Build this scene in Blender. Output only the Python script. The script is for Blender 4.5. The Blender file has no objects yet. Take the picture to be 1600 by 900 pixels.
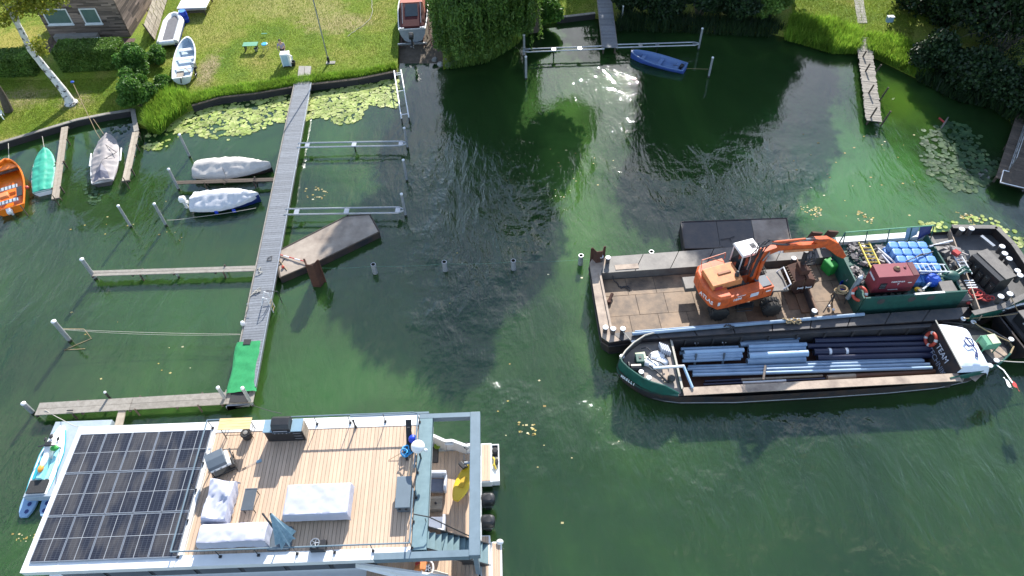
import bpy, math, random
import numpy as np
from mathutils import Vector, Matrix, noise, geometry
rad = math.radians
S = bpy.context.scene
COL = S.collection
rng = random.Random(7)

# ---------------------------------------------------------------- camera
FOC, CAMH, PITCH, ROLL = 1110.0, 31.0, rad(50.0), rad(2.15)
_f = Vector((0, math.cos(PITCH), -math.sin(PITCH)))
_u0 = Vector((0, math.sin(PITCH), math.cos(PITCH)))
_r = math.cos(ROLL) * Vector((1, 0, 0)) - math.sin(ROLL) * _u0
_u = math.sin(ROLL) * Vector((1, 0, 0)) + math.cos(ROLL) * _u0
CAM = Vector((0, 0, CAMH))
cd = bpy.data.cameras.new('camera')
cam = bpy.data.objects.new('camera', cd)
COL.objects.link(cam)
cam.matrix_world = Matrix(((_r.x, _u.x, -_f.x, 0), (_r.y, _u.y, -_f.y, 0), (_r.z, _u.z, -_f.z, CAMH), (0, 0, 0, 1)))
cd.sensor_width = 36
cd.lens = 36 * FOC / 1600
cd.clip_end = 3000
S.camera = cam

def P(px, py, z=0.0):
    d = _f + (px - 800) / FOC * _r - (py - 450) / FOC * _u
    return CAM + d * ((z - CAMH) / d.z)
def PV(px, py, o, n):                     # meet an upright plane
    d = _f + (px - 800) / FOC * _r - (py - 450) / FOC * _u
    return CAM + d * ((Vector(o) - CAM).dot(Vector(n)) / d.dot(Vector(n)))
def PX(q):
    q = Vector(q) - CAM
    w = q.dot(_f)
    return 800 + FOC * q.dot(_r) / w, 450 - FOC * q.dot(_u) / w

# ---------------------------------------------------------------- world, sun, exposure
SUN_EL, SUN_AZ = rad(29.8), rad(12.3)
w = bpy.data.worlds.new('World'); S.world = w; w.use_nodes = True
nt = w.node_tree
bg = nt.nodes['Background']
sky = nt.nodes.new('ShaderNodeTexSky'); sky.sky_type = 'NISHITA'; sky.sun_disc = False
sky.sun_elevation = SUN_EL; sky.sun_rotation = SUN_AZ; sky.altitude = 50; sky.air_density = 1.0; sky.dust_density = 0.6; sky.ozone_density = 2.2
_n = nt.nodes.new; tc_ = _n('ShaderNodeTexCoord'); sp_ = _n('ShaderNodeSeparateXYZ'); nt.links.new(tc_.outputs['Generated'], sp_.inputs[0])     # thin broken cloud over the blue, added to give the water varied reflections
za_ = _n('ShaderNodeMath'); za_.operation = 'MAXIMUM'; nt.links.new(sp_.outputs[2], za_.inputs[0]); za_.inputs[1].default_value = .08
dv_ = _n('ShaderNodeVectorMath'); dv_.operation = 'DIVIDE'; nt.links.new(tc_.outputs['Generated'], dv_.inputs[0]); cb_ = _n('ShaderNodeCombineXYZ')
for i_ in range(3): nt.links.new(za_.outputs[0], cb_.inputs[i_])
nt.links.new(cb_.outputs[0], dv_.inputs[1]); cn_ = _n('ShaderNodeTexNoise'); cn_.inputs['Scale'].default_value = 2.6; cn_.inputs['Detail'].default_value = 7; cn_.inputs['Roughness'].default_value = .6; nt.links.new(dv_.outputs[0], cn_.inputs['Vector'])
cr_ = _n('ShaderNodeMapRange'); cr_.interpolation_type = 'SMOOTHSTEP'; cr_.inputs[1].default_value = .48; cr_.inputs[2].default_value = .70; cr_.inputs[3].default_value = 0; cr_.inputs[4].default_value = .75; nt.links.new(cn_.outputs[0], cr_.inputs[0])
mx_ = _n('ShaderNodeMix'); mx_.data_type = 'RGBA'; nt.links.new(cr_.outputs[0], mx_.inputs[0]); nt.links.new(sky.outputs[0], mx_.inputs[6]); mx_.inputs[7].default_value = (6.5, 6.7, 7.0, 1)
nt.links.new(mx_.outputs[2], bg.inputs[0]); bg.inputs[1].default_value = 0.15
sl = bpy.data.lights.new('sun', 'SUN'); sl.energy = 5.0; sl.angle = rad(0.53); sl.color = (1.0, 0.955, 0.89)
so = bpy.data.objects.new('sun', sl); COL.objects.link(so)
sd = Vector((math.sin(SUN_AZ) * math.cos(SUN_EL), math.cos(SUN_AZ) * math.cos(SUN_EL), math.sin(SUN_EL)))
so.rotation_euler = sd.to_track_quat('Z', 'Y').to_euler(); so.location = (0, 0, 60)
S.view_settings.view_transform = 'Standard'; S.view_settings.look = 'None'
S.view_settings.exposure = 0.98; S.view_settings.gamma = 1.0; S.view_settings.use_curve_mapping = False

# ---------------------------------------------------------------- materials
MATS = {}
def mat(name, c, rough=0.6, metal=0.0, c2=None, scale=3.0, amt=0.5, bump=0.0, bscale=20.0, stretch=(1, 1, 1), spec=0.5, detail=6, coat=0, island=0.0):
    """principled surface with noise wear between c and c2"""
    if name in MATS: return MATS[name]
    m = bpy.data.materials.new(name); m.use_nodes = True; MATS[name] = m
    t = m.node_tree; N = t.nodes; L = t.links
    b = N['Principled BSDF']
    b.inputs['Roughness'].default_value = rough; b.inputs['Metallic'].default_value = metal
    b.inputs['Specular IOR Level'].default_value = spec
    if coat: b.inputs['Coat Weight'].default_value = coat
    tc = N.new('ShaderNodeTexCoord'); mp = N.new('ShaderNodeMapping'); mp.inputs['Scale'].default_value = stretch
    L.new(tc.outputs['Object'], mp.inputs[0])
    if c2 is None: c2 = tuple(x * 0.72 for x in c)
    no = N.new('ShaderNodeTexNoise'); no.inputs['Scale'].default_value = scale; no.inputs['Detail'].default_value = detail; no.inputs['Roughness'].default_value = 0.65
    L.new(mp.outputs[0], no.inputs['Vector'])
    cr = N.new('ShaderNodeValToRGB'); e = cr.color_ramp.elements
    e[0].position = 0.5 - 0.28 * (1 - amt) - 0.04; e[1].position = 0.5 + 0.22 + 0.1 * (1 - amt)
    e[0].color = (*c, 1); e[1].color = (*c2, 1)
    L.new(no.outputs[0], cr.inputs[0])
    out = cr.outputs[0]
    if island:
        g = N.new('ShaderNodeNewGeometry'); oi = N.new('ShaderNodeObjectInfo')
        ad = N.new('ShaderNodeMath'); ad.operation = 'ADD'; L.new(g.outputs['Random Per Island'], ad.inputs[0]); L.new(oi.outputs['Random'], ad.inputs[1])
        fr = N.new('ShaderNodeMath'); fr.operation = 'FRACT'; L.new(ad.outputs[0], fr.inputs[0])
        mr = N.new('ShaderNodeMapRange'); mr.inputs[3].default_value = 1 - island; mr.inputs[4].default_value = 1 + island
        L.new(fr.outputs[0], mr.inputs[0])
        hs = N.new('ShaderNodeHueSaturation'); L.new(mr.outputs[0], hs.inputs['Value']); L.new(out, hs.inputs['Color'])
        out = hs.outputs[0]
    L.new(out, b.inputs['Base Color'])
    if bump:
        n2 = N.new('ShaderNodeTexNoise'); n2.inputs['Scale'].default_value = bscale; n2.inputs['Detail'].default_value = 4
        L.new(mp.outputs[0], n2.inputs['Vector'])
        bp = N.new('ShaderNodeBump'); bp.inputs['Strength'].default_value = 1; bp.inputs['Distance'].default_value = bump
        L.new(n2.outputs[0], bp.inputs['Height']); L.new(bp.outputs[0], b.inputs['Normal'])
    return m

def leafmat(name, a, b_, c, trans=0.35, rough=0.5):
    if name in MATS: return MATS[name]
    m = bpy.data.materials.new(name); m.use_nodes = True; MATS[name] = m
    t = m.node_tree; N = t.nodes; L = t.links
    b = N['Principled BSDF']; b.inputs['Roughness'].default_value = rough; b.inputs['Specular IOR Level'].default_value = 0.3
    g = N.new('ShaderNodeNewGeometry'); cr = N.new('ShaderNodeValToRGB'); e = cr.color_ramp.elements
    e[0].color = (*a, 1); e[1].color = (*c, 1); m_ = e.new(0.5); m_.color = (*b_, 1)
    L.new(g.outputs['Random Per Island'], cr.inputs[0])
    tc = N.new('ShaderNodeTexCoord'); no = N.new('ShaderNodeTexNoise'); no.inputs['Scale'].default_value = 0.9; no.inputs['Detail'].default_value = 3
    L.new(tc.outputs['Object'], no.inputs['Vector'])
    mr = N.new('ShaderNodeMapRange'); mr.inputs[1].default_value = 0.3; mr.inputs[2].default_value = 0.7; mr.inputs[3].default_value = 0.65; mr.inputs[4].default_value = 1.35
    L.new(no.outputs[0], mr.inputs[0])
    hs = N.new('ShaderNodeHueSaturation'); L.new(cr.outputs[0], hs.inputs['Color']); L.new(mr.outputs[0], hs.inputs['Value'])
    L.new(hs.outputs[0], b.inputs['Base Color'])
    tr = N.new('ShaderNodeBsdfTranslucent'); L.new(hs.outputs[0], tr.inputs[0])
    mx = N.new('ShaderNodeMixShader'); mx.inputs[0].default_value = trans
    L.new(b.outputs[0], mx.inputs[1]); L.new(tr.outputs[0], mx.inputs[2])
    L.new(mx.outputs[0], N['Material Output'].inputs[0])
    return m

# ---------------------------------------------------------------- geometry helpers
class MB:
    def __init__(s): s.v = []; s.f = []; s.M = None
    def _add(s, vs, fs):
        o = len(s.v)
        if s.M is not None: vs = [s.M @ Vector(v) for v in vs]
        s.v += [tuple(v) for v in vs]; s.f += [tuple(i + o for i in f) for f in fs]
        return s
    def box(s, c, d, rz=0.0, ry=0.0, rx=0.0, taper=1.0):
        hx, hy, hz = d[0] / 2, d[1] / 2, d[2] / 2
        vs = [Vector((x * (taper if z > 0 else 1), y * (taper if z > 0 else 1), z)) for z in (-hz, hz) for x, y in ((-hx, -hy), (hx, -hy), (hx, hy), (-hx, hy))]
        if rz or ry or rx:
            R = Matrix.Rotation(rz, 3, 'Z') @ Matrix.Rotation(ry, 3, 'Y') @ Matrix.Rotation(rx, 3, 'X')
            vs = [R @ v for v in vs]
        vs = [v + Vector(c) for v in vs]
        return s._add(vs, [(3, 2, 1, 0), (4, 5, 6, 7), (0, 1, 5, 4), (1, 2, 6, 5), (2, 3, 7, 6), (3, 0, 4, 7)])
    def aabb(s, x0, y0, z0, x1, y1, z1):
        return s.box(((x0 + x1) / 2, (y0 + y1) / 2, (z0 + z1) / 2), (abs(x1 - x0), abs(y1 - y0), abs(z1 - z0)))
    def prism(s, pts, z0, z1):
        pts = [(p[0], p[1]) for p in pts]
        a = sum(pts[i][0] * pts[(i + 1) % len(pts)][1] - pts[(i + 1) % len(pts)][0] * pts[i][1] for i in range(len(pts)))
        if a < 0: pts = pts[::-1]
        n = len(pts)
        tri = geometry.tessellate_polygon([[Vector((x, y, 0)) for x, y in pts]])
        vs = [(x, y, z0) for x, y in pts] + [(x, y, z1) for x, y in pts]
        fs = []
        for t in tri:
            A, B, C = (Vector(pts[i] + (0,)) for i in t)
            up = (B - A).cross(C - A).z > 0
            tt = tuple(t) if up else tuple(t)[::-1]
            fs.append(tuple(i + n for i in tt)); fs.append(tt[::-1])
        fs += [(i, (i + 1) % n, (i + 1) % n + n, i + n) for i in range(n)]
        return s._add(vs, fs)
    def sheet(s, pts, z):
        pts = [(p[0], p[1]) for p in pts]
        tri = geometry.tessellate_polygon([[Vector((x, y, 0)) for x, y in pts]])
        fs = []
        for t in tri:
            A, B, C = (Vector(pts[i] + (0,)) for i in t)
            fs.append(tuple(t) if (B - A).cross(C - A).z > 0 else tuple(t)[::-1])
        return s._add([(x, y, z) for x, y in pts], fs)
    def slab(s, q, t):                       # four 3D points, thickness t downwards along the normal
        q = [Vector(p) for p in q]
        n = (q[1] - q[0]).cross(q[3] - q[0]).normalized()
        if n.z < 0: q = q[::-1]; n = (q[1] - q[0]).cross(q[3] - q[0]).normalized()
        vs = [p - n * t for p in q] + q
        return s._add(vs, [(3, 2, 1, 0), (4, 5, 6, 7), (0, 1, 5, 4), (1, 2, 6, 5), (2, 3, 7, 6), (3, 0, 4, 7)])
    def tube(s, pts, r, n=8, cap=True, closed=False):
        pts = [Vector(p) for p in pts]
        k = len(pts)
        rr = r if isinstance(r, (list, tuple)) else [r] * k
        rings = []; up = None
        for i in range(k):
            if closed: d = pts[(i + 1) % k] - pts[i - 1]
            else: d = pts[min(i + 1, k - 1)] - pts[max(i - 1, 0)]
            if d.length < 1e-9: d = Vector((0, 0, 1))
            d.normalize()
            if up is None: up = Vector((0, 0, 1)) if abs(d.z) < 0.9 else Vector((1, 0, 0))
            a = d.cross(up)
            if a.length < 1e-4: a = d.cross(Vector((0.3, 1, 0.2)))
            a.normalize(); b = a.cross(d).normalized(); up = b
            rings.append([pts[i] + (a * math.cos(2 * math.pi * j / n) + b * math.sin(2 * math.pi * j / n)) * rr[i] for j in range(n)])
        return s.loft(rings, ring_closed=True, cap=cap and not closed, closed=closed)
    def loft(s, rings, ring_closed=True, cap=False, closed=False):
        n = len(rings[0]); k = len(rings)
        vs = [p for r_ in rings for p in r_]; fs = []
        for i in range(k if closed else k - 1):
            i2 = (i + 1) % k
            for j in range(n if ring_closed else n - 1):
                j2 = (j + 1) % n
                fs.append((i * n + j, i * n + j2, i2 * n + j2, i2 * n + j))
        if cap: fs.append(tuple(range(n))[::-1]); fs.append(tuple((k - 1) * n + j for j in range(n)))
        return s._add(vs, fs)
    def cyl(s, p0, p1, r, n=12, r2=None): return s.tube([p0, p1], [r, r if r2 is None else r2], n)
    def lathe(s, prof, c=(0, 0, 0), n=16, axis='Z'):
        c = Vector(c); rings = []
        for r_, z in prof:
            ring = []
            for j in range(n):
                a = 2 * math.pi * j / n; x, y = math.cos(a) * r_, math.sin(a) * r_
                v = Vector((x, y, z)) if axis == 'Z' else (Vector((z, x, y)) if axis == 'X' else Vector((y, z, x)))
                ring.append(c + v)
            rings.append(ring)
        return s.loft(rings, True, True)
    def ball(s, c, r, n=10, k=7):
        if not isinstance(r, (tuple, list)): r = (r, r, r)
        rings = [[Vector((c[0] + r[0] * math.sin(math.pi * i / k) * math.cos(2 * math.pi * j / n), c[1] + r[1] * math.sin(math.pi * i / k) * math.sin(2 * math.pi * j / n), c[2] - r[2] * math.cos(math.pi * i / k))) for j in range(n)] for i in range(1, k)]
        return s.loft(rings, True, True)
    def build(s, name, m, parent=None, world=False, smooth=False, bevel=0, loc=None, kind=None):
        me = bpy.data.meshes.new(name)
        vs = s.v
        if parent is not None and world:
            r_ = parent
            while r_.parent: r_ = r_.parent
            Mi = (Matrix.Translation(r_.location) @ r_.rotation_euler.to_matrix().to_4x4()).inverted()
            vs = [tuple(Mi @ Vector(v)) for v in vs]
        if loc is not None:
            vs = [(v[0] - loc[0], v[1] - loc[1], v[2] - loc[2]) for v in vs]
        me.from_pydata(vs, [], s.f); me.update()
        if smooth:
            me.polygons.foreach_set('use_smooth', [True] * len(me.polygons))
            try: me.set_sharp_from_angle(angle=rad(40))
            except Exception: pass
        if m: me.materials.append(MATS[m] if isinstance(m, str) else m)
        o = bpy.data.objects.new(name, me); COL.objects.link(o)
        if parent: o.parent = parent
        if loc is not None: o.location = loc
        if bevel:
            bv = o.modifiers.new('bevel', 'BEVEL'); bv.width = bevel; bv.segments = 2; bv.limit_method = 'ANGLE'; bv.harden_normals = False
        if kind: o['kind'] = kind
        return o

def thing(name, label, cat, loc=(0, 0, 0), rz=0.0, group=None):
    o = bpy.data.objects.new(name, None); COL.objects.link(o); o.empty_display_size = 0.2
    o.location = loc; o.rotation_euler = (0, 0, rz); o['label'] = label; o['category'] = cat
    if group: o['group'] = group
    return o
def tag(o, label, cat, group=None):
    o['label'] = label; o['category'] = cat
    if group: o['group'] = group
    return o
def solo(mb, name, m, label, cat, loc=None, group=None, **k):
    if loc is None:
        v = np.array(mb.v); loc = Vector((v[:, 0].mean(), v[:, 1].mean(), v[:, 2].min()))
    return tag(mb.build(name, m, None, loc=loc, **k), label, cat, group)
def part(mb, name, m, parent, world=False, label=None, **k):
    o = mb.build(name, m, parent, world=world, **k)
    if label: o['label'] = label
    return o
def copy_tree(o, parent=None):
    c = o.copy(); COL.objects.link(c); c.parent = parent
    for ch in o.children: copy_tree(ch, c)
    return c
def fast_mesh(name, V, F, m, loc=(0, 0, 0)):
    """numpy vertices (n,3) and equal sized faces (k,s)"""
    me = bpy.data.meshes.new(name); V = np.asarray(V, np.float32) - np.array(loc, np.float32)
    me.vertices.add(len(V)); me.vertices.foreach_set('co', V.ravel())
    F = np.asarray(F, np.int32); k, s_ = F.shape
    me.loops.add(k * s_); me.loops.foreach_set('vertex_index', F.ravel())
    me.polygons.add(k); me.polygons.foreach_set('loop_start', np.arange(0, k * s_, s_, dtype=np.int32)); me.polygons.foreach_set('loop_total', np.full(k, s_, np.int32))
    me.update(calc_edges=True); me.validate()
    me.materials.append(MATS[m] if isinstance(m, str) else m)
    o = bpy.data.objects.new(name, me); COL.objects.link(o); o.location = loc
    return o
def text_part(txt, size, m, parent, M, ext=0.004, name='lettering', bold=0.0):
    cu = bpy.data.curves.new('lettering', 'FONT'); cu.body = txt; cu.size = size; cu.extrude = ext; cu.align_x = 'CENTER'; cu.align_y = 'CENTER'; cu.offset = bold; cu.resolution_u = 3
    t = bpy.data.objects.new('tmp', cu); COL.objects.link(t)
    bpy.context.view_layer.update()
    me = bpy.data.meshes.new_from_object(t.evaluated_get(bpy.context.evaluated_depsgraph_get()))
    bpy.data.objects.remove(t); bpy.data.curves.remove(cu)
    me.transform(M); me.materials.clear(); me.materials.append(MATS[m])
    o = bpy.data.objects.new(name, me); COL.objects.link(o); o.parent = parent
    return o
def basis(o, x, z):
    """matrix: text reads along x, faces z"""
    x = Vector(x).normalized(); z = Vector(z).normalized(); y = z.cross(x).normalized(); x = y.cross(z)
    o = Vector(o)
    return Matrix(((x.x, y.x, z.x, o.x), (x.y, y.y, z.y, o.y), (x.z, y.z, z.z, o.z), (0, 0, 0, 1)))

# ---------------------------------------------------------------- palette
mat('grey_paint', (0.16, 0.22, 0.26), 0.45, c2=(0.12, 0.17, 0.2), scale=2)
mat('gap_grey', (.33, .35, .37), .5)
mat('white_gel', (0.82, 0.82, 0.8), 0.3, c2=(0.72, 0.72, 0.69), scale=1.5, spec=0.5)
mat('white_paint', (0.75, 0.75, 0.73), 0.5, c2=(0.55, 0.54, 0.5), scale=4)
mat('black_plastic', (0.015, 0.016, 0.018), 0.45, c2=(0.03, 0.03, 0.032))
mat('dark_metal', (0.03, 0.033, 0.036), 0.4, 0.3, c2=(0.05, 0.05, 0.05))
mat('galv', (0.42, 0.44, 0.46), 0.38, 0.75, c2=(0.3, 0.31, 0.32), scale=6)
mat('galv_post', (0.36, 0.38, 0.4), 0.55, 0.3, c2=(0.22, 0.23, 0.22), scale=5)
mat('post_wet', (0.035, 0.04, 0.03), 0.4, c2=(0.02, 0.025, 0.015), scale=5)
mat('cap_white', (0.78, 0.79, 0.8), 0.4, c2=(0.6, 0.6, 0.6))
mat('wood_grey', (0.30, 0.275, 0.235), 0.85, c2=(0.17, 0.15, 0.125), scale=5, stretch=(1, 1, 1), bump=0.004, bscale=40, island=0.18)
mat('wood_pale', (0.42, 0.36, 0.28), 0.8, c2=(0.27, 0.22, 0.165), scale=4, bump=0.004, bscale=40, island=0.15)
mat('wood_black', (0.03, 0.028, 0.026), 0.8, c2=(0.016, 0.015, 0.014), scale=4, bump=0.006, bscale=12)
mat('wood_dark', (0.10, 0.075, 0.055), 0.85, c2=(0.05, 0.04, 0.03), scale=6, bump=0.004, bscale=30, island=0.25)
mat('deck_teak', (0.55, 0.40, 0.28), 0.75, c2=(0.48, 0.345, 0.24), scale=2.2, stretch=(3, 0.6, 1), bump=0.001, bscale=60, island=0.09)
mat('pier_deck', (0.19, 0.205, 0.225), 0.7, c2=(0.13, 0.14, 0.155), scale=7, bump=0.003, bscale=50, island=0.13)
mat('carpet', (0.025, 0.27, 0.095), 0.95, c2=(0.02, 0.21, 0.07), scale=9, bump=0.004, bscale=90)
mat('mat_black', (0.02, 0.02, 0.022), 0.9, c2=(0.05, 0.05, 0.05), scale=30, bump=0.01, bscale=60)
mat('hull_black', (0.018, 0.02, 0.026), 0.5, c2=(0.075, 0.045, 0.03), scale=1.8, amt=0.75, detail=9, bump=0.004, bscale=3)
mat('hull_green', (0.012, 0.105, 0.075), 0.45, c2=(0.01, 0.06, 0.045), scale=2.5, bump=0.003, bscale=4)
mat('green_paint', (0.02, 0.10, 0.075), 0.5, c2=(0.015, 0.055, 0.045), scale=3, bump=0.002, bscale=8)
mat('steel_deck', (0.27, 0.185, 0.115), 0.7, c2=(0.045, 0.036, 0.03), scale=0.9, amt=0.85, bump=0.004, bscale=14, island=0.08, detail=9)
mat('steel_rust', (0.22, 0.12, 0.065), 0.75, c2=(0.10, 0.06, 0.04), scale=2, bump=0.004, bscale=20, island=0.15)
mat('steel_grey', (0.17, 0.155, 0.135), 0.6, c2=(0.08, 0.072, 0.066), scale=1.6, amt=0.7, bump=0.003, bscale=10, detail=8)
mat('steel_dark', (0.045, 0.045, 0.05), 0.55, c2=(0.09, 0.075, 0.065), scale=2, amt=0.6, bump=0.003, bscale=8)
mat('side_tan', (0.42, 0.33, 0.25), 0.75, c2=(0.2, 0.15, 0.12), scale=1.5, amt=0.8, bump=0.003, bscale=14, detail=9)
mat('rust_deep', (0.09, 0.035, 0.02), 0.85, c2=(0.04, 0.018, 0.012), scale=3, bump=0.006, bscale=14)
mat('pontoon_top', (0.36, 0.30, 0.24), 0.8, c2=(0.17, 0.13, 0.10), scale=0.9, amt=0.7, bump=0.004, bscale=15, detail=9)
mat('orange', (0.68, 0.115, 0.02), 0.5, c2=(0.28, 0.06, 0.025), scale=3.2, amt=0.7, bump=0.002, bscale=22, detail=10)
mat('orange_fade', (0.66, 0.25, 0.08), 0.6, c2=(0.4, 0.14, 0.06), scale=3.5, amt=.6, detail=10)
mat('orange_boat', (0.90, 0.23, 0.01), 0.4, c2=(0.66, 0.13, 0.008))
mat('rubber', (0.02, 0.02, 0.02), 0.85, c2=(0.06, 0.052, 0.042), scale=6)
mat('glass_dark', (0.02, 0.03, 0.035), 0.08, c2=(0.03, 0.045, 0.05), spec=0.8)
mat('glass_house', (0.10, 0.16, 0.14), 0.12, c2=(0.14, 0.2, 0.17), scale=2, spec=0.8)
mat('maroon', (0.24, 0.035, 0.05), 0.5, c2=(0.19, 0.03, 0.04), scale=2)
mat('maroon_canvas', (0.08, 0.012, 0.012), 0.75, c2=(0.09, 0.014, 0.014), scale=3)
mat('salmon_canvas', (0.34, 0.10, 0.065), 0.75, c2=(0.42, 0.12, 0.08), scale=3)
mat('blue_cube', (0.10, 0.27, 0.60), 0.45, c2=(0.07, 0.2, 0.5), scale=3)
mat('blue_barrel', (0.01, 0.05, 0.5), 0.4, c2=(0.008, 0.04, 0.38))
mat('blue_bag', (0.02, 0.10, 0.55), 0.5, c2=(0.015, 0.07, 0.4))
mat('cyan_rope', (0.03, 0.32, 0.62), 0.6, c2=(0.02, 0.2, 0.45), scale=12)
mat('blue_pipe', (0.27, 0.37, 0.48), 0.32, c2=(0.15, 0.24, 0.36), scale=1.2, amt=0.7, island=0.12, spec=0.6)
mat('lightblue_pipe', (0.38, 0.52, 0.66), 0.32, c2=(0.3, 0.43, 0.57), scale=1.2)
mat('navy_pipe', (0.014, 0.018, 0.05), 0.35, c2=(0.02, 0.024, 0.05), scale=2)
mat('brown_pipe', (0.16, 0.07, 0.035), 0.6, c2=(0.1, 0.045, 0.03), scale=3)
mat('tan_pipe', (0.45, 0.36, 0.26), 0.55, c2=(0.3, 0.22, 0.16), scale=3)
mat('tarp_white', (0.72, 0.77, 0.83), 0.5, c2=(0.66, 0.7, 0.76), scale=1.5)
mat('tarp_green', (0.03, 0.36, 0.24), 0.55, c2=(0.02, 0.27, 0.18), scale=2, bump=0.004, bscale=18)
mat('tarp_grey', (0.34, 0.31, 0.30), 0.7, c2=(0.24, 0.215, 0.21), scale=2.5, bump=0.004, bscale=9)
mat('tarp_grey_dark', (0.13, 0.13, 0.17), 0.6, c2=(0.07, 0.07, 0.1), scale=3)
mat('cover_beige', (0.50, 0.47, 0.43), 0.8, c2=(0.4, 0.37, 0.34), scale=2.5, bump=0.003, bscale=14)
mat('cover_pale', (0.60, 0.60, 0.60), 0.75, c2=(0.48, 0.48, 0.5), scale=2.5, bump=0.003, bscale=14)
mat('cover_lilac', (0.46, 0.47, 0.54), 0.7, c2=(0.38, 0.39, 0.47), scale=1.5, bump=0.002, bscale=14)
mat('cushion', (0.62, 0.64, 0.69), 0.9, c2=(0.52, 0.54, 0.6), scale=4)
mat('cushion_grey', (0.24, 0.27, 0.34), 0.9, c2=(0.19, 0.22, 0.28), scale=4)
mat('canopy_blue', (0.30, 0.42, 0.48), 0.85, c2=(0.14, 0.24, 0.3), scale=6)
mat('slate', (0.10, 0.125, 0.15), 0.45, c2=(0.075, 0.095, 0.115), scale=2)
mat('steel_blue_top', (0.22, 0.33, 0.40), 0.35, c2=(0.18, 0.28, 0.35), scale=2)
mat('stair_grey', (0.17, 0.26, 0.28), 0.6, c2=(0.12, 0.195, 0.215), scale=3, amt=0.6)
mat('pine', (0.72, 0.52, 0.27), 0.6, c2=(0.55, 0.35, 0.13), scale=3, stretch=(0.6, 6, 1), amt=0.6)
mat('yellow', (0.75, 0.50, 0.02), 0.4, c2=(0.66, 0.42, 0.02))
mat('yellow_ladder', (0.65, 0.5, 0.06), 0.5, c2=(0.5, 0.38, 0.06))
mat('lime', (0.35, 0.5, 0.05), 0.5)
mat('pink', (0.75, 0.03, 0.28), 0.45)
mat('red', (0.5, 0.025, 0.02), 0.5, c2=(0.38, 0.02, 0.02))
mat('ring_red', (0.55, 0.07, 0.035), 0.5, c2=(0.4, 0.06, 0.04))
mat('cloth_red', (0.42, 0.05, 0.045), 0.8, c2=(0.3, 0.03, 0.03))
mat('rope_pale', (0.5, 0.47, 0.4), 0.85, c2=(0.36, 0.33, 0.27), scale=20)
mat('rope_tan', (0.36, 0.27, 0.15), 0.9, c2=(0.25, 0.18, 0.1), scale=20)
mat('rope_dark', (0.05, 0.05, 0.055), 0.8)
mat('rope_green', (0.12, 0.3, 0.2), 0.7)
mat('rope_red', (0.55, 0.07, 0.06), 0.7, c2=(0.4, 0.05, 0.04))
mat('teal_light', (0.35, 0.72, 0.76), 0.3, c2=(0.25, 0.6, 0.68))
mat('teal', (0.03, 0.36, 0.44), 0.3)
mat('dock_blue', (0.24, 0.38, 0.55), 0.55, c2=(0.2, 0.33, 0.5))
mat('dock_grey', (0.36, 0.42, 0.46), 0.6, c2=(0.29, 0.34, 0.38), scale=3)
mat('boat_blue', (0.06, 0.12, 0.42), 0.4, c2=(0.05, 0.1, 0.35), scale=2)
mat('boat_blue_in', (0.15, 0.24, 0.45), 0.5, c2=(0.12, 0.2, 0.38), scale=2)
mat('boat_white_in', (0.45, 0.55, 0.62), 0.5, c2=(0.38, 0.47, 0.54), scale=2)
mat('floor_grey', (0.13, 0.13, 0.14), 0.7, c2=(0.09, 0.09, 0.1))
mat('navy', (0.012, 0.03, 0.16), 0.45)
mat('bench_green', (0.12, 0.34, 0.2), 0.6, c2=(0.09, 0.27, 0.16))
mat('skin', (0.5, 0.3, 0.22), 0.6)
mat('shirt_grey', (0.27, 0.25, 0.33), 0.85)
mat('trouser', (0.02, 0.022, 0.035), 0.85)
mat('hair', (0.02, 0.015, 0.012), 0.7)
mat('siding', (0.25, 0.185, 0.145), 0.85, c2=(0.07, 0.05, 0.04), scale=1.6, stretch=(0.5, 0.5, 6), bump=0.008, bscale=12, island=0.65)
mat('roof_tile', (0.14, 0.07, 0.05), 0.8, island=0.3)
mat('concrete', (0.36, 0.34, 0.30), 0.9, c2=(0.24, 0.225, 0.2), scale=4, bump=0.004, bscale=30, island=0.1)
mat('stone', (0.3, 0.29, 0.27), 0.9, c2=(0.18, 0.175, 0.16), scale=4, bump=0.01, bscale=10, island=0.25)
mat('cyl_grey', (0.22, 0.26, 0.28), 0.4, c2=(0.16, 0.19, 0.2))
mat('junk_dark', (0.03, 0.035, 0.033), 0.7, c2=(0.09, 0.08, 0.07), scale=8, island=0.4)
mat('junk_mixed', (0.3, 0.28, 0.27), 0.7, c2=(0.1, 0.09, 0.09), scale=8, island=0.7)
mat('junk_green', (0.03, 0.35, 0.05), 0.6, c2=(0.02, 0.2, 0.04))
mat('bag_white', (0.8, 0.8, 0.8), 0.6, c2=(0.7, 0.7, 0.72), bump=0.01, bscale=10)
mat('bark', (0.10, 0.08, 0.06), 0.9, c2=(0.05, 0.04, 0.03), scale=6, bump=0.02, bscale=8)
mat('branch', (0.2, 0.18, 0.15), 0.9, c2=(0.12, 0.1, 0.085), scale=6)
mat('birch', (0.62, 0.61, 0.58), 0.8, c2=(0.05, 0.045, 0.04), scale=2.6, amt=0.95, stretch=(1, 1, 1.3), bump=0.01, bscale=8, detail=8)
_r2 = [n for n in MATS['birch'].node_tree.nodes if n.type == 'VALTORGB'][0].color_ramp.elements; _r2[0].position = .53; _r2[1].position = .585
leafmat('leaf_willow', (0.04, 0.095, 0.016), (0.075, 0.15, 0.024), (0.14, 0.23, 0.045), 0.35)
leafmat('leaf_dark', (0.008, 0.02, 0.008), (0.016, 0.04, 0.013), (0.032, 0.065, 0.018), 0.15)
leafmat('leaf_hedge', (0.07, 0.15, 0.025), (0.12, 0.22, 0.04), (0.19, 0.29, 0.06), 0.35)
leafmat('leaf_shrub', (0.045, 0.12, 0.018), (0.08, 0.19, 0.028), (0.14, 0.26, 0.045), 0.35)
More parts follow.
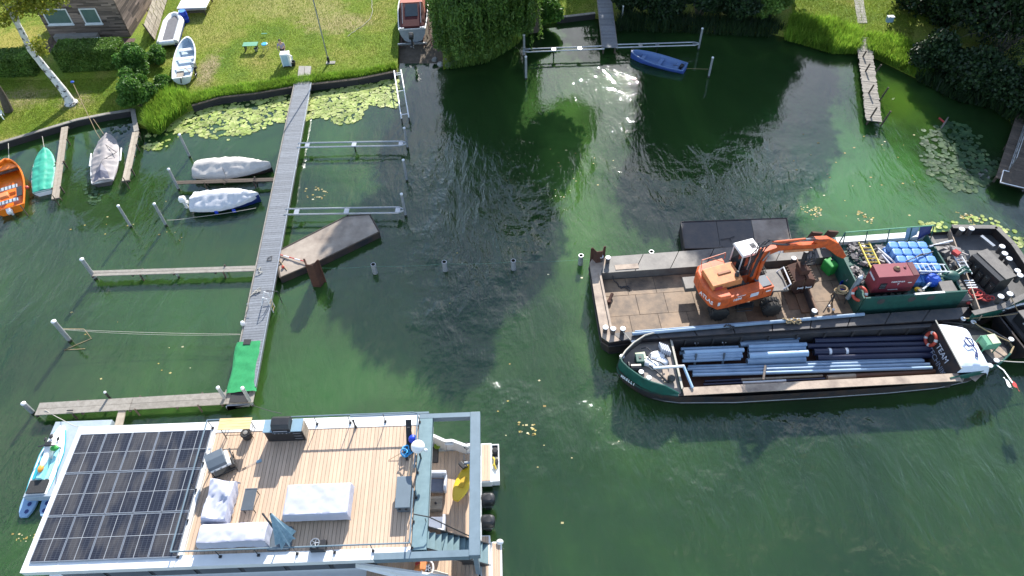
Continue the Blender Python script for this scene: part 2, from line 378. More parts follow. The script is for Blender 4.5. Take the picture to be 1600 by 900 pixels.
leafmat('leaf_birch', (0.18, 0.22, 0.03), (0.27, 0.30, 0.04), (0.38, 0.36, 0.05), 0.45)
leafmat('leaf_reed', (0.09, 0.2, 0.02), (0.18, 0.32, 0.03), (0.28, 0.40, 0.05), 0.5)
leafmat('grass_blade', (0.11, 0.18, 0.016), (0.17, 0.25, 0.02), (0.27, 0.28, 0.06), 0.45)
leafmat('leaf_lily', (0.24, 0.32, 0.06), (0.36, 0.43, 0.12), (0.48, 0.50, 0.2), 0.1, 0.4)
leafmat('leaf_lily_dark', (0.02, 0.055, 0.022), (0.035, 0.085, 0.033), (0.07, 0.12, 0.045), 0.1, 0.5)  # darker copy of the lily leaf; the right patch's shade is in the colour
leafmat('leaf_litter', (0.3, 0.2, 0.06), (0.5, 0.38, 0.1), (0.6, 0.55, 0.35), 0.1)

# lawn: greens, dry straw and bare earth patches
def lawn_material():
    m = bpy.data.materials.new('lawn'); m.use_nodes = True; MATS['lawn'] = m
    t = m.node_tree; N = t.nodes; L = t.links; b = N['Principled BSDF']; b.inputs['Roughness'].default_value = 0.9; b.inputs['Specular IOR Level'].default_value = 0.2
    g = N.new('ShaderNodeNewGeometry')
    def no(sc, det=5):
        n = N.new('ShaderNodeTexNoise'); n.inputs['Scale'].default_value = sc; n.inputs['Detail'].default_value = det; L.new(g.outputs['Position'], n.inputs['Vector']); return n
    def ramp(src, stops):
        r = N.new('ShaderNodeValToRGB'); e = r.color_ramp.elements
        e[0].position, e[0].color = stops[0][0], (*stops[0][1], 1); e[1].position, e[1].color = stops[-1][0], (*stops[-1][1], 1)
        for p_, c_ in stops[1:-1]: x = e.new(p_); x.color = (*c_, 1)
        L.new(src, r.inputs[0]); return r
    base = ramp(no(0.35, 6).outputs[0], [(0.3, (0.11, 0.19, 0.018)), (0.5, (0.18, 0.25, 0.026)), (0.72, (0.30, 0.27, 0.07))])
    fine = ramp(no(9, 5).outputs[0], [(0.3, (0.5, 0.5, 0.5)), (0.7, (1.35, 1.35, 1.35))])
    mx = N.new('ShaderNodeMix'); mx.data_type = 'RGBA'; mx.blend_type = 'MULTIPLY'; mx.inputs[0].default_value = 1
    L.new(base.outputs[0], mx.inputs[6]); L.new(fine.outputs[0], mx.inputs[7])
    cur = mx.outputs[2]
    # worn patches (real places on the lawn)
    for (px, py, rx, ry, col) in ((325, 108, 0.75, 2.1, (0.36, 0.27, 0.17)), (530, 36, 2.6, 1.5, (0.36, 0.29, 0.14)), (500, 20, 2.0, 2.4, (0.34, 0.3, 0.12)), (25, 155, 2.4, 1.3, (0.33, 0.27, 0.14)), (118, 158, 1.2, 1.0, (0.33, 0.26, 0.14)), (440, 8, 4, 2.2, (0.33, 0.3, 0.1)), (330, 30, 3, 5, (0.29, 0.28, 0.07)), (20, 70, 3, 3, (0.36, 0.3, 0.07))):
        c = P(px, py, 0.45)
        mp = N.new('ShaderNodeMapping'); mp.vector_type = 'POINT'
        mp.inputs['Location'].default_value = (-c.x / rx, -c.y / ry, 0); mp.inputs['Scale'].default_value = (1 / rx, 1 / ry, 0)
        L.new(g.outputs['Position'], mp.inputs[0])
        ln = N.new('ShaderNodeVectorMath'); ln.operation = 'LENGTH'; L.new(mp.outputs[0], ln.inputs[0])
        ad = N.new('ShaderNodeMath'); ad.operation = 'MULTIPLY_ADD'; L.new(no(1.6, 5).outputs[0], ad.inputs[0]); ad.inputs[1].default_value = 1.6; L.new(ln.outputs['Value'], ad.inputs[2])
        mr = N.new('ShaderNodeMapRange'); mr.inputs[1].default_value = 1.35; mr.inputs[2].default_value = 2.1; mr.inputs[3].default_value = 0.85; mr.inputs[4].default_value = 0
        L.new(ad.outputs[0], mr.inputs[0])
        m2 = N.new('ShaderNodeMix'); m2.data_type = 'RGBA'; L.new(mr.outputs[0], m2.inputs[0]); L.new(cur, m2.inputs[6]); m2.inputs[7].default_value = (*col, 1)
        cur = m2.outputs[2]
    L.new(cur, b.inputs['Base Color'])
    bp = N.new('ShaderNodeBump'); bp.inputs['Distance'].default_value = 0.06; L.new(no(12, 4).outputs[0], bp.inputs['Height']); L.new(bp.outputs[0], b.inputs['Normal'])
lawn_material()

# water: turbid green body below a rippled surface
def water_material():
    m = bpy.data.materials.new('lake_water'); m.use_nodes = True; MATS['lake_water'] = m
    t = m.node_tree; N = t.nodes; L = t.links
    for n in list(N):
        if n.type == 'BSDF_PRINCIPLED': N.remove(n)
    g = N.new('ShaderNodeNewGeometry')
    def noi(sc, det, rot=0, stretch=(1, 1, 1), rough=0.5, dist=0.0):
        mp = N.new('ShaderNodeMapping'); mp.inputs['Rotation'].default_value = (0, 0, rot); mp.inputs['Scale'].default_value = stretch
        L.new(g.outputs['Position'], mp.inputs[0])
        n = N.new('ShaderNodeTexNoise'); n.inputs['Scale'].default_value = sc; n.inputs['Detail'].default_value = det; n.inputs['Roughness'].default_value = rough; n.inputs['Distortion'].default_value = dist
        L.new(mp.outputs[0], n.inputs['Vector']); return n
    def math_(op, a, b=None, c=None):
        n = N.new('ShaderNodeMath'); n.operation = op
        for i, x in enumerate((a, b, c)):
            if x is None: continue
            if isinstance(x, (int, float)): n.inputs[i].default_value = x
            else: L.new(x, n.inputs[i])
        return n.outputs[0]
    # body colour: algae clouds
    cr = N.new('ShaderNodeValToRGB'); e = cr.color_ramp.elements
    e[0].position = 0.30; e[0].color = (0.012, 0.029, 0.010, 1); e[1].position = 0.74; e[1].color = (0.040, 0.094, 0.020, 1)
    k = e.new(0.52); k.color = (0.021, 0.050, 0.013, 1)
    L.new(noi(0.11, 5, 0.5, (1, 0.6, 1), 0.55, 0.6).outputs[0], cr.inputs[0])
    # brighter patches: algae, plus sunlit gaps between tree shadows painted into the colour
    cur = cr.outputs[0]
    for (px, py, rx, ry, col, am) in ((1330, 290, 7.5, 9, (0.055, 0.155, 0.04), 0.85), (905, 330, 2.5, 16, (0.055, 0.125, 0.026), 0.8), (550, 590, 6, 3, (0.035, 0.10, 0.022), 0.6), (1400, 160, 2.5, 4, (0.06, 0.12, 0.012), 0.7), (240, 420, 9, 5, (0.027, 0.065, 0.012), 0.6), (330, 480, 8, 3, (0.027, 0.08, 0.02), 0.5)):
        c = P(px, py, 0)
        mp = N.new('ShaderNodeMapping'); mp.inputs['Location'].default_value = (-c.x / rx, -c.y / ry, 0); mp.inputs['Scale'].default_value = (1 / rx, 1 / ry, 0)
        L.new(g.outputs['Position'], mp.inputs[0])
        ln = N.new('ShaderNodeVectorMath'); ln.operation = 'LENGTH'; L.new(mp.outputs[0], ln.inputs[0])
        s_ = math_('MULTIPLY_ADD', noi(0.35, 5, 0, (1, 1, 1), 0.6, 0.8).outputs[0], 1.3, ln.outputs['Value'])
        mr = N.new('ShaderNodeMapRange'); mr.interpolation_type = 'SMOOTHSTEP'; mr.inputs[1].default_value = 0.7; mr.inputs[2].default_value = 1.8; mr.inputs[3].default_value = am; mr.inputs[4].default_value = 0
        L.new(s_, mr.inputs[0])
        m2 = N.new('ShaderNodeMix'); m2.data_type = 'RGBA'; L.new(mr.outputs[0], m2.inputs[0]); L.new(cur, m2.inputs[6]); m2.inputs[7].default_value = (*col, 1)
        cur = m2.outputs[2]
    df = N.new('ShaderNodeSubsurfaceScattering'); df.falloff = 'BURLEY'; df.inputs['Scale'].default_value = 1.0; df.inputs['Radius'].default_value = (0.25, 0.45, 0.3); L.new(cur, df.inputs[0])   # light scatters in the turbid body
    # ripples
    big = noi(0.75, 3, rad(20), (1.0, 0.4, 1), 0.5, 0.8)
    mid = noi(2.1, 4, rad(24), (1.0, 0.38, 1), 0.55, 0.9)
    fin = noi(7.5, 3, rad(15), (1.0, 0.6, 1), 0.6, 0.4)
    gust = noi(0.09, 4, 0.3, (1, 1, 1), 0.5, 0.3)
    gm = N.new('ShaderNodeMapRange'); gm.inputs[1].default_value = 0.38; gm.inputs[2].default_value = 0.62; gm.inputs[3].default_value = 0.35; gm.inputs[4].default_value = 1.4
    L.new(gust.outputs[0], gm.inputs[0])
    h = math_('ADD', math_('MULTIPLY', big.outputs[0], 0.085), math_('ADD', math_('MULTIPLY', mid.outputs[0], 0.030), math_('MULTIPLY', fin.outputs[0], 0.0075)))
    amp = gm.outputs[0]
    for (px, py, rx, ry, k_) in ((745, 330, 4.5, 14, 3.0), (1160, 300, 6, 5, 2.4), (1010, 670, 10, 3.5, 2.0), (1350, 760, 12, 4, 1.6), (60, 330, 4, 5, .5)):      # wind patches
        c = P(px, py, 0); mp = N.new('ShaderNodeMapping'); mp.inputs['Location'].default_value = (-c.x / rx, -c.y / ry, 0); mp.inputs['Scale'].default_value = (1 / rx, 1 / ry, 0); L.new(g.outputs['Position'], mp.inputs[0])
        ln = N.new('ShaderNodeVectorMath'); ln.operation = 'LENGTH'; L.new(mp.outputs[0], ln.inputs[0]); s_ = math_('MULTIPLY_ADD', noi(0.3, 4).outputs[0], 1.4, ln.outputs['Value'])
        mr = N.new('ShaderNodeMapRange'); mr.interpolation_type = 'SMOOTHSTEP'; mr.inputs[1].default_value = .9; mr.inputs[2].default_value = 1.8; mr.inputs[3].default_value = k_; mr.inputs[4].default_value = 0; L.new(s_, mr.inputs[0]); amp = math_('ADD', amp, mr.outputs[0])
    h = math_('MULTIPLY', h, amp)
    sx_ = N.new('ShaderNodeSeparateXYZ'); L.new(g.outputs['Position'], sx_.inputs[0])   # the inlet under the trees is sheltered
    sh = N.new('ShaderNodeMapRange'); sh.interpolation_type = 'SMOOTHSTEP'; sh.inputs[1].default_value = 35; sh.inputs[2].default_value = 43; sh.inputs[3].default_value = 1.0; sh.inputs[4].default_value = 0.34
    L.new(sx_.outputs[1], sh.inputs[0]); h = math_('MULTIPLY', h, sh.outputs[0])
    bp = N.new('ShaderNodeBump'); bp.inputs['Strength'].default_value = 1; bp.inputs['Distance'].default_value = 1.0; L.new(h, bp.inputs['Height'])
    gl = N.new('ShaderNodeBsdfGlossy'); gl.inputs['Roughness'].default_value = 0.03; L.new(bp.outputs[0], gl.inputs['Normal'])
    fr = N.new('ShaderNodeFresnel'); fr.inputs['IOR'].default_value = 1.68; L.new(bp.outputs[0], fr.inputs['Normal'])
    mx = N.new('ShaderNodeMixShader'); L.new(fr.outputs[0], mx.inputs[0]); L.new(df.outputs[0], mx.inputs[1]); L.new(gl.outputs[0], mx.inputs[2])
    L.new(mx.outputs[0], N['Material Output'].inputs[0])
water_material()
#SECTION2

# ================================================================ foliage helpers
NR = np.random.default_rng(11)
def leaf_cloud(name, pts, m, size=0.2, elong=1.6, parent=None, droop=0.0, up=False, root=(0, 0, 0), kind=None, vary=0.5):
    pts = np.asarray(pts, float); n = len(pts)
    d = NR.normal(size=(n, 3)); d[:, 2] = d[:, 2] * (1 - droop) - droop * 2.0 * (1 if not up else -1)
    d /= np.linalg.norm(d, axis=1)[:, None] + 1e-9
    a = NR.normal(size=(n, 3)); b = np.cross(d, a); b /= np.linalg.norm(b, axis=1)[:, None] + 1e-9
    s = size * (1 - vary / 2 + vary * NR.random(n))[:, None]
    L_ = d * s * elong / 2; B_ = b * s / 2
    V = np.stack([pts - L_, pts + B_, pts + L_, pts - B_], 1).reshape(-1, 3)
    F = np.arange(n * 4).reshape(n, 4)
    o = fast_mesh(name, V, F, m, root)
    if parent: o.parent = parent; 
    if not parent: o.location = root
    else: o.location = (0, 0, 0)
    if kind: o['kind'] = kind
    return o
def crown_pts(blobs, n, fill=0.35):
    B = np.array(blobs, float); wgt = B[:, 3] ** 2; k = NR.choice(len(B), n, p=wgt / wgt.sum())
    d = NR.normal(size=(n, 3)); d /= np.linalg.norm(d, axis=1)[:, None]
    r = B[k, 3] * (1 - fill * NR.random(n) ** 1.6) * (1 + 0.10 * NR.normal(size=n))
    return B[k, :3] + d * r[:, None] * np.array([1, 1, 0.85])
def blobs_in(c, rx, ry, rz, n, rmin, rmax, seed=0):
    q = random.Random(seed); out = []
    for i in range(n):
        while True:
            x, y, z = (q.uniform(-1, 1) for _ in range(3))
            if x * x + y * y + z * z < 1: break
        out.append((c[0] + x * rx, c[1] + y * ry, c[2] + z * rz, q.uniform(rmin, rmax)))
    return out
def limbs(name, base, top, r0, tips, m, parent, seed=0, lean=None):
    q = random.Random(seed); mb = MB(); base = Vector(base); top = Vector(top)
    pts = [base.lerp(top, t) + Vector((q.uniform(-.1, .1), q.uniform(-.1, .1), 0)) * (4 * t * (1 - t)) * r0 * 3 for t in (0, .15, .35, .6, .8, 1)]
    if lean: pts = lean
    mb.tube(pts, [r0 * x for x in (1.25, 1.0, .85, .65, .45, .2)][:len(pts)] if len(pts) == 6 else [r0 * (1.2 - 1.0 * i / (len(pts) - 1)) for i in range(len(pts))], 9)
    part(mb, 'trunk', m, parent, world=True, smooth=True)
    mb = MB()
    for i, t_ in enumerate(tips):
        t_ = Vector(t_); a = pts[min(len(pts) - 2, 2 + i % max(1, len(pts) - 3))]
        mid = a.lerp(t_, .5) + Vector((q.uniform(-.3, .3), q.uniform(-.3, .3), q.uniform(0, .5)))
        mb.tube([a, mid, t_], [r0 * .38, r0 * .22, r0 * .06], 6)
    if tips: part(mb, 'limbs', m, parent, world=True, smooth=True)
def tree(name, label, c, top, blobs, n, leafm, size, cat='tree', bark='bark', r0=0.3, group=None, seed=1, elong=1.5, droop=0.0):
    t = thing(name, label, cat, c, 0, group)
    tips = [(b[0], b[1], b[2]) for b in blobs[:14]]
    limbs(name, c, top, r0, tips, bark, t, seed)
    leaf_cloud('crown', crown_pts(blobs, n), leafm, size, elong, t, droop, root=c)
    return t
def shrub(label, c, rx, ry, h, n, leafm='leaf_shrub', size=0.16, seed=1, group=None, name='shrub', nb=9, elong=1.5):
    t = thing(name, label, 'shrub', c, 0, group)
    bl = blobs_in((c[0], c[1], c[2] + h * .5), rx * .62, ry * .62, h * .3, nb, min(rx, ry, h) * .32, min(rx, ry, h) * .5, seed)
    q = random.Random(seed); mb = MB()
    for b in bl: mb.tube([(c[0] + q.uniform(-.15, .15), c[1] + q.uniform(-.15, .15), c[2]), (b[0] * .5 + c[0] * .5, b[1] * .5 + c[1] * .5, b[2] * .6 + c[2] * .4), b[:3]], [.05, .035, .012], 5)
    part(mb, 'stems', 'bark', t, world=True)
    leaf_cloud('foliage', crown_pts(bl, n, .5), leafm, size, elong, t, root=c)
    return t
def in_poly(px, py, poly):
    ins = np.zeros(len(px), bool); n = len(poly); j = n - 1
    for i in range(n):
        xi, yi = poly[i]; xj, yj = poly[j]
        c = ((yi > py) != (yj > py)) & (px < (xj - xi) * (py - yi) / ((yj - yi) + 1e-12) + xi); ins ^= c; j = i
    return ins
def scatter_world(poly_px, n, z=0.0):
    W = [P(x, y, z) for x, y in poly_px]; xs = [p.x for p in W]; ys = [p.y for p in W]
    x = NR.uniform(min(xs), max(xs), n * 3); y = NR.uniform(min(ys), max(ys), n * 3)
    k = in_poly(x, y, [(p.x, p.y) for p in W]); return np.stack([x[k], y[k]], 1)[:n]
def blades(name, xy, z, m, h, wd, lean=0.35, root=None, parent=None, kind='stuff', label=None, cat=None, per=1):
    xy = np.repeat(xy, per, 0) + NR.normal(size=(len(xy) * per, 2)) * (0.08 if per > 1 else 0)
    n = len(xy); a = NR.uniform(0, 2 * np.pi, n); hh = h * (0.6 + 0.6 * NR.random(n)); la = NR.uniform(0, 2 * np.pi, n); ll = hh * lean * NR.random(n) * 2
    z0 = np.full(n, z) if np.isscalar(z) else z
    base = np.column_stack([xy, z0]); dx = np.column_stack([np.cos(a) * wd / 2, np.sin(a) * wd / 2, np.zeros(n)])
    tip = base + np.column_stack([np.cos(la) * ll, np.sin(la) * ll, hh])
    mid = base * .5 + tip * .5; mid[:, 2] += hh * .12
    V = np.stack([base - dx, base + dx, mid + dx * .8, tip, mid - dx * .8], 1).reshape(-1, 3)
    i = np.arange(n)[:, None] * 5
    F = np.concatenate([i + [0, 1, 2, 4]], 0)
    F2 = i + [4, 2, 3, 3]
    F = np.concatenate([i + np.array([0, 1, 2, 4])], 0)
    me_v = V; root = root or (float(xy[:, 0].mean()), float(xy[:, 1].mean()), float(np.min(z0)))
    T = np.concatenate([i + np.array([0, 1, 2]), i + np.array([0, 2, 4]), i + np.array([4, 2, 3])], 0)
    o = fast_mesh(name, me_v, T, m, root)
    if parent: o.parent = parent; o.location = (0, 0, 0)
    elif kind: o['kind'] = kind
    if parent and kind: o['kind'] = kind
    if label: o['label'] = label
    if cat: o['category'] = cat
    return o

# ================================================================ setting: water, land, banks
LZ = 0.45
BANK = [(-400, 335), (-60, 243), (0, 224), (60, 206), (120, 188), (165, 179), (208, 172), (214, 192), (240, 196), (262, 186), (290, 168), (345, 153), (400, 147), (470, 135), (560, 124), (620, 112)]
BANK2 = [(692, 101), (712, 90), (760, 86), (800, 62), (830, 32), (880, 26), (930, 21), (968, 26), (1000, 36), (1100, 42), (1200, 44), (1260, 57), (1300, 72), (1345, 70), (1380, 88), (1430, 112), (1490, 140), (1550, 152), (1600, 195), (1650, 270), (1720, 420), (1950, 560)]
bk = [P(x, y, LZ) for x, y in BANK] + [P(626, 20, LZ), P(690, 20, LZ)] + [P(x, y, LZ) for x, y in BANK2]
land = [(p.x, p.y) for p in bk] + [(120, 15), (900, 15), (900, 1200), (-900, 1200), (-900, 45)]
MB().prism(land, -0.6, LZ).build('lawn', 'lawn', kind='structure')
wp = []
n_ = 8
MB().sheet([(-900, -600), (900, -600), (900, 1200), (-900, 1200)], 0.0).build('lake_water', 'lake_water', kind='structure')
# slipway slope
a, b, c_, d_ = P(622, 20, LZ + .004), P(694, 20, LZ + .004), P(697, 118, -0.10), P(624, 118, -0.10)
MB().slab([a, b, c_, d_], 0.3).build('slipway_ground', mat('slip_mud', (0.085, 0.065, 0.045), 0.95, c2=(0.15, 0.12, 0.09), scale=3, bump=0.03, bscale=6, detail=9), kind='structure')
# path on the right lawn
q = [P(1327, -20, 0), P(1341, -20, 0), P(1352, 45, 0), P(1337, 45, 0)]
pth = thing('garden_path', 'pale paving slab path running down to the old wooden jetty', 'path', q[0]); pth['kind'] = 'structure'; del pth['category']; del pth['label']
for i in range(16):
    t0, t1 = i / 16, (i + .93) / 16
    A = q[0].lerp(q[3], t0); B = q[1].lerp(q[2], t0); C_ = q[1].lerp(q[2], t1); D = q[0].lerp(q[3], t1)
    for s0, s1 in ((0, .48), (.52, 1)):
        pts = [A.lerp(B, s0), A.lerp(B, s1), D.lerp(C_, s1), D.lerp(C_, s0)]
        part(MB().prism(pts, LZ - .02, LZ + .03 + rng.uniform(0, .012)), 'slab', 'concrete', pth, world=True)

def bank_wall(pxs, label, cap_w, cap_m, wall_m, z=LZ, capz=0.08, boards=True):
    pts = [P(x, y, z) for x, y in pxs]
    t = thing('bank_wall', label, 'retaining wall', (pts[len(pts) // 2].x, pts[len(pts) // 2].y, 0))
    for i in range(len(pts) - 1):
        a, b = pts[i], pts[i + 1]; d = (b - a); L_ = d.length; d.normalize(); nrm = Vector((d.y, -d.x, 0))
        if nrm.y > 0: nrm = -nrm
        if abs(nrm.y) < .3 and nrm.x < 0 and a.x > -28: pass
        k = max(1, int(L_ / 2.2))
        for j in range(k):
            p0 = a.lerp(b, j / k + .003); p1 = a.lerp(b, (j + 1) / k - .003)
            for lv in range(2):
                zz0 = -.4 if lv == 0 else z * .48; zz1 = z * .46 if lv == 0 else z + .02
                o_ = nrm * (0.10 + rng.uniform(0, .015)); qn = [p0, p1, p1 + o_, p0 + o_]
                part(MB().prism(qn, zz0, zz1), 'board', wall_m, t, world=True)
            qn = [p0 - nrm * (cap_w * .5), p1 - nrm * (cap_w * .5), p1 + nrm * (cap_w * .5 + .02), p0 + nrm * (cap_w * .5 + .02)]
            part(MB().prism(qn, z + .022, z + capz + rng.uniform(0, .01)), 'cap_board', cap_m, t, world=True)
    return t
bank_wall([(-60, 243), (0, 224), (60, 206), (120, 188), (165, 179), (208, 172)], 'black timber bank wall with a grey cap along the left lawn', .22, 'wood_grey', 'wood_black')
bank_wall([(208, 172), (214, 206)], 'short grey timber wall closing the boat corner beside the reeds', .3, 'wood_grey', 'wood_grey')
bank_wall([(300, 166), (345, 153), (400, 147), (458, 137)], 'low dark timber edging behind the lily pads left of the long pier', .16, 'wood_dark', 'wood_black')
bank_wall([(482, 133), (560, 124), (620, 112)], 'low dark timber edging behind the lily pads right of the long pier', .2, 'wood_dark', 'wood_black')
bank_wall([(870, 28), (930, 21)], 'short timber bank edge beside the grey top jetty', .2, 'wood_grey', 'wood_black')

# stones of the small riprap
q = random.Random(3)
for i, (px, py) in enumerate(((679, 93), (688, 100), (696, 95), (700, 101), (706, 92), (709, 98))):
    p = P(px, py, 0.3); mb = MB(); mb.ball((0, 0, 0), (q.uniform(.2, .34), q.uniform(.2, .3), .17), 8, 5)
    mb.v = [(x + q.uniform(-.04, .04), y + q.uniform(-.04, .04), z + q.uniform(-.03, .03)) for x, y, z in mb.v]
    tag(mb.build('bank_stone', 'stone', None, loc=(0, 0, 0)), 'grey stone of the loose stone heap at the foot of the willow', 'stone', 'stones at the foot of the willow').location = p
# ---------------------------------------------------------------- lily pads, litter
def pads(name, label, polys, n, m, r0, r1, seed, dens=None):
    V = []; F = []; q = random.Random(seed)
    for poly, k in polys:
        for x, y in scatter_world(poly, k):
            if noise.noise(Vector((x * .45, y * .45, seed))) < -.22 and q.random() < .85: continue
            r = q.uniform(r0, r1); a0 = q.uniform(0, 6.28); z = .008 + q.random() * .03; tx, ty = q.uniform(-.05, .05), q.uniform(-.05, .05)
            b = len(V); V.append((x, y, z))
            for j in range(9):
                a = a0 + .2 + (6.283 - .4) * j / 8; rr = r * q.uniform(.93, 1.05)
                V.append((x + rr * math.cos(a), y + rr * math.sin(a), z + .01 + tx * math.cos(a) * r + ty * math.sin(a) * r))
            F += [(b, b + 1 + j, b + 2 + j) for j in range(8)]
    V = np.array(V); c = V.mean(0); o = fast_mesh(name, V, np.array(F), m, (c[0], c[1], 0)); o['kind'] = 'stuff'; o['label'] = label; o['category'] = 'lily pads'
pads('lily_pads', 'dense yellow green lily pads on the water left of the long pier', [([(222, 215), (290, 172), (345, 157), (400, 152), (455, 145), (448, 190), (400, 205), (360, 222), (300, 212), (262, 232), (222, 238)], 1400)], 0, 'leaf_lily', .05, .18, 5)
pads('lily_pads', 'dense yellow green lily pads between the long pier and the narrow landing stage', [([(478, 150), (560, 132), (622, 124), (622, 170), (575, 165), (560, 190), (530, 195), (500, 182), (474, 190)], 1150)], 0, 'leaf_lily', .05, .18, 6)
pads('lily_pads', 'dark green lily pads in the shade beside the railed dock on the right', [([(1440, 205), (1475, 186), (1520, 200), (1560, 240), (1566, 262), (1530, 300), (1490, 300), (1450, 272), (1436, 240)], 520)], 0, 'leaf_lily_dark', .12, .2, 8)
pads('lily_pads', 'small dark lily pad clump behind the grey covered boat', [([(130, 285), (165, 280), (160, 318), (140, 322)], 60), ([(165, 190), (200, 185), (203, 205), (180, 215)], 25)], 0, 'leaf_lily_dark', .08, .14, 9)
pads('lily_pads', 'yellow lily pads and weed at the far end of the work barge', [([(1530, 335), (1560, 345), (1600, 370), (1600, 430), (1560, 385), (1530, 365), (1440, 362), (1440, 350)], 90), ([(1435, 345), (1470, 350), (1470, 360), (1440, 362)], 25)], 0, 'leaf_lily', .09, .16, 12)
def litter(label, polys, m='leaf_litter', s=.07):
    V = []
    for poly, k in polys: V.append(scatter_world(poly, k))
    xy = np.concatenate(V); n = len(xy); a = NR.uniform(0, 6.28, n); r = s * (.5 + NR.random(n))
    q_ = np.stack([np.column_stack([xy[:, 0] + r * np.cos(a + k * 1.57), xy[:, 1] + r * .7 * np.sin(a + k * 1.57), np.full(n, .012)]) for k in range(4)], 1).reshape(-1, 3)
    c = q_.mean(0); o = fast_mesh('floating_leaves', q_, np.arange(n * 4).reshape(n, 4), m, (c[0], c[1], 0)); o['kind'] = 'stuff'; o['label'] = label; o['category'] = 'leaves'
litter('small yellow fallen leaves drifting on the lake water', [([(1250, 318), (1285, 325), (1282, 342), (1252, 332)], 40), ([(1338, 328), (1368, 340), (1362, 350), (1340, 345)], 30), ([(1240, 180), (1440, 200), (1420, 350), (1230, 360)], 34), ([(860, 230), (960, 240), (950, 320), (850, 320)], 14), ([(1490, 330), (1540, 340), (1590, 420), (1560, 400)], 120), ([(130, 290), (330, 320), (320, 400), (100, 390)], 16), ([(770, 560), (900, 600), (1100, 760), (760, 860)], 12), ([(475, 290), (515, 295), (510, 312), (480, 312)], 24), ([(700, 380), (1000, 400), (900, 480), (700, 500)], 5), ([(60, 480), (360, 500), (330, 600), (60, 600)], 10), ([(810, 660), (840, 662), (835, 680), (812, 678)], 16)])
litter('drifting brown reed scraps and weed near the jet ski', [([(20, 830), (60, 835), (50, 850), (20, 845)], 14)], s=.05)

# ---------------------------------------------------------------- lawn blades
def strips(regs, h, wd, m, label, name='grass'):
    xy = np.concatenate([scatter_world(p, k, LZ) for p, k in regs])
    o = blades(name, xy, LZ - .01, m, h, wd, .5); o['label'] = label; o['category'] = 'grass'
lawnL = [(-10, 222), (60, 203), (120, 186), (165, 177), (205, 170), (210, 120), (60, 125), (-10, 125)]
lawnM = [(205, 128), (232, 60), (230, -25), (625, -25), (620, 108), (560, 121), (470, 131), (400, 143), (345, 149), (290, 165), (265, 150)]
lawnR = [(1235, -20), (1440, -20), (1420, 100), (1345, 65), (1300, 68), (1240, 45)]
lawnC = [(830, -20), (935, -20), (928, 19), (830, 30)]
strips([(lawnL, 26000), (lawnM, 90000), (lawnR, 42000), (lawnC, 9000), ([(-10, 125), (-10, -20), (80, -20), (85, 70)], 8000)], .09, .022, 'grass_blade', 'short mown grass of the waterside lawns')
strips([([(300, 164), (345, 151), (400, 145), (470, 132), (560, 121), (620, 109), (618, 102), (560, 113), (470, 122), (400, 132), (345, 138), (300, 150)], 17000)], .38, .03, 'leaf_reed', 'longer rough grass fringing the middle bank', 'bank_grass')

def reeds(label, poly, n, h, m='leaf_reed', wd=.04):
    xy = scatter_world(poly, n, .2); z = np.full(len(xy), .15)
    o = blades('reeds', xy, z, m, h, wd, .3); o['label'] = label; o['category'] = 'reeds'
reeds('long green reeds between the big bush and the left lily pads', [(232, 208), (232, 178), (262, 148), (296, 152), (300, 168), (270, 190), (250, 210)], 5200, .95)
reeds('bright green reeds along the right bank left of the old jetty', [(1225, 62), (1235, 30), (1300, 38), (1345, 55), (1342, 84), (1300, 84), (1262, 72)], 9000, .9)
reeds('bright green reeds along the right bank right of the old jetty', [(1352, 84), (1352, 60), (1400, 62), (1440, 90), (1470, 120), (1440, 125), (1395, 104)], 8000, .85)
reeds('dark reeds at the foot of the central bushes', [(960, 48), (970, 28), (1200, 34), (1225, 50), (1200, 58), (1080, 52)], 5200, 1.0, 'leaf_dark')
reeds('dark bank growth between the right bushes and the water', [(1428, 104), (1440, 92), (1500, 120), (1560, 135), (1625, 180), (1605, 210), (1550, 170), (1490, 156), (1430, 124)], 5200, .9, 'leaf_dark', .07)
reeds('dark grass at the water under the willow', [(696, 108), (700, 88), (760, 78), (800, 56), (835, 30), (840, 42), (805, 72), (762, 98), (716, 106)], 3800, .6, 'leaf_hedge')
reeds('tuft of tall grass beside the top of the long pier', [(432, 138), (436, 124), (460, 122), (459, 134)], 420, .5)

# ---------------------------------------------------------------- hedges and shrubs of the left garden
def hedge(label, a, b, depth, h, n, z=LZ):
    A = P(*a, z); B = P(*b, z); d = (B - A); L_ = d.length; d.normalize(); nr = Vector((-d.y, d.x, 0))
    t = thing('hedge', label, 'hedge', A)
    c = [A + d * .12 + nr * .12, B - d * .12 + nr * .12, B - d * .12 + nr * (depth - .12), A + d * .12 + nr * (depth - .12)]
    part(MB().prism(c, z, z + h - .12), 'branches', mat('hedge_core', (0.02, 0.03, 0.01), .95), t, world=True)
    pts = []
    for k in range(n):
        u, v_, s_ = NR.random(), NR.random(), NR.random()
        ar = np.array([L_ * depth, L_ * h, L_ * h * .5, depth * h * 2]); f = NR.choice(4, p=ar / ar.sum()); off = NR.normal() * .045
        if f == 0: p = A + d * (u * L_) + nr * (v_ * depth) + Vector((0, 0, h + off))
        elif f == 1: p = A + d * (u * L_) + nr * off + Vector((0, 0, v_ * h))
        elif f == 2: p = A + d * (u * L_) + nr * (depth + off) + Vector((0, 0, v_ * h))
        else: p = A + d * ((0 if s_ < .5 else L_) + off) + nr * (u * depth) + Vector((0, 0, v_ * h))
        pts.append(p)
    leaf_cloud('foliage', pts, 'leaf_hedge', .085, 1.5, t, root=tuple(A))
    return t
hedge('long clipped green hedge in front of the wooden house', (98, 113), (194, 109), 1.7, 1.75, 26000)
hedge('lower clipped hedge left of the leaning birch', (-30, 122), (56, 119), 1.6, 1.5, 14000)
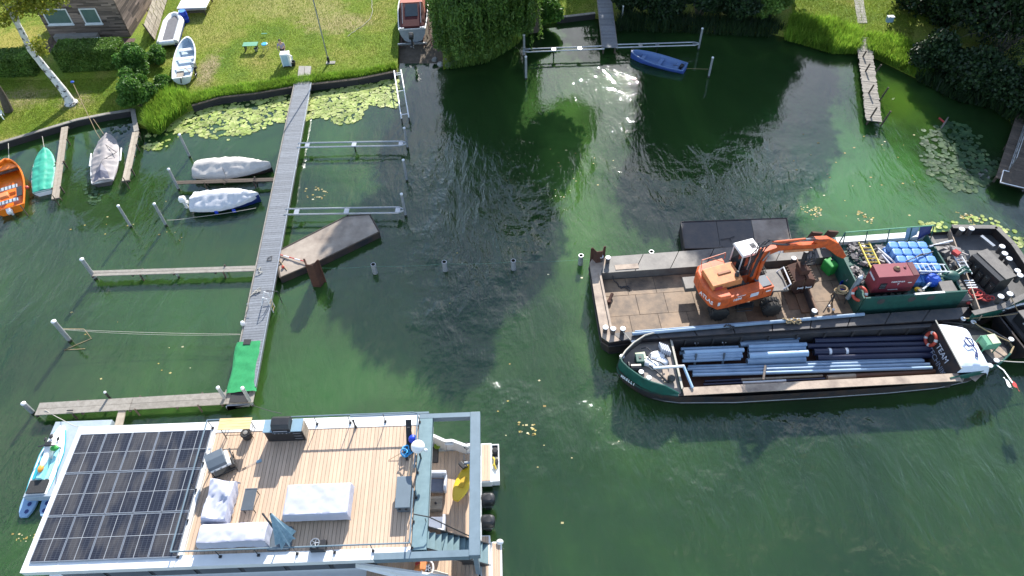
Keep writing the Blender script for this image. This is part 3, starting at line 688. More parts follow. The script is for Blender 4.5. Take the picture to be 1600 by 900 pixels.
shrub('bushy bright green shrub at the right end of the clipped hedge', P(216, 124, LZ), 1.5, 1.3, 3.3, 24000, seed=3, size=.12, nb=14)
shrub('dark loose bush hanging over the left bank corner', P(222, 165, LZ), 1.4, 1.9, 2.6, 22000, 'leaf_shrub', .12, 4)
shrub('bright leafy bush joining the hedge shrub to the bank corner bush', P(220, 145, LZ), 1.1, 1.3, 2.4, 16000, 'leaf_shrub', .11, 17)
shrub('small grey green bush behind the white rowboat stern', P(246, 100, LZ), .9, 1.5, 1.3, 6000, 'leaf_shrub', .1, 5)
shrub('weedy yellow green bush beside the white rowboat', P(256, 138, LZ), .8, 1.2, .8, 4500, 'leaf_shrub', .1, 6)
# leaning birch
bt = P(112, 162, LZ); t = thing('birch_tree', 'leaning white birch with black marked bark on the left lawn', 'tree', bt)
B1 = [bt, P(98, 140, 1.5), P(72, 108, 3.0), P(48, 78, 4.6), P(32, 46, 6.1), P(14, 14, 7.6), P(-6, -14, 9.2), P(-30, -50, 11.5)]
mb = MB(); mb.tube(B1, [.36, .27, .24, .22, .19, .16, .13, .06], 12); mb.ball(bt + Vector((0, 0, .05)), (.5, .5, .22), 10, 5); part(mb, 'trunk', 'birch', t, world=True, smooth=True)
mb = MB(); mb.tube([B1[3], P(40, 68, 5.2), P(60, 70, 5.3)], [.08, .05, .02], 6); mb.tube([B1[4], P(26, 20, 7.2), P(30, -20, 9)], [.1, .07, .03], 6); mb.tube([B1[5], P(60, -10, 8), P(90, -20, 9)], [.08, .05, .02], 6); part(mb, 'limbs', 'birch', t, world=True, smooth=True)
leaf_cloud('crown', crown_pts([(*P(60, 70, 5.2), .65), (*P(66, 82, 4.9), .4), (*P(70, -2, 8.2), 1.1), (*P(50, 4, 7.8), 1.0), (*P(30, -25, 9), 1.6), (*P(84, -18, 8.5), 1.2), (*P(-10, -30, 10), 1.8), (*P(20, 14, 7.5), .8), (*P(4, 30, 7), .6)], 6500, .7), 'leaf_birch', .15, 1.4, t, .2, root=bt)
bt = P(14, 174, LZ); t = thing('tree', 'dark leaning tree trunk at the left edge beside the white chair', 'tree', bt)
mb = MB(); mb.tube([bt, P(4, 150, 1.6), P(-14, 120, 3.2), P(-40, 80, 5.5)], [.34, .24, .2, .14], 10); part(mb, 'trunk', 'bark', t, world=True, smooth=True)
leaf_cloud('crown', crown_pts([(*P(-60, 50, 7), 1.8), (*P(-50, 20, 8.5), 1.6)], 2500), 'leaf_birch', .2, 1.4, t, root=bt)

# ---------------------------------------------------------------- willow and the trees of the far bank
def willow():
    c = (2.5, 53.0, LZ); t = thing('willow_tree', 'big weeping willow hanging its branches over the top of the inlet', 'tree', c)
    bl = [(2.2, 51.5, 15.2, 3.0), (-0.5, 50.8, 12.0, 3.2), (4.6, 50.5, 12.4, 2.9), (1.5, 49.6, 9.0, 3.3), (5.6, 51.5, 8.0, 2.4), (-1.8, 52.5, 8.5, 2.6), (2.0, 54.5, 12.0, 3.6), (-1.5, 56.5, 10.0, 3.2), (3.4, 50.5, 16.6, 1.8), (-1.5, 57.5, 16.5, 3.2), (0.8, 57, 18.3, 2.6)]
    limbs('willow', c, (2.2, 51.5, 13), .55, [b[:3] for b in bl], 'bark', t, 4)
    leaf_cloud('upper_crown', crown_pts(bl, 38000, .55), 'leaf_willow', .3, 1.8, t, .3, root=c); pts = []
    # hanging strands
    q = random.Random(5); mb = MB()
    for i in range(620):
        b = bl[q.choice([1, 3, 3, 5, 5, 5, 7])]; a = q.uniform(0, 6.283); rr = b[3] * q.uniform(.6, 1.05)
        x, y = b[0] + math.cos(a) * rr, b[1] + math.sin(a) * rr
        if y < 48.4 or x < -4.4 or x > 2.6 or (x > 4.5 and y < 50.3): continue
        z0 = b[2] - b[3] * .2; z1 = max(1.0 + 1.4 * abs(noise.noise(Vector((x * .6, y * .6, 0)))) * 3, 1.0); n = max(6, int((z0 - z1) / .09))
        zz = np.linspace(z0, z1, n); sw = (z0 - zz) * .05
        pts.append(np.column_stack([x + sw * math.cos(a) + NR.normal(size=n) * .05, y + sw * math.sin(a) + NR.normal(size=n) * .05, zz]))
        if i % 4 == 0: mb.tube([(x, y, z0), (x + sw[-1] * math.cos(a), y + sw[-1] * math.sin(a), z1)], .012, 4)
    for i in range(950):
        px = q.uniform(677, 836); zb = q.uniform(1.3, 3.2); lim = 94 - 50 * max(0, (px - 750) / 80) - 22 * max(0, (712 - px) / 35) + 16 * noise.noise(Vector((px * .09, 3, 0))); p = P(px, min(lim, q.uniform(10, 110)) - q.uniform(0, 5), zb)
        n = q.choice((22, 30, 44)); zz = np.linspace(zb + 3.6, zb, n); dr = (zz - zb) * .12
        pts.append(np.column_stack([p.x + NR.normal(size=n) * .05 + dr * math.sin(i), p.y + dr + NR.normal(size=n) * .05, zz]))
    part(mb, 'hanging_twigs', 'bark', t, world=True, kind='stuff')
    leaf_cloud('crown', np.concatenate(pts), 'leaf_willow', .11, 2.6, t, .55, root=c)
willow()
shrub('green shrub at the water beside the willow and grey top jetty', P(848, 34, LZ), 1.8, 1.6, 2.3, 11000, 'leaf_shrub', .15, 8)
specs = [
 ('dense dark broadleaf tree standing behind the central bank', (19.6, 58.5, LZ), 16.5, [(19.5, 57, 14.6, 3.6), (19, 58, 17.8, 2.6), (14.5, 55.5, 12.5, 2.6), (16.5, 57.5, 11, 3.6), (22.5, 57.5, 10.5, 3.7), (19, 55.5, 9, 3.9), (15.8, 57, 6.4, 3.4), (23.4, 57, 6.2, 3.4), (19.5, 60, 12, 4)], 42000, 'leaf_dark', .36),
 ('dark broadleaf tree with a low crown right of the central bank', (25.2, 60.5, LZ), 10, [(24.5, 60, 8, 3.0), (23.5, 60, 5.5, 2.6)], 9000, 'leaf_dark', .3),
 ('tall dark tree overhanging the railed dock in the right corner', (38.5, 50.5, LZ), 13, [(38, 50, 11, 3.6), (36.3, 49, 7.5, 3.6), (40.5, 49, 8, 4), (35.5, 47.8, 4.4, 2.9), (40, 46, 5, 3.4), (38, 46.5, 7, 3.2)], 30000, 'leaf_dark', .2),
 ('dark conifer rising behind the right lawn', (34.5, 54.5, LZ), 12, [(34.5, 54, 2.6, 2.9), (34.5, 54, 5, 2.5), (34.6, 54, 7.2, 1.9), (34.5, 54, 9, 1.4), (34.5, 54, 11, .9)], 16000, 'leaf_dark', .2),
 ('round shade tree behind the left of the central bushes', (14, 71, LZ), 11, [(13, 70, 9, 4), (17, 71, 7, 3.6), (9.5, 72, 6, 3)], 9000, 'leaf_dark', .42),
 ('broad shade tree behind the big dark tree of the central bank', (21, 73, LZ), 12, [(20, 72, 10, 4.2), (22, 73, 6, 3.0)], 8000, 'leaf_dark', .42),
 ('shade tree behind the right hand conifer', (42, 62, LZ), 14, [(41, 61, 12, 4.2), (42, 61, 8, 3.4), (45, 60, 9, 4.5), (50, 57, 9, 5)], 13000, 'leaf_dark', .42),
 ('round tree far behind the grey top jetty', (10, 84, LZ), 13, [(10, 84, 11, 5), (15, 85, 9, 4.5), (5, 85, 9, 4.5)], 9000, 'leaf_dark', .45),
]
for i, (lb, c, top, bl, n, m, s) in enumerate(specs):
    tree('tree', lb, c, (c[0], c[1], top), bl, n, m, s, seed=20 + i, r0=.4)
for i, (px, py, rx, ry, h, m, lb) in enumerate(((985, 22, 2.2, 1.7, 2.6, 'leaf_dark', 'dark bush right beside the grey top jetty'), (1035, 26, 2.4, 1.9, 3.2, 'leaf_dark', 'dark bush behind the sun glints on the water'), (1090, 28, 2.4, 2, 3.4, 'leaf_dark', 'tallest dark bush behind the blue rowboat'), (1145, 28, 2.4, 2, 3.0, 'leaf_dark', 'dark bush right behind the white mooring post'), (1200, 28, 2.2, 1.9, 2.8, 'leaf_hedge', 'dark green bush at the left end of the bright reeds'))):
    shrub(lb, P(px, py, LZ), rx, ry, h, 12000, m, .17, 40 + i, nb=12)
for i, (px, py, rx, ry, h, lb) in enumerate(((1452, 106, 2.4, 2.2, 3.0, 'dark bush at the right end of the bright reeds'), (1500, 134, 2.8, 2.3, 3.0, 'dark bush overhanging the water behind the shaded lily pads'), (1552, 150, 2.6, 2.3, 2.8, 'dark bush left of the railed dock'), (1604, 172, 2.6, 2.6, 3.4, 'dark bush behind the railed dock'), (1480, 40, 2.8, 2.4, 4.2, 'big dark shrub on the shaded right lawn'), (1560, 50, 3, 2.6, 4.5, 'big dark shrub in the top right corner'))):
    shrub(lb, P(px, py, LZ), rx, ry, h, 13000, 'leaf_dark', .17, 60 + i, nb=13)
# bare twiggy bush on the right
c = P(1560, 85, LZ); t = thing('bare_shrub', 'tangle of bare grey branches arching over the dark right bank', 'shrub', c); mb = MB(); q = random.Random(9)
for i in range(26):
    a = q.uniform(1.8, 5.6); L_ = q.uniform(2.2, 4.6); h = q.uniform(1.8, 4.4); pts = []
    for k in range(6):
        s_ = k / 5; pts.append(c + Vector((math.cos(a) * L_ * s_ + q.uniform(-.12, .12), math.sin(a) * L_ * s_ * .8 + q.uniform(-.12, .12), h * math.sin(s_ * 2.2) + q.uniform(-.1, .1))))
    mb.tube(pts, [.035, .03, .024, .018, .012, .006], 5)
part(mb, 'branches', 'branch', t, world=True)
leaf_cloud('foliage', crown_pts([(c.x, c.y, 1.6, 1.8)], 1500), 'leaf_dark', .12, 1.5, t, root=c)

# ================================================================ mooring posts, piers, booms
def post_h(b, t):
    A = P(*b, 0); best = None
    for k in range(4, 90):
        h = k * .05; x, y = PX(A + Vector((0, 0, h))); d = (x - t[0]) ** 2 + (y - t[1]) ** 2
        if best is None or d < best[0]: best = (d, h)
    return best[1]
def post(label, b, tp=None, h=None, r=.085, m='galv_post', cap='cap_white', group='mooring posts', lean=0, name='mooring_post'):
    A = P(*b, 0)
    if h is None: h = post_h(b, tp)
    t = thing(name, label, 'post', A, 0, group); dx = 0
    part(MB().cyl((0, 0, -.6), (0, 0, .16), r * 1.03, 12), 'wet_foot', 'post_wet', t, smooth=True)
    part(MB().cyl((0, 0, .15), (0, 0, h - .04), r, 12), 'shaft', m, t, smooth=True)
    part(MB().lathe([(r * 1.12, h - .05), (r * 1.12, h), (r * .7, h + .035), (.002, h + .045)], n=12), 'cap', cap, t, smooth=True)
    t.rotation_euler = (lean * .03, lean * .02, 0)
    return t
G = 'mooring posts'
post('white capped steel post left of the clothless bay, nearer the grey covered boat', (205, 355), (184, 321))
post('white capped steel post standing alone just left of the pale covered boat', (260, 353), (242, 317))
post('white capped post at the free end of the narrow walkway between the covered boats', (280, 297), (262, 264))
post('white capped post at the edge of the left lily pads above the beige covered boat', (297, 246), (279, 211))
post('white capped post at the outer end of the long plank walkway', (150, 436), (123, 407), r=.11)
post('white capped post holding the two stretched mooring lines', (110, 533), (83, 502), r=.12)
post('white capped post at the outer end of the lowest walkway', (53, 646), (36, 620), h=1.0, r=.11)
post('left one of the two posts at the foot of the green carpet', (356, 630), (341, 608), h=1.5)
post('right one of the two posts at the foot of the green carpet', (395, 634), (376, 607), h=1.7)
post('short stub post under the middle of the plank walkway', (280, 434), (277, 426), h=.45, r=.06)
post('stub post on the lowest walkway beside a rope', (177, 628), (174, 619), h=.95, r=.06, m='dark_metal')
post('post beyond the end of the lower tube boom', (634, 338), (627, 303))
post('post standing in the water between the two tube booms', (636, 283), (631, 249))
post('post beyond the end of the upper tube boom', (637, 232), (632, 199))
post('upper one of the posts at the left end of the top boom', (819, 88), (815, 54), r=.09)
post('lower one of the posts at the left end of the top boom', (822, 124), (819, 88), r=.09)
post('white post at the right end of the top boom', (1091, 78), (1097, 44), r=.08)
post('white post tied to the stern of the blue rowboat', (1107, 121), (1114, 89), r=.08)
post('thin post between the grey top jetty and the dark bushes', (971, 38), (974, 9), r=.06)
post('thin post in the water behind the work barge stern', (1520, 158), (1523, 146), h=.8, r=.035, m='branch', cap='branch')

# open steel tube piles on the diagonal line
def open_pile(label, px, py, h=.75):
    A = P(px, py, h); t = thing('tube_pile', label, 'pile', (A.x, A.y, 0), 0, 'open steel tube piles')
    mb = MB(); rings = []
    for r_, z in ((.145, -.6), (.145, h), (.112, h), (.112, h - .7)): rings.append([Vector((math.cos(a) * r_, math.sin(a) * r_, z)) for a in [2 * math.pi * j / 16 for j in range(16)]])
    mb.loft(rings[:2]); part(mb, 'tube', 'galv_post', t, smooth=True)
    mb = MB(); mb.loft(rings[1:3]); part(mb, 'rim', 'galv', t)
    mb = MB(); mb.loft(rings[2:]); mb.v.append((0, 0, h - .7)); part(mb, 'inside', 'post_wet', t)
for px, py, l in ((583, 413, 'open steel tube pile right of the rusty sheet pile'), (694, 409, 'open steel tube pile in the middle of the open water'), (802, 407, 'open steel tube pile between mid water and the bright green strip'), (908, 399, 'open steel tube pile just left of the work barge corner'), (1018, 393, 'open steel tube pile behind the work barge side deck'), (1127, 387, 'open steel tube pile beside the excavator cab')):
    open_pile(l, px, py)
def rope(label, pts, r=.012, m='rope_pale', sag=0, n=10, name='rope', cat='rope', wob=0):
    out = []
    q = random.Random(len(label))
    for i in range(len(pts) - 1):
        a, b = Vector(pts[i]), Vector(pts[i + 1])
        for k in range(n):
            s_ = k / n; out.append(a.lerp(b, s_) - Vector((0, 0, sag * 4 * s_ * (1 - s_))) + Vector((q.uniform(-wob, wob), q.uniform(-wob, wob), 0)))
    out.append(Vector(pts[-1]))
    return solo(MB().tube(out, r, 5), name, m, label, cat)
rope('thin green line stretched from the rusty sheet pile past the tube piles', [P(488, 418, .8), P(583, 416, .35), P(694, 412, .35), P(802, 409, .35), P(930, 404, .6)], .006, 'rope_green', .1)

def planks(parent, A, B, w0, z, n, m, gap=.012, th=.045, along=False, jit=.01, name='plank', ragged=0):
    A = Vector((A[0], A[1], 0)); B = Vector((B[0], B[1], 0)); d = B - A; L_ = d.length; d.normalize(); nr = Vector((-d.y, d.x, 0))
    for i in range(n):
        zz = z + rng.uniform(-jit, jit) * .6
        if along:
            s0 = -w0 / 2 + w0 * i / n + gap / 2; s1 = -w0 / 2 + w0 * (i + 1) / n - gap / 2
            q_ = [A + nr * s0, A + nr * s1, B + nr * s1, B + nr * s0]
        else:
            t0 = L_ * i / n + gap / 2; t1 = L_ * (i + 1) / n - gap / 2; e0, e1 = rng.uniform(-ragged, ragged), rng.uniform(-ragged, ragged)
            q_ = [A + d * t0 + nr * (-w0 / 2 + e0), A + d * t0 + nr * (w0 / 2 + e1), A + d * t1 + nr * (w0 / 2 + e1), A + d * t1 + nr * (-w0 / 2 + e0)]
        part(MB().prism(q_, zz - th, zz), name, m, parent, world=True)
# --- the long pier
PA = (P(462, 130, .6) + P(484, 130, .6)) / 2; PB = Vector((-13.78, 19.6, .6))
t = thing('long_pier', 'long grey plank pier running from the lawn out to the houseboat', 'pier', (PA.x, PA.y, 0)); PIER = t
planks(t, PA, PB, 1.16, .6, 150, 'pier_deck', .014, .04, jit=.004)
d = (PB - PA).normalized(); nr = Vector((-d.y, d.x, 0))
for s_ in (-1, 1):
    q_ = [PA + nr * s_ * .60, PA + nr * s_ * .66, PB + nr * s_ * .66, PB + nr * s_ * .60]
    part(MB().prism(q_, .44, .625), 'edge_beam', 'galv' if s_ > 0 else 'wood_grey', t, world=True)
for k in range(9):
    c = PA.lerp(PB, (k + .3) / 9)
    for s_ in (-1, 1): part(MB().cyl(c + nr * s_ * .45 + Vector((0, 0, -1.2)), c + nr * s_ * .45 + Vector((0, 0, -.05)), .07, 8), 'pile', 'wood_dark', t, world=True)
    part(MB().prism([c + nr * .6 - d * .06, c - nr * .6 - d * .06, c - nr * .6 + d * .06, c + nr * .6 + d * .06], .44, .555), 'cross_beam', 'wood_dark', t, world=True)
q_ = [P(467, 103, .62), P(486, 103, .62), P(484, 119, .62), P(465, 119, .62)]
t2 = thing('landing_slabs', 'two pale slabs laid on the grass at the top of the long pier', 'slab', q_[0])
part(MB().prism([q_[0], q_[0].lerp(q_[1], .48), q_[3].lerp(q_[2], .48), q_[3]], .42, .62), 'slab', 'concrete', t2, world=True); part(MB().prism([q_[0].lerp(q_[1], .52), q_[1], q_[2], q_[3].lerp(q_[2], .52)], .42, .615), 'slab', 'concrete', t2, world=True)
part(MB().prism([P(464, 120, .6), P(485, 120, .6), P(484, 131, .6), P(461, 131, .6)], .5, .602), 'entry_board', 'concrete', PIER, world=True)
# green carpet with folds
def cloth_strip(A, B, w0, z, nx, ny, amp, extra=None):
    A = Vector((A[0], A[1], 0)); B = Vector((B[0], B[1], 0)); d = (B - A); nr = Vector((-d.y, d.x, 0)).normalized(); rings = []
    for i in range(nx + 1):
        s_ = i / nx; row = []
        for j in range(ny + 1):
            v_ = j / ny - .5; p = A + d * s_ + nr * (v_ * (w0 + (extra(s_, v_) if extra else 0)))
            row.append(Vector((p.x, p.y, z + amp * (noise.noise(Vector((p.x * 2.3, p.y * 2.3, 1))) + .6 * noise.noise(Vector((p.x * 7, p.y * 3, 5)))) - (.10 if abs(v_) > .47 else 0))))
        rings.append(row)
    return MB().loft(rings[::-1], ring_closed=False)
ca = (P(373, 534, .62) + P(405, 534, .62)) / 2; cb = (P(357, 613, .62) + P(392, 613, .62)) / 2
t = thing('green_carpet', 'bright green artificial grass carpet over the lower end of the pier', 'carpet', ca)
part(cloth_strip(ca, cb, 1.30, .66, 50, 12, .035, lambda s_, v_: .06 * math.sin(s_ * 9) + (.32 * max(0, s_ - .8) * 5 if v_ > 0 else .05)), 'carpet_sheet', 'carpet', t, world=True, smooth=True)
solo(MB().prism([P(382, 531, .63), P(393, 531, .63), P(391, 539, .63), P(380, 539, .63)], .66, .69), 'rubber_mat', 'mat_black', 'small black rubber mat at the top edge of the green carpet', 'mat')
t = thing('pier_head', 'small platform at the foot of the pier between the two posts', 'platform', P(370, 625, 0))
planks(t, (P(350, 620, .5) + Vector((0, 0, 0))), P(398, 617, .5), .85, .52, 9, 'wood_grey')
part(MB().prism([P(352, 612, .5), P(391, 612, .5), P(388, 632, .5), P(352, 634, .5), P(354, 638, .5)], .3, .46), 'frame', 'galv', t, world=True)
solo(MB().prism([P(362, 612, .55), P(388, 612, .55), P(387, 629, .55), P(358, 629, .55)], .55, .585), 'door_mat', 'mat_black', 'coarse black scraper mat at the foot of the green carpet', 'mat')
# --- side walkways on the left
def walkway(label, a, b, w0, z, n, m='wood_grey', posts=0, ends=None):
    A = P(*a, z); B = P(*b, z); t = thing('plank_walkway', label, 'walkway', (A.x, A.y, 0))
    d = (B - A).normalized(); nr = Vector((-d.y, d.x, 0)); L_ = (B - A).length; seg = max(1, int(L_ / 4)); 
    for k in range(seg):
        A2, B2 = A.lerp(B, k / seg), A.lerp(B, (k + 1) / seg - .002); planks(t, A2, B2, w0, z, n, m, .015, .05, along=True)
    for k in range(seg * 2 + 1):
        c = A.lerp(B, min(.99, max(.01, k / (seg * 2)))); part(MB().prism([c + nr * w0 * .55 - d * .05, c - nr * w0 * .55 - d * .05, c - nr * w0 * .55 + d * .05, c + nr * w0 * .55 + d * .05], z - .15, z - .052), 'cross_beam', 'wood_dark', t, world=True)
    for k in range(posts):
        c = A.lerp(B, (k + .6) / posts)
        for s_ in (-1, 1): part(MB().cyl(c + nr * s_ * w0 * .55 + Vector((0, 0, -z - .6)), c + nr * s_ * w0 * .55 + Vector((0, 0, rng.uniform(-.05, .12))), .05, 7), 'pile', 'wood_dark', t, world=True)
    return t
walkway('narrow grey walkway between the beige and the pale covered boats', (274, 285), (428, 280), .34, .5, 2, 'wood_dark', 2)
walkway('long pale single walkway running left from the pier to a capped post', (143, 427), (402, 419), .42, .5, 2, 'wood_grey', 2)
walkway('lowest walkway of two weathered beams beside the houseboat', (58, 639), (352, 622), .72, .5, 2, 'wood_grey', 3)
solo(MB().prism([P(185, 637, .5), P(196, 637, .5), P(190, 664, .5), P(178, 664, .5)], .36, .44), 'gangplank', 'wood_pale', 'short weathered plank leading from the lowest walkway to the houseboat', 'plank')
t = walkway('weathered two board jetty between the green and the grey covered boats', (101, 198), (86, 310), .46, .5, 2, 'wood_pale', 3)
t = walkway('weathered jetty right of the grey covered boat beside the lily pads', (212, 206), (196, 282), .46, .5, 2, 'wood_pale', 2)
# dark stakes
for i, (b, tp, lb) in enumerate((((93, 322), (84, 307), 'dark stake at the end of the jetty beside the green covered boat'), ((44, 338), (34, 322), 'dark stake behind the orange boat stern'), ((203, 296), (193, 280), 'dark stake at the end of the jetty right of the grey covered boat'), ((97, 314), (92, 306), 'short second stake at the end of the jetty beside the green covered boat'))):
    A = P(*b, 0); solo(MB().cyl((A.x, A.y, -.5), (A.x - .1, A.y + .15, post_h(b, tp)), .045, 7, .03), 'wooden_stake', 'wood_dark', lb, 'stake', group='wooden stakes')

# --- tube booms right of the pier
def boom(label, a, b, gap, z, brackets, tip='point', name='tube_boom', supports=()):
    A = P(*a, z); B = P(*b, z); d = (B - A); L_ = d.length; d.normalize(); nr = Vector((-d.y, d.x, 0)); t = thing(name, label, 'mooring boom', (A.x, A.y, 0))
    for s_ in (-1, 1):
        e = B - d * .35; part(MB().tube([A + nr * s_ * gap / 2, e + nr * s_ * gap / 2, B + nr * s_ * .05], .055, 8), 'tube', 'galv', t, world=True, smooth=True)
    for k in brackets:
        c = A.lerp(B, k); part(MB().box((c.x, c.y, z), (.3, gap, .05), rz=math.atan2(d.y, d.x)), 'bracket', 'galv', t, world=True)
        part(MB().box((c.x, c.y, z - .07), (.06, gap * .8, .12), rz=math.atan2(d.y, d.x)), 'rib', 'dark_metal', t, world=True)
    for k in supports:
        c = A.lerp(B, k); part(MB().cyl((c.x, c.y, -.6), (c.x, c.y, z - .02), .05, 8), 'support_pile', 'post_wet', t, world=True)
    return t
boom('upper tube boom of two galvanised tubes right of the pier', (465, 227), (635, 224), .46, .6, (.09, .52, .95), supports=(.52,))
boom('lower tube boom of two galvanised tubes above the drifting pontoon', (445, 331), (631, 328), .5, .6, (.1, .52, .95), supports=(.52,))
boom('left half of the top tube boom beside the grey jetty', (944, 74), (817, 79), .42, .7, (.3, .62, .95), supports=(.62,))
boom('right half of the top tube boom above the blue rowboat', (962, 72), (1092, 68), .42, .7, (.3, .5, .95), supports=(.5,))
# narrow landing stage by the slip
A = P(621, 110, .7); B = P(633, 184, .6); t = thing('landing_stage', 'narrow white painted ladder frame stage standing off the lawn corner', 'landing stage', (A.x, A.y, 0)); d = (B - A).normalized(); nr = Vector((-d.y, d.x, 0))
for s_ in (-1, 1): part(MB().tube([A + nr * s_ * .26, B + nr * s_ * .26], .045, 8), 'rail', 'cap_white', t, world=True, smooth=True)
for k in (.06, .1, .45, .93): c = A.lerp(B, k); part(MB().tube([c + nr * .26, c - nr * .26], .03, 6), 'rung', 'cap_white', t, world=True)
for k in (.02, .97):
    for s_ in (-1, 1): c = A.lerp(B, k) + nr * s_ * .26; part(MB().cyl((c.x, c.y, -.5), (c.x, c.y, .58), .04, 6), 'leg', 'dark_metal', t, world=True)
A = P(634, 155, 0); t = post('small white knobbed post beside the narrow landing stage', (634, 156), h=.5, r=.04)

# --- top jetty and right jetty
A = P(941, -30, .75); B = P(953, 74, .75); t = thing('grey_jetty', 'grey plank jetty at the top running out to the tube boom', 'jetty', (A.x, A.y, 0)); planks(t, A, B, 1.15, .75, 44, 'pier_deck', .012, .045)
d = (B - A).normalized(); nr = Vector((-d.y, d.x, 0))
for s_ in (-1, 1): part(MB().prism([A + nr * s_ * .56, A + nr * s_ * .62, B + nr * s_ * .62, B + nr * s_ * .56], .58, .74), 'edge_beam', 'wood_grey', t, world=True)
for k in (.5, .75, .96):
    for s_ in (-1, 1): c = A.lerp(B, k) + nr * s_ * .45; part(MB().cyl((c.x, c.y, -.6), (c.x, c.y, .6), .07, 8), 'pile', 'wood_dark', t, world=True)
A = P(1349, 58, .6); B = P(1366, 189, .6); t = thing('old_wooden_jetty', 'old silvery plank jetty with ragged edges on the right', 'jetty', (A.x, A.y, 0)); planks(t, A, B, 1.05, .6, 62, 'wood_grey', .02, .04, ragged=.045, jit=.02)
d = (B - A).normalized(); nr = Vector((-d.y, d.x, 0))
for s_ in (-.35, .35): part(MB().prism([A + nr * (s_ - .05), A + nr * (s_ + .05), B + nr * (s_ + .05), B + nr * (s_ - .05)], .4, .555), 'joist', 'wood_dark', t, world=True)
for (bx, by), (tx, ty) in (((1340, 99), (1347, 84)), ((1344, 122), (1351, 103)), ((1349, 156), (1358, 137)), ((1352, 194), (1364, 172)), ((1374, 197), (1385, 178)), ((1372, 158), (1379, 140)), ((1366, 112), (1371, 105))):
    Q = P(bx, by, 0); T = P(tx, ty, post_h((bx, by), (tx, ty))) ; part(MB().cyl((Q.x, Q.y, -.5), (Q.x + .25, Q.y - .1, post_h((bx, by), (tx, ty)) + .25), .06, 7), 'stake', 'wood_dark', t, world=True)
# railed dock right edge
A = P(1625, 150, .7); B = P(1583, 286, .7); t = thing('railed_dock', 'brown plank dock with a pale edge and tubular rail at the right edge', 'dock', (A.x, A.y, 0)); d = (B - A).normalized(); nr = Vector((-d.y, d.x, 0))
planks(t, A, B, 2.0, .7, 40, 'wood_dark', .012, .05)
planks(t, P(1566, 283, .7) , P(1572, 262, .7), .02, .7, 1, 'wood_dark')
part(MB().prism([P(1563, 285, .7), P(1612, 297, .7), P(1614, 268, .7), P(1567, 266, .7)], .6, .712), 'head_board', 'wood_dark', t, world=True)
def strip3(a, b, w0=.03, zz=.74): return MB().tube([P(*a, zz), P(*b, zz)], w0, 6)
for a_, b_ in (((1563, 285), (1614, 297)), ((1563, 285), (1568, 266)), ((1568, 266), (1577, 268))): part(strip3(a_, b_), 'edge_trim', 'cap_white', t, world=True)
a_, b_ = P(1576, 266, .75), P(1605, 182, .75)
for zz in (.75, 1.15, 1.7): part(MB().tube([Vector((a_.x, a_.y, zz)), Vector((b_.x, b_.y, zz))], .028, 6), 'rail', 'galv', t, world=True)
for k in range(6): c = a_.lerp(b_, k / 5); part(MB().tube([Vector((c.x, c.y, .6)), Vector((c.x, c.y, 1.7))], .025, 6), 'rail_post', 'galv', t, world=True)
for k in (.3, .6, .95):
    for s_ in (-.9, .9): c = A.lerp(B, k) + nr * s_; part(MB().cyl((c.x, c.y, -.6), (c.x, c.y, .6), .08, 8), 'pile', 'wood_dark', t, world=True)

# --- drifting pontoons
t = thing('steel_pontoon', 'flat rusty tan pontoon with a pointed corner moored beside the pier', 'pontoon', P(500, 400, 0))
pp = [P(x, y, .5) for x, y in ((431, 394), (541, 338), (578, 335), (593, 362), (494, 410), (437, 434))]
part(MB().prism(pp, -.3, .44), 'hull', 'hull_black', t, world=True)
part(MB().prism([p.lerp(P(510, 385, .5), .02) for p in pp], .44, .5), 'deck_plate', 'pontoon_top', t, world=True)
for i in range(len(pp)): part(MB().tube([pp[i] + Vector((0, 0, .01)), pp[(i + 1) % len(pp)] + Vector((0, 0, .01))], .035, 6), 'rim', 'wood_dark', t, world=True)
solo(MB().tube([P(434, 397, .56), P(478, 409, .62)], .03, 7), 'ranging_pole', 'red', 'thin red and white pole lying across the pontoon corner', 'pole')
mb = MB()
for k in (1, 3): mb.tube([P(434 + 44 * k / 5, 397 + 12 * k / 5, .575 + .012 * k), P(434 + 44 * (k + 1) / 5, 397 + 12 * (k + 1) / 5, .577 + .012 * (k + 1))], .034, 7)
part(mb, 'white_band', 'cap_white', bpy.data.objects['ranging_pole'], world=True)
for (a_, b_, m_, l_) in (((432, 402), (448, 422), 'rope_tan', 'tan rope crossing the near corner of the rusty pontoon'), ((445, 404), (434, 417), 'rope_dark', 'dark bar lying across the near corner of the rusty pontoon')): rope(l_, [P(*a_, .53), P(*b_, .53)], .025, m_, wob=.03, name='rope', cat='rope')
solo(MB().ball(P(442, 417, .58), .09), 'mooring_ball', 'ring_red', 'small rusty red ball on the near corner of the pontoon', 'ball')
# sheet pile
def sheet_pile(label, px, py, h, rz, s_=1.0, base=None):
    c = P(px, py, h); t = thing('sheet_pile', label, 'sheet pile', (c.x, c.y, 0), rz); w_ = .45 * s_
    prof = [(-w_, .2), (-w_ * .78, .2), (-w_ * .5, -.2), (w_ * .5, -.2), (w_ * .78, .2), (w_, .2)]
    rings = [[Vector((x, y, z)) for x, y in prof] + [Vector((x, y + .05, z)) for x, y in prof[::-1]] for z in (-.6, h)]
    part(MB().loft(rings, True, True), 'steel_profile', 'rust_deep', t); return t
sheet_pile('rusty brown sheet pile standing at the tip of the tan pontoon', 484, 410, 1.9, rad(-8))
t = thing('black_pontoon', 'flat black pontoon floating behind the work barge', 'pontoon', P(1150, 370, 0))
pp = [P(x, y, .75) for x, y in ((1064, 347), (1229, 341), (1238, 385), (1070, 389))]
part(MB().prism(pp, -.3, .69), 'hull', 'hull_black', t, world=True); mid = P(1150, 366, .75)
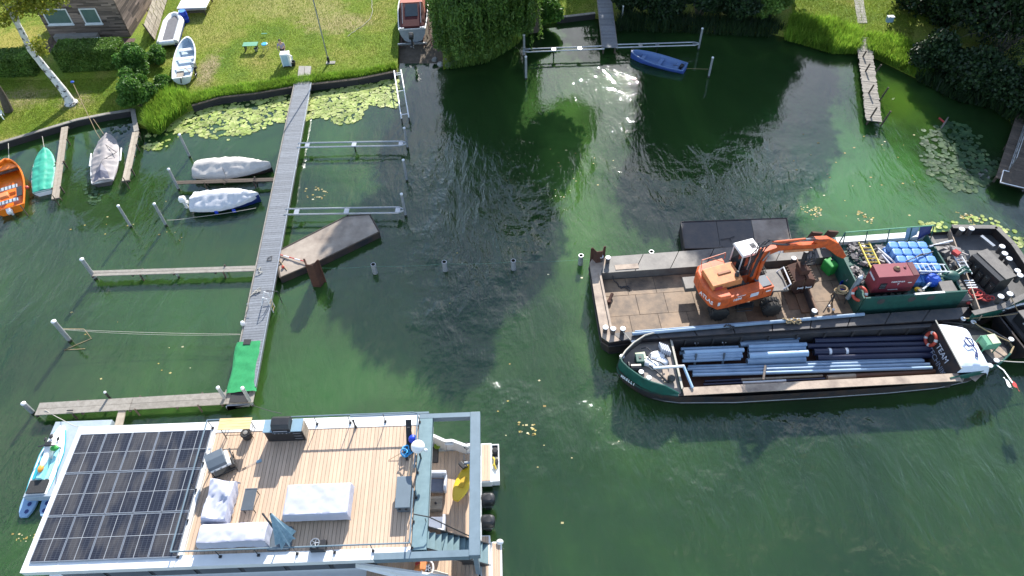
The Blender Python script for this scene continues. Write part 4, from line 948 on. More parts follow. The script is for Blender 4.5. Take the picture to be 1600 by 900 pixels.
for i in range(3):
    a_, b_ = i / 3, (i + 1) / 3 - .004; part(MB().prism([pp[0].lerp(pp[1], a_).lerp(mid, .01), pp[0].lerp(pp[1], b_).lerp(mid, .01), pp[3].lerp(pp[2], b_).lerp(mid, .01), pp[3].lerp(pp[2], a_).lerp(mid, .01)], .69, .75), 'deck_plate', 'steel_dark' if i < 2 else 'pontoon_top', t, world=True)  # right plate in tan: sunlight on that end is painted into the colour
for i in range(4): part(MB().tube([pp[i] + Vector((0, 0, .01)), pp[(i + 1) % 4] + Vector((0, 0, .01))], .04, 6), 'rim', 'hull_black', t, world=True)
rope('black hose squiggle lying on the black pontoon', [P(1126, 374, .8), P(1140, 372, .8), P(1148, 369, .8), P(1140, 372, .8), P(1143, 377, .8)], .02, 'rope_dark', name='hose', cat='hose')
# pier clutter
t = rope('twin mooring lines stretched from the capped post to the pier', [P(95, 514, 1.0), P(375, 522, .7)], .010, 'rope_pale', .1)
rope('second slacker line beside the stretched mooring line', [P(96, 515, .9), P(376, 523, .65)], .008, 'rope_pale', .22)
rope('bent wire hanging from the post of the mooring lines', [P(97, 514, .8), P(131, 514, .3), P(143, 529, .02), P(100, 547, .02), P(133, 545, .02)], .02, 'rope_tan', name='wire', cat='wire', n=3)
rope('white rope loosely tied on the pier beside the plank walkway', [P(402, 421, .62), P(408, 417, .66), P(404, 424, .66), P(411, 425, .66), P(399, 430, .64)], .022, 'rope_pale', wob=.04, n=5)
rope('white rope tangle on the pier left of the ladder', [P(391, 462, .64), P(398, 455, .67), P(408, 453, .66), P(401, 457, .68), P(395, 458, .66), P(407, 449, .67)], .025, 'rope_pale', wob=.05, n=5)
rope('dark hoop of rope on the pier beside the pontoon', [P(419, 403, .64), P(425, 400, .64), P(424, 406, .64), P(417, 407, .64), P(419, 402, .64)], .02, 'rope_dark', n=5)
A = P(412, 461, 1.3); B = P(421, 484, .1); t = thing('swim_ladder', 'pale tube swim ladder hooked on the right edge of the pier', 'ladder', (B.x, B.y, 0))
for s_ in (-.2, .2): part(MB().tube([Vector((A.x - .25, A.y - s_, .64)), Vector((A.x, A.y - s_, 1.35)), Vector((A.x + .18, A.y - s_, 1.2)), Vector((A.x + .22, A.y - s_, -.5))], .028, 7), 'side_rail', 'cap_white', t, world=True)
for z in (-.2, .1, .4, .7): part(MB().tube([(A.x + .21, A.y - .2, z), (A.x + .21, A.y + .2, z)], .022, 6), 'rung', 'rope_tan', t, world=True)
a_ = P(441, 473, 0); solo(MB().tube([(a_.x, a_.y, -.4), (a_.x, a_.y, 1.0), (a_.x - .6, a_.y + .02, 1.05)], .025, 7), 'bent_tube', 'dark_metal', 'thin bent pole standing in the water right of the ladder', 'pole')
a_ = P(389, 482, .6); solo(MB().tube([(a_.x, a_.y, .62), (a_.x, a_.y, 1.0), (a_.x + .3, a_.y, 1.0)], .02, 6), 'cleat_bar', 'galv', 'small bent tube on the left edge of the pier', 'cleat')
solo(MB().lathe([(.1, .6), (.12, .75), (.09, .86), (.01, .9)], (P(379, 505, .75).x, P(379, 505, .75).y, 0), 10), 'light_knob', 'cap_white', 'white knob lamp on the left edge of the pier', 'lamp')

# ================================================================ boats on the left
def frame2(bow, stern, z=.35):
    A = P(*bow, z); B = P(*stern, z); d = A - B; c = (A + B) / 2
    return (c.x, c.y, 0), math.atan2(d.y, d.x), math.hypot(d.x, d.y)
def hw(t, B, st=.8, mx=.42, p=2.2):
    if t < mx: return B / 2 * (st + (1 - st) * math.sin(t / mx * math.pi / 2))
    return B / 2 * max(0.0, 1 - ((t - mx) / (1 - mx)) ** p) ** (.62 if p > 2 else .85)
def hull(L_, B, g=.42, sheer=.22, n=18, st=.8, mx=.42, p=2.2, zk=-.12, inset=.06, floor=.1, flare=.82):
    out, inn, rim = [], [], []
    for i in range(n + 1):
        t = i / n; t = 1 - (1 - t) ** 1.25; x = -L_ / 2 + L_ * t; h = max(hw(t, B, st, mx, p), .015); zg = g + sheer * t * t; lift = .25 * max(0, t - .75) * 4 * zg
        out.append([Vector((x, s_ * h * k, z)) for s_, k, z in ((-1, 1, zg), (-1, (1 + flare) / 2, zg * .55 + lift * .2), (-1, flare * .8, .02 + lift * .3), (1, 0, zk + lift * .5), (1, flare * .8, .02 + lift * .3), (1, (1 + flare) / 2, zg * .55 + lift * .2), (1, 1, zg))])
        xi = x + (inset if i == 0 else 0) - (inset * 2.2 if i >= n - 1 else 0); hi = max(h - inset, .005); fl = min(floor + lift * .6, zg - .03)
        inn.append([Vector((xi, s_ * hi * k, z)) for s_, k, z in ((-1, 1, zg), (-1, .9, (zg + fl) / 2), (-1, .72, fl), (1, 0, fl), (1, .72, fl), (1, .9, (zg + fl) / 2), (1, 1, zg))])
    o = MB().loft(out[::-1], False); o._add(out[0], [tuple(range(7))[::-1]])
    i_ = MB().loft(inn, False); i_._add(inn[0], [tuple(range(7))])
    r = MB()
    L1 = [a[0] + Vector((0, 0, .012)) for a in out]; L2 = [a[-1] + Vector((0, 0, .012)) for a in out]
    def band(P1, P2): r.loft([[a, b, b - Vector((0, 0, .05)), a - Vector((0, 0, .05))] for a, b in zip(P1, P2)], True, True)
    band([a[0] + Vector((0, -.015, .015)) for a in out], [a[0] + Vector((0, .012, .015)) for a in inn]); band([a[-1] + Vector((0, -.012, .015)) for a in inn], [a[-1] + Vector((0, .015, .015)) for a in out])
    r.box((-L_ / 2 + inset / 2, 0, g - .01), (inset + .03, B * st - .02, .06))
    return o, i_, r
def outboard(parent, x, z, m='black_plastic', m2='dark_metal', tilt=0.0, s_=1.0, name='outboard_motor', label=None):
    mb = MB(); R = Matrix.Translation((x, 0, z)) @ Matrix.Rotation(-tilt, 4, 'Y'); mb.M = R
    mb.loft([[Vector((-.17 * k - .1, -.12 * k, zz)), Vector((.14 * k - .1, -.13 * k, zz)), Vector((.14 * k - .1, .13 * k, zz)), Vector((-.17 * k - .1, .12 * k, zz))] for k, zz in ((.8, .1), (1.1, .16), (1.1, .36), (.8, .45))], True, True)
    cowl = part(mb, name, m, parent, smooth=False, bevel=.03, label=label); cowl.scale = (s_, s_, s_); 
    mb = MB(); mb.M = R; mb.box((-.12, 0, -.12), (.14, .1, .46)); mb.box((-.15, 0, -.42), (.2, .04, .24)); mb.box((-.2, 0, -.34), (.3, .18, .015)); mb.lathe([(.05, -.08), (.06, .1), (.02, .2)], (-.2, 0, -.45), 8, 'X'); mb.box((.0, 0, .02), (.2, .22, .12)); part(mb, 'drive_leg', m2, cowl)
    mb = MB(); mb.M = R; 
    for a in (0, 2.1, 4.2): mb.box((-.32, math.cos(a) * .09, -.45 + math.sin(a) * .09), (.02, .1, .06), rx=a)
    part(mb, 'propeller', 'galv', cowl)
    return cowl
def cover_mb(L_, B, g, ridge, nx=44, ny=20, st=.8, mx=.42, skirt=.12, amp=.03, seed=0, peak=.45, sheer=.15, fold=0.0, rf=None, p=2.2):
    rings = []
    for i in range(nx + 1):
        t = i / nx; x = -L_ / 2 + L_ * t; h = max(hw(t, B, st, mx, p) + .03, .03); zg = g + sheer * t * t; row = []
        for j in range(ny + 1):
            v = j / ny * 2 - 1; av = abs(v)
            rz_ = (rf(t) if rf else ridge * math.sin(min(1, max(0.05, (1.02 - abs(t - peak) * 1.3))) * math.pi / 2))
            if av > .86: y = math.copysign(h * (1 + .0 * av), v); z = zg - skirt * (av - .86) / .14
            else: y = v / .86 * h; z = zg + rz_ * (1 - (av / .86) ** 1.5)
            nz = noise.noise(Vector((x * 2.2, y * 3.0 + seed, 3.1 + seed))) * amp + noise.noise(Vector((x * 6, y * 1.2, seed))) * amp * .6
            if fold: nz -= fold * abs(math.sin(x * 5.0 + 2 * noise.noise(Vector((x, y, seed))))) * (av > .2) * (1 - av)
            row.append(Vector((x + noise.noise(Vector((y * 4, x * 3, seed + 9))) * amp, y + nz * .5 * v, z + nz * (1 if av < .9 else .2))))
        rings.append(row)
    m = MB().loft(rings, False); m._add(rings[0], [tuple(range(ny + 1))]); m._add(rings[-1], [tuple(range(ny + 1))[::-1]])
    return m
# orange boat
loc, rz, L_ = frame2((10, 252), (14, 325), .5); t = thing('orange_boat', 'bright orange open plastic boat with striped seats at the left edge', 'boat', loc, rz)
o, i_, r = hull(L_, 2.05, .5, .25, st=.86); part(o, 'hull', 'orange_boat', t, smooth=True); part(i_, 'inner_hull', 'orange_boat', t, smooth=True); part(r, 'gunwale', 'orange_boat', t)
part(MB().box((L_ * .27, 0, .48), (.28, 1.5, .05)), 'bow_locker', 'rust_deep', t); part(MB().prism([(L_ * .30, -.7), (L_ * .30, .7), (L_ * .47, .12), (L_ * .47, -.12)], .5, .56), 'foredeck', 'orange_boat', t)
for x in (-.05, -.33):
    s_ = part(MB().box((x * L_, .15, .36), (.34, 1.3, .06)), 'bench', 'dock_grey', t)
    for k in range(6): part(MB().box((x * L_, -.4 + k * .22, .395), (.3, .05, .012)), 'stripe', 'black_plastic', s_)
part(MB().box((-.2 * L_, -.62, .42), (1.0, .32, .05)), 'side_bench', 'black_plastic', t); part(MB().box((-.2 * L_, .3, .4), (.45, .55, .25)), 'console', 'orange_fade', t, bevel=.04)
outboard(t, -L_ / 2 - .1, .3, 'cap_white', 'cap_white', .5, 1.0, label='white outboard motor')
solo(MB().ball(P(42, 293, .45), .13), 'mooring_buoy', 'ring_red', 'small orange red ball fender beside the orange boat', 'fender')
rope('mooring line from the bank to the orange boat bow', [P(13, 224, .55), P(14, 252, .55)], .018)
rope('mooring line from the bank to the green covered boat bow', [P(66, 213, .55), P(70, 236, .5)], .018)
# green covered boat
loc, rz, L_ = frame2((71, 234), (66, 298), .4); t = thing('covered_rowboat', 'small rowboat under a turquoise green tarp left of the weathered jetty', 'boat', loc, rz)
o, i_, r = hull(L_, 1.42, .4, .12, st=.8); part(o, 'hull', 'white_gel', t, smooth=True); part(r, 'gunwale', 'white_paint', t)
part(cover_mb(L_, 1.42, .43, .16, amp=.03, seed=2, st=.8, fold=.05), 'tarp', 'tarp_green', t, smooth=True)
# grey covered boat
loc, rz, L_ = frame2((170, 213), (160, 284), .4); t = thing('covered_rowboat', 'boat under a wrinkled grey and brown tarp with two white side rails', 'boat', loc, rz)
o, i_, r = hull(L_, 1.75, .42, .14, st=.75); part(o, 'hull', 'steel_dark', t, smooth=True); part(r, 'gunwale', 'white_paint', t)
part(cover_mb(L_, 1.75, .45, .34, amp=.06, seed=5, st=.75, fold=.08, peak=.55), 'tarp', 'tarp_grey', t, smooth=True)
part(MB().loft([[Vector((-L_ / 2 + .1, -.5, .5)), Vector((-L_ / 2 + .1, .0, .62)), Vector((-L_ / 2 + .1, .5, .5))], [Vector((-L_ / 2 + .6, -.4, .68)), Vector((-L_ / 2 + .7, .0, .86)), Vector((-L_ / 2 + .6, .4, .68))], [Vector((-L_ / 2 + 1.3, -.05, .85)), Vector((-L_ / 2 + 1.4, .0, .87)), Vector((-L_ / 2 + 1.3, .05, .85))]], False), 'dark_fold', 'tarp_grey_dark', t)
for s_ in (-1, 1): part(MB().tube([(-.55, s_ * .98, .4), (.75, s_ * .98, .45)], .05, 8), 'side_rail', 'cap_white', t); part(MB().tube([(-.55, s_ * .98, .4), (-.55, s_ * .8, .4)], .03, 6), 'rail_foot', 'cap_white', t)
rope('dark cord lashed diagonally over the grey tarp', [P(165, 226, .85), P(182, 238, .75), P(160, 250, .8), P(150, 268, .7)], .02, 'rope_dark')
# beige covered boat
loc, rz, L_ = frame2((424, 259), (305, 262), .5); t = thing('covered_motorboat', 'motorboat under a beige cover above the narrow walkway', 'boat', loc, rz)
o, i_, r = hull(L_, 1.85, .5, .14, st=.8, mx=.38, p=1.7); part(o, 'hull', 'hull_black', t, smooth=True)
part(cover_mb(L_, 1.9, .55, .42, amp=.06, seed=7, st=.8, mx=.38, p=1.7, peak=.4, skirt=.3, fold=.09), 'cover', 'cover_beige', t, smooth=True)
part(MB().tube([(-L_ / 2 - .15, .5, .4), (-L_ / 2 - .15, .2, .5)], .05, 7), 'fender', 'cap_white', t); outboard(t, -L_ / 2 + .02, .25, 'white_gel', 'dark_metal', .1, .8)
# pale covered boat
loc, rz, L_ = frame2((405, 306), (300, 314), .5); t = thing('covered_motorboat', 'motorboat under a pale grey cover with a white outboard below the narrow walkway', 'boat', loc, rz)
o, i_, r = hull(L_, 1.8, .5, .14, st=.8, mx=.4, p=1.7); part(o, 'hull', 'navy', t, smooth=True)
part(cover_mb(L_, 1.85, .55, .42, amp=.08, seed=11, st=.8, mx=.4, p=1.7, peak=.35, skirt=.26, fold=.11), 'cover', 'cover_pale', t, smooth=True)
for x in (-.5, .6): part(MB().box((x, -.95, .25), (.22, .08, .25)), 'fender', 'blue_barrel', t, bevel=.03)
outboard(t, -L_ / 2 - .05, .35, 'white_gel', 'white_paint', .1, 1.15)
rope('tie line from the beige covered boat over the walkway', [P(345, 256, .9), P(356, 283, .55)], .015, 'rope_dark')
rope('mooring line from the pale covered boat stern to the lone post', [P(261, 344, .3), P(300, 340, .2), P(400, 325, .5)], .014, 'rope_pale', .05)
# fishing lift rods on the bank
rope('long thin rod with a blue tip leaning from the left lawn over the water', [P(113, 128, 1.9), P(150, 206, .6), P(160, 222, .3)], .022, 'rope_tan', name='rod', cat='rod')
solo(MB().ball(P(113, 128, 1.95), (.14, .1, .07)), 'rod_tip', 'blue_bag', 'blue cap on the end of the long thin rod', 'cap')
rope('cord running from the left bank to the grey covered boat bow', [P(146, 186, .6), P(165, 214, .55)], .018, 'rope_tan')

# ================================================================ top: rowboat, slip boat
loc, rz, L_ = frame2((986, 83), (1071, 105), .4); t = thing('blue_rowboat', 'open blue rowboat moored below the top tube boom', 'rowboat', loc, rz)
o, i_, r = hull(L_, 1.45, .42, .2, st=.8); part(o, 'hull', 'boat_blue', t, smooth=True); part(i_, 'inner_hull', 'boat_blue_in', t, smooth=True); part(r, 'gunwale', 'boat_blue_in', t)
for x in (-.05, .27, -.36): part(MB().box((x * L_, 0, .3), (.28, 1.22 if x < .2 else .95, .04)), 'thwart', 'boat_blue_in', t)
outboard(t, -L_ / 2 - .02, .3, 'black_plastic', 'dark_metal', .2, .8); part(MB().tube([(-L_ * .45, .2, .5), (-L_ * .3, .35, .55)], .02, 6), 'tiller', 'dark_metal', t)
rope('line from the blue rowboat stern to its white post', [P(1071, 107, .4), P(1107, 108, .5)], .012, 'rope_tan')
# boat on the slip
a_ = P(643, 54, 1.1); t = thing('slip_boat', 'cabin motorboat with a dark red canopy hauled up on the slipway', 'motorboat', (a_.x, a_.y + 3.2, .62), math.pi / 2 + .035)
o, i_, r = hull(6.6, 2.45, 1.0, .25, st=.86, mx=.5, zk=-.3); part(o, 'hull', mat('hull_silver', (.3, .33, .36), .4, c2=(.2, .22, .24), scale=3), t, smooth=True); part(i_, 'inner_hull', 'floor_grey', t); part(r, 'gunwale', 'white_paint', t)
def sloped(x0, x1, w0, w1, z0, z1, zb, m, nm, **k):
    mb = MB(); mb.loft([[Vector((x0, -w0, zb)), Vector((x0, -w0 * .88, z0)), Vector((x0, w0 * .88, z0)), Vector((x0, w0, zb))], [Vector((x1, -w1, zb)), Vector((x1, -w1 * .85, z1)), Vector((x1, w1 * .85, z1)), Vector((x1, w1, zb))]], True, True); return part(mb, nm, m, t, **k)
sloped(-3.1, -1.1, .95, 1.0, 1.15, 2.0, 1.0, 'maroon_canvas', 'rear_canopy'); sloped(-1.08, 1.2, 1.0, .95, 2.02, 2.0, 1.0, 'salmon_canvas', 'roof_canvas'); sloped(1.22, 2.4, .9, .5, 1.5, 1.2, 1.0, 'white_gel', 'foredeck')
part(MB().slab([(-2.3, -.5, 1.53), (-2.3, .5, 1.53), (-1.25, .48, 1.99), (-1.25, -.48, 1.99)], .02), 'rear_window', 'glass_dark', t)
for s_ in (-1, 1): part(MB().tube([(-2.9, s_ * .72, 1.28), (-1.1, s_ * .72, 2.06)], .03, 6), 'canopy_tube', 'galv', t); part(MB().box((-3.2, s_ * .8, 1.05), (.2, .35, .1)), 'stern_cleat', 'galv', t)
outboard(t, -3.45, .75, 'black_plastic', 'dark_metal', .35, 1.3)
t = thing('slip_cart', 'steel cradle cart carrying the cabin motorboat', 'boat cradle', (a_.x, a_.y, .4), .035)
part(MB().box((0, -.35, .12), (2.3, .12, .12)), 'cross_beam', 'galv', t); part(MB().box((0, 3, .1), (2.2, .12, .12)), 'cross_beam', 'galv', t)
for s_ in (-1, 1): part(MB().box((s_ * .9, 2, .0), (.1, 5, .1)), 'side_beam', 'rust_deep', t); part(MB().lathe([(.14, -.04), (.14, .04)], (s_ * 1.0, -.3, -.02), 10, 'X'), 'wheel', 'rust_deep', t)
for i, ((ax, ay), (bx, by)) in enumerate((((627, 22), (645, 119)), ((668, 22), (681, 119)))):
    A = P(ax, ay, LZ + .1); B = P(bx, by, -.2); solo(MB().slab([A - Vector((.05, 0, 0)), A + Vector((.05, 0, 0)), B + Vector((.05, 0, 0)), B - Vector((.05, 0, 0))], .1), 'slip_rail', 'rust_deep', ('left' if i == 0 else 'right') + ' rail of the slipway running into the water', 'rail', group='slipway rails')

# ================================================================ lawn things
loc, rz, L_ = frame2((296, 66), (286, 127), .8); t = thing('white_rowboat', 'white rowboat with a pale blue inside standing on the lawn', 'rowboat', (loc[0], loc[1], .62), rz)
o, i_, r = hull(L_, 1.65, .5, .2, st=.82); part(o, 'hull', 'white_gel', t, smooth=True); part(i_, 'inner_hull', 'boat_white_in', t, smooth=True); part(r, 'gunwale', 'white_gel', t)
for x, w_ in ((.25, 1.1), (.02, 1.4), (-.22, 1.4)): part(MB().box((x * L_, 0, .36), (.34, w_, .05)), 'thwart', 'white_gel', t)
part(MB().box((-.3 * L_, -.3, .4), (.9, .08, .03), rz=.5), 'oar', 'wood_pale', t); part(MB().box((-.32 * L_, .3, .2), (.8, .5, .05)), 'floor_board', 'wood_pale', t)
part(MB().tube([(-L_ / 2, -.1, .5), (-L_ / 2 - .2, 0, .6), (-L_ / 2 - .25, .1, .2)], .05, 6), 'motor_bracket', 'dark_metal', t)
part(MB().box((0, 0, -.1), (2.6, .1, .12)), 'keel_block', 'wood_dark', t)
a_ = P(309, 116, LZ); t = thing('spare_outboard', 'grey outboard motor leaning on the right side of the white rowboat', 'outboard motor', (a_.x, a_.y, 1.0), 1.5); outboard(t, 0, 0, 'galv', 'dark_metal', -.2, 1.1)
# dinghy
A = P(274, 25, 1.0); B = P(262, 68, 1.0); d = A - B; L_ = d.length; t = thing('inflatable_dinghy', 'white inflatable dinghy with a dark floor leaning by the weathered fence', 'dinghy', tuple(((A + B) / 2).xy) + (.95,), math.atan2(d.y, d.x)); h_ = L_ / 2
part(MB().tube([(-h_, -.55, .12), (-h_, .55, .12)], .2, 10), 'stern_tube', 'white_gel', t, smooth=True)
part(MB().tube([(-h_, -.62, .1), (h_ * .55, -.62, .1), (h_ * .95, -.3, .15), (h_, 0, .18), (h_ * .95, .3, .15), (h_ * .55, .62, .1), (-h_, .62, .1)], .23, 12), 'side_tube', 'white_gel', t, smooth=True)
part(MB().prism([(-h_ + .1, -.45), (h_ * .55, -.45), (h_ * .85, 0), (h_ * .55, .45), (-h_ + .1, .45)], .12, .2), 'floor', 'floor_grey', t)
part(MB().tube([(-h_, -.62, -.14), (h_ * .55, -.62, -.14), (h_ * .95, 0, -.05), (h_ * .55, .62, -.14), (-h_, .62, -.14)], .19, 10), 'lower_skirt', 'navy', t, smooth=True)
part(MB().box((-h_ * .5, 0, -.55), (.3, 1.0, .5)), 'trestle', 'wood_dark', t); part(MB().box((h_ * .3, 0, -.55), (.3, 1.0, .5)), 'trestle', 'wood_dark', t)
# barrel
a_ = P(291, 34, LZ); t = thing('blue_barrel', 'upright blue plastic barrel beside the inflatable dinghy', 'barrel', a_); part(MB().lathe([(.27, 0), (.3, .05), (.3, .28), (.315, .3), (.3, .33), (.3, .62), (.315, .65), (.3, .68), (.3, .9), (.28, .96)], n=18), 'barrel_body', 'blue_barrel', t, smooth=True); part(MB().lathe([(.285, .955), (.285, .99), (.25, .975), (.01, .975)], n=18), 'lid', mat('blue_lid', (.1, .3, .7), .4), t)
# white covered table
A = P(285, -3, 1.2); B = P(322, 12, 1.2); t = thing('covered_table', 'long table under a white sheet at the top of the lawn', 'table', (A.x, A.y, LZ)); x1, y1 = B.x - A.x, B.y - A.y
part(MB().aabb(0, y1, .72, x1, 1.0, .78), 'top', 'white_gel', t, bevel=.02); part(MB().aabb(.02, y1 + .02, .55, x1 - .05, y1 + .1, .72), 'apron', 'tarp_grey', t)
for x in (.3, x1 - .3):
    for y in (y1 + .15, .6): part(MB().aabb(x - .05, y - .05, 0, x + .05, y + .05, .72), 'leg', 'wood_dark', t)
part(MB().aabb(.3, y1 + .1, .28, x1 - .3, y1 + .35, .34), 'bench_seat', 'wood_dark', t)
# fence panels
A = P(243, 64, LZ); B = P(262, 2, LZ); d = (B - A); L_ = d.length; t = thing('board_fence', 'weathered pale board fence leaning beside the wooden house', 'fence', A, math.atan2(d.y, d.x))
for k in range(3):
    z0 = .1 + k * .46
    for j in range(14):
        x0 = L_ * j / 14 + .02; q_ = rng.uniform(-.02, .02)
        part(MB().slab([(x0, z0 * .22 + q_, z0), (x0 + L_ / 14 - .05, z0 * .22 + q_, z0), (x0 + L_ / 14 - .05, (z0 + .42) * .22 + q_, z0 + .42), (x0, (z0 + .42) * .22 + q_, z0 + .42)], .03), 'board', 'wood_pale', t)
for j in range(4): x0 = L_ * j / 3; part(MB().tube([(x0, .05, 0), (x0, .4, 1.55)], .05, 6), 'post', 'wood_dark', t)
# round white table behind the hedge
a_ = P(156, 78, LZ); t = thing('garden_table', 'round white garden table half hidden behind the clipped hedge', 'table', a_); part(MB().lathe([(.62, .72), (.65, .74), (.62, .76)], n=20), 'table_top', 'white_gel', t); part(MB().cyl((0, 0, 0), (0, 0, .72), .05, 8), 'table_leg', 'white_paint', t)
# green bench table, stools
a_ = P(394, 78, LZ); t = thing('green_bench', 'green slatted bench standing on the middle lawn', 'bench', a_)
for k in range(3): part(MB().box((0, -.18 + k * .19, .5), (1.15, .175, .04)), 'slat', 'bench_green', t)
for x in (-.45, .45): part(MB().box((x, 0, .24), (.05, .5, .48)), 'leg', 'dark_metal', t)
a_ = P(401, 80, LZ); t = thing('small_bucket', 'small grey bucket under the green bench', 'bucket', a_); part(MB().lathe([(.12, 0), (.16, .26), (.14, .26), (.11, .03), (.01, .03)], n=12), 'bucket_body', 'galv', t)
a_ = P(416, 78, LZ); t = thing('blue_stool', 'round light blue stool right of the green bench', 'stool', a_); part(MB().lathe([(.2, .48), (.24, .5), (.24, .54), (.2, .56), (.01, .56)], n=14), 'seat', mat('sky_plastic', (.05, .4, .7), .4), t)
for a in range(4): part(MB().tube([(.17 * math.cos(a * 1.57 + .7), .17 * math.sin(a * 1.57 + .7), .5), (.22 * math.cos(a * 1.57 + .7), .22 * math.sin(a * 1.57 + .7), 0)], .018, 6), 'leg', 'galv', t)
a_ = P(414, 56, LZ); solo(MB().box((a_.x, a_.y, a_.z + .2), (.45, .08, .05)), 'board_scrap', 'bench_green', 'short dark green board on the lawn above the blue stool', 'board')
# flagpole
a_ = P(514, 98, LZ); t = thing('flagpole', 'tall thin grey flagpole rising out of the top of the lawn', 'flagpole', a_); part(MB().cyl((0, 0, 0), (0, 0, 9.5), .055, 10, .035), 'pole', 'galv', t, smooth=True); part(MB().box((.15, -.05, .03), (.7, .35, .06)), 'foot_plate', 'concrete', t); part(MB().box((0, 0, .25), (.16, .16, .5)), 'socket', 'dark_metal', t)
rope('thin pale garden hose curving over the lawn left of the slip boat', [P(580, -10, LZ + .03), P(582, 20, LZ + .03), P(577, 32, LZ + .03), P(543, 57, LZ + .03)], .022, 'rope_pale', name='garden_hose', cat='hose', wob=.05)
# cabinet and person
a_ = P(450, 103, LZ); t = thing('white_cabinet', 'upright white cabinet with a pale door panel on the lawn beside the pier', 'cabinet', a_, .05)
part(MB().aabb(-.34, -.22, .06, .34, .3, 1.12), 'body', 'white_gel', t, bevel=.02); part(MB().aabb(-.24, -.235, .14, .2, -.222, 1.02), 'door', mat('door_blue', (.42, .56, .64), .3), t); part(MB().aabb(-.25, -.24, .12, .25, -.1, .06), 'base', 'dark_metal', t)
part(MB().tube([(.34, 0, .9), (.5, -.05, .85), (.5, -.1, .6), (.38, -.1, .5)], .05, 6), 'hose_bracket', 'cap_white', t)
a_ = P(459, 102, LZ); t = thing('black_bucket', 'small black bucket at the foot of the white cabinet', 'bucket', a_); part(MB().lathe([(.15, 0), (.2, .34), (.18, .34), (.14, .04), (.01, .04)], n=12), 'bucket_body', 'black_plastic', t)
def skin_body(name, joints, edges, radii, m, parent, lvl=2):
    me = bpy.data.meshes.new(name); me.from_pydata(joints, edges, []); o = bpy.data.objects.new('tmp_skin', me); COL.objects.link(o)
    sk = o.modifiers.new('skin', 'SKIN'); sk.use_smooth_shade = True
    for i, r in enumerate(radii):
        v = me.skin_vertices[0].data[i]; v.radius = (r, r) if not isinstance(r, tuple) else r; v.use_root = (i == 0)
    sb = o.modifiers.new('sub', 'SUBSURF'); sb.levels = lvl; sb.render_levels = lvl
    bpy.context.view_layer.update(); nm = bpy.data.meshes.new_from_object(o.evaluated_get(bpy.context.evaluated_depsgraph_get())); bpy.data.objects.remove(o)
    nm.materials.clear(); nm.materials.append(MATS[m]); nm.polygons.foreach_set('use_smooth', [True] * len(nm.polygons))
    r_ = bpy.data.objects.new(name, nm); COL.objects.link(r_); r_.parent = parent; return r_
a_ = P(446, 93, LZ); t = thing('person', 'person in a grey shirt and dark trousers standing behind the white cabinet', 'person', a_, .15)
J = [(0, 0, .95), (0, .0, 1.2), (0, -.06, 1.42), (0, -.1, 1.52), (0, -.13, 1.62), (.1, 0, .9), (.12, -.03, .5), (.12, .03, .08), (.12, -.12, .04), (-.1, 0, .9), (-.12, .05, .5), (-.13, .08, .08), (-.13, -.06, .04),
     (.19, -.06, 1.4), (.27, -.16, 1.15), (.22, -.36, 1.06), (-.19, -.06, 1.4), (-.3, -.14, 1.16), (-.24, -.34, 1.05)]
E_ = [(0, 1), (1, 2), (2, 3), (3, 4), (0, 5), (5, 6), (6, 7), (7, 8), (0, 9), (9, 10), (10, 11), (11, 12), (2, 13), (13, 14), (14, 15), (2, 16), (16, 17), (17, 18)]
R_ = [.13, .125, .14, .06, .07, .095, .065, .045, .04, .095, .065, .045, .04, .065, .045, .035, .065, .045, .035]
skin_body('body', J, E_, R_, 'skin', t)
skin_body('shirt', [J[0], J[1], J[2], J[13], tuple(Vector(J[13]).lerp(Vector(J[14]), .75)), J[16], tuple(Vector(J[16]).lerp(Vector(J[17]), .75))], [(0, 1), (1, 2), (2, 3), (3, 4), (2, 5), (5, 6)], [.15, .145, .16, .082, .065, .082, .065], 'shirt_grey', t)
skin_body('trousers', [J[0], J[5], J[6], (.12, .03, .12), J[9], J[10], (-.13, .08, .12)], [(0, 1), (1, 2), (2, 3), (0, 4), (4, 5), (5, 6)], [.142, .108, .08, .062, .108, .08, .062], 'trouser', t)
mb = MB(); mb.ball((0, -.15, 1.68), (.085, .1, .12), 14, 10); mb.ball((0, -.25, 1.665), (.018, .025, .02), 6, 4); mb.ball((.085, -.15, 1.68), (.015, .025, .03), 6, 4); mb.ball((-.085, -.15, 1.68), (.015, .025, .03), 6, 4); part(mb, 'head', 'skin', t, smooth=True)
part(MB().ball((0, -.125, 1.715), (.098, .11, .10), 14, 8), 'hair', 'hair', t, smooth=True)
for s_, hx, hy in ((1, .22, -.36), (-1, -.24, -.34)):
    mb = MB(); mb.ball((hx, hy - .04, 1.05), (.035, .045, .018), 8, 5)
    for k in range(4): mb.tube([(hx + (k - 1.5) * .017, hy - .07, 1.05), (hx + (k - 1.5) * .02, hy - .11 - .008 * (k in (1, 2)), 1.045), (hx + (k - 1.5) * .02, hy - .135 - .01 * (k in (1, 2)), 1.02)], [.009, .008, .006], 5)
    mb.tube([(hx - s_ * .03, hy - .02, 1.05), (hx - s_ * .055, hy - .07, 1.04)], [.011, .008], 5); part(mb, 'hand', 'skin', t, smooth=True)
for s_ in (.12, -.13): part(MB().box((s_, -.05 if s_ > 0 else .02, .045), (.1, .27, .08)), 'shoe', 'black_plastic', t, bevel=.02)
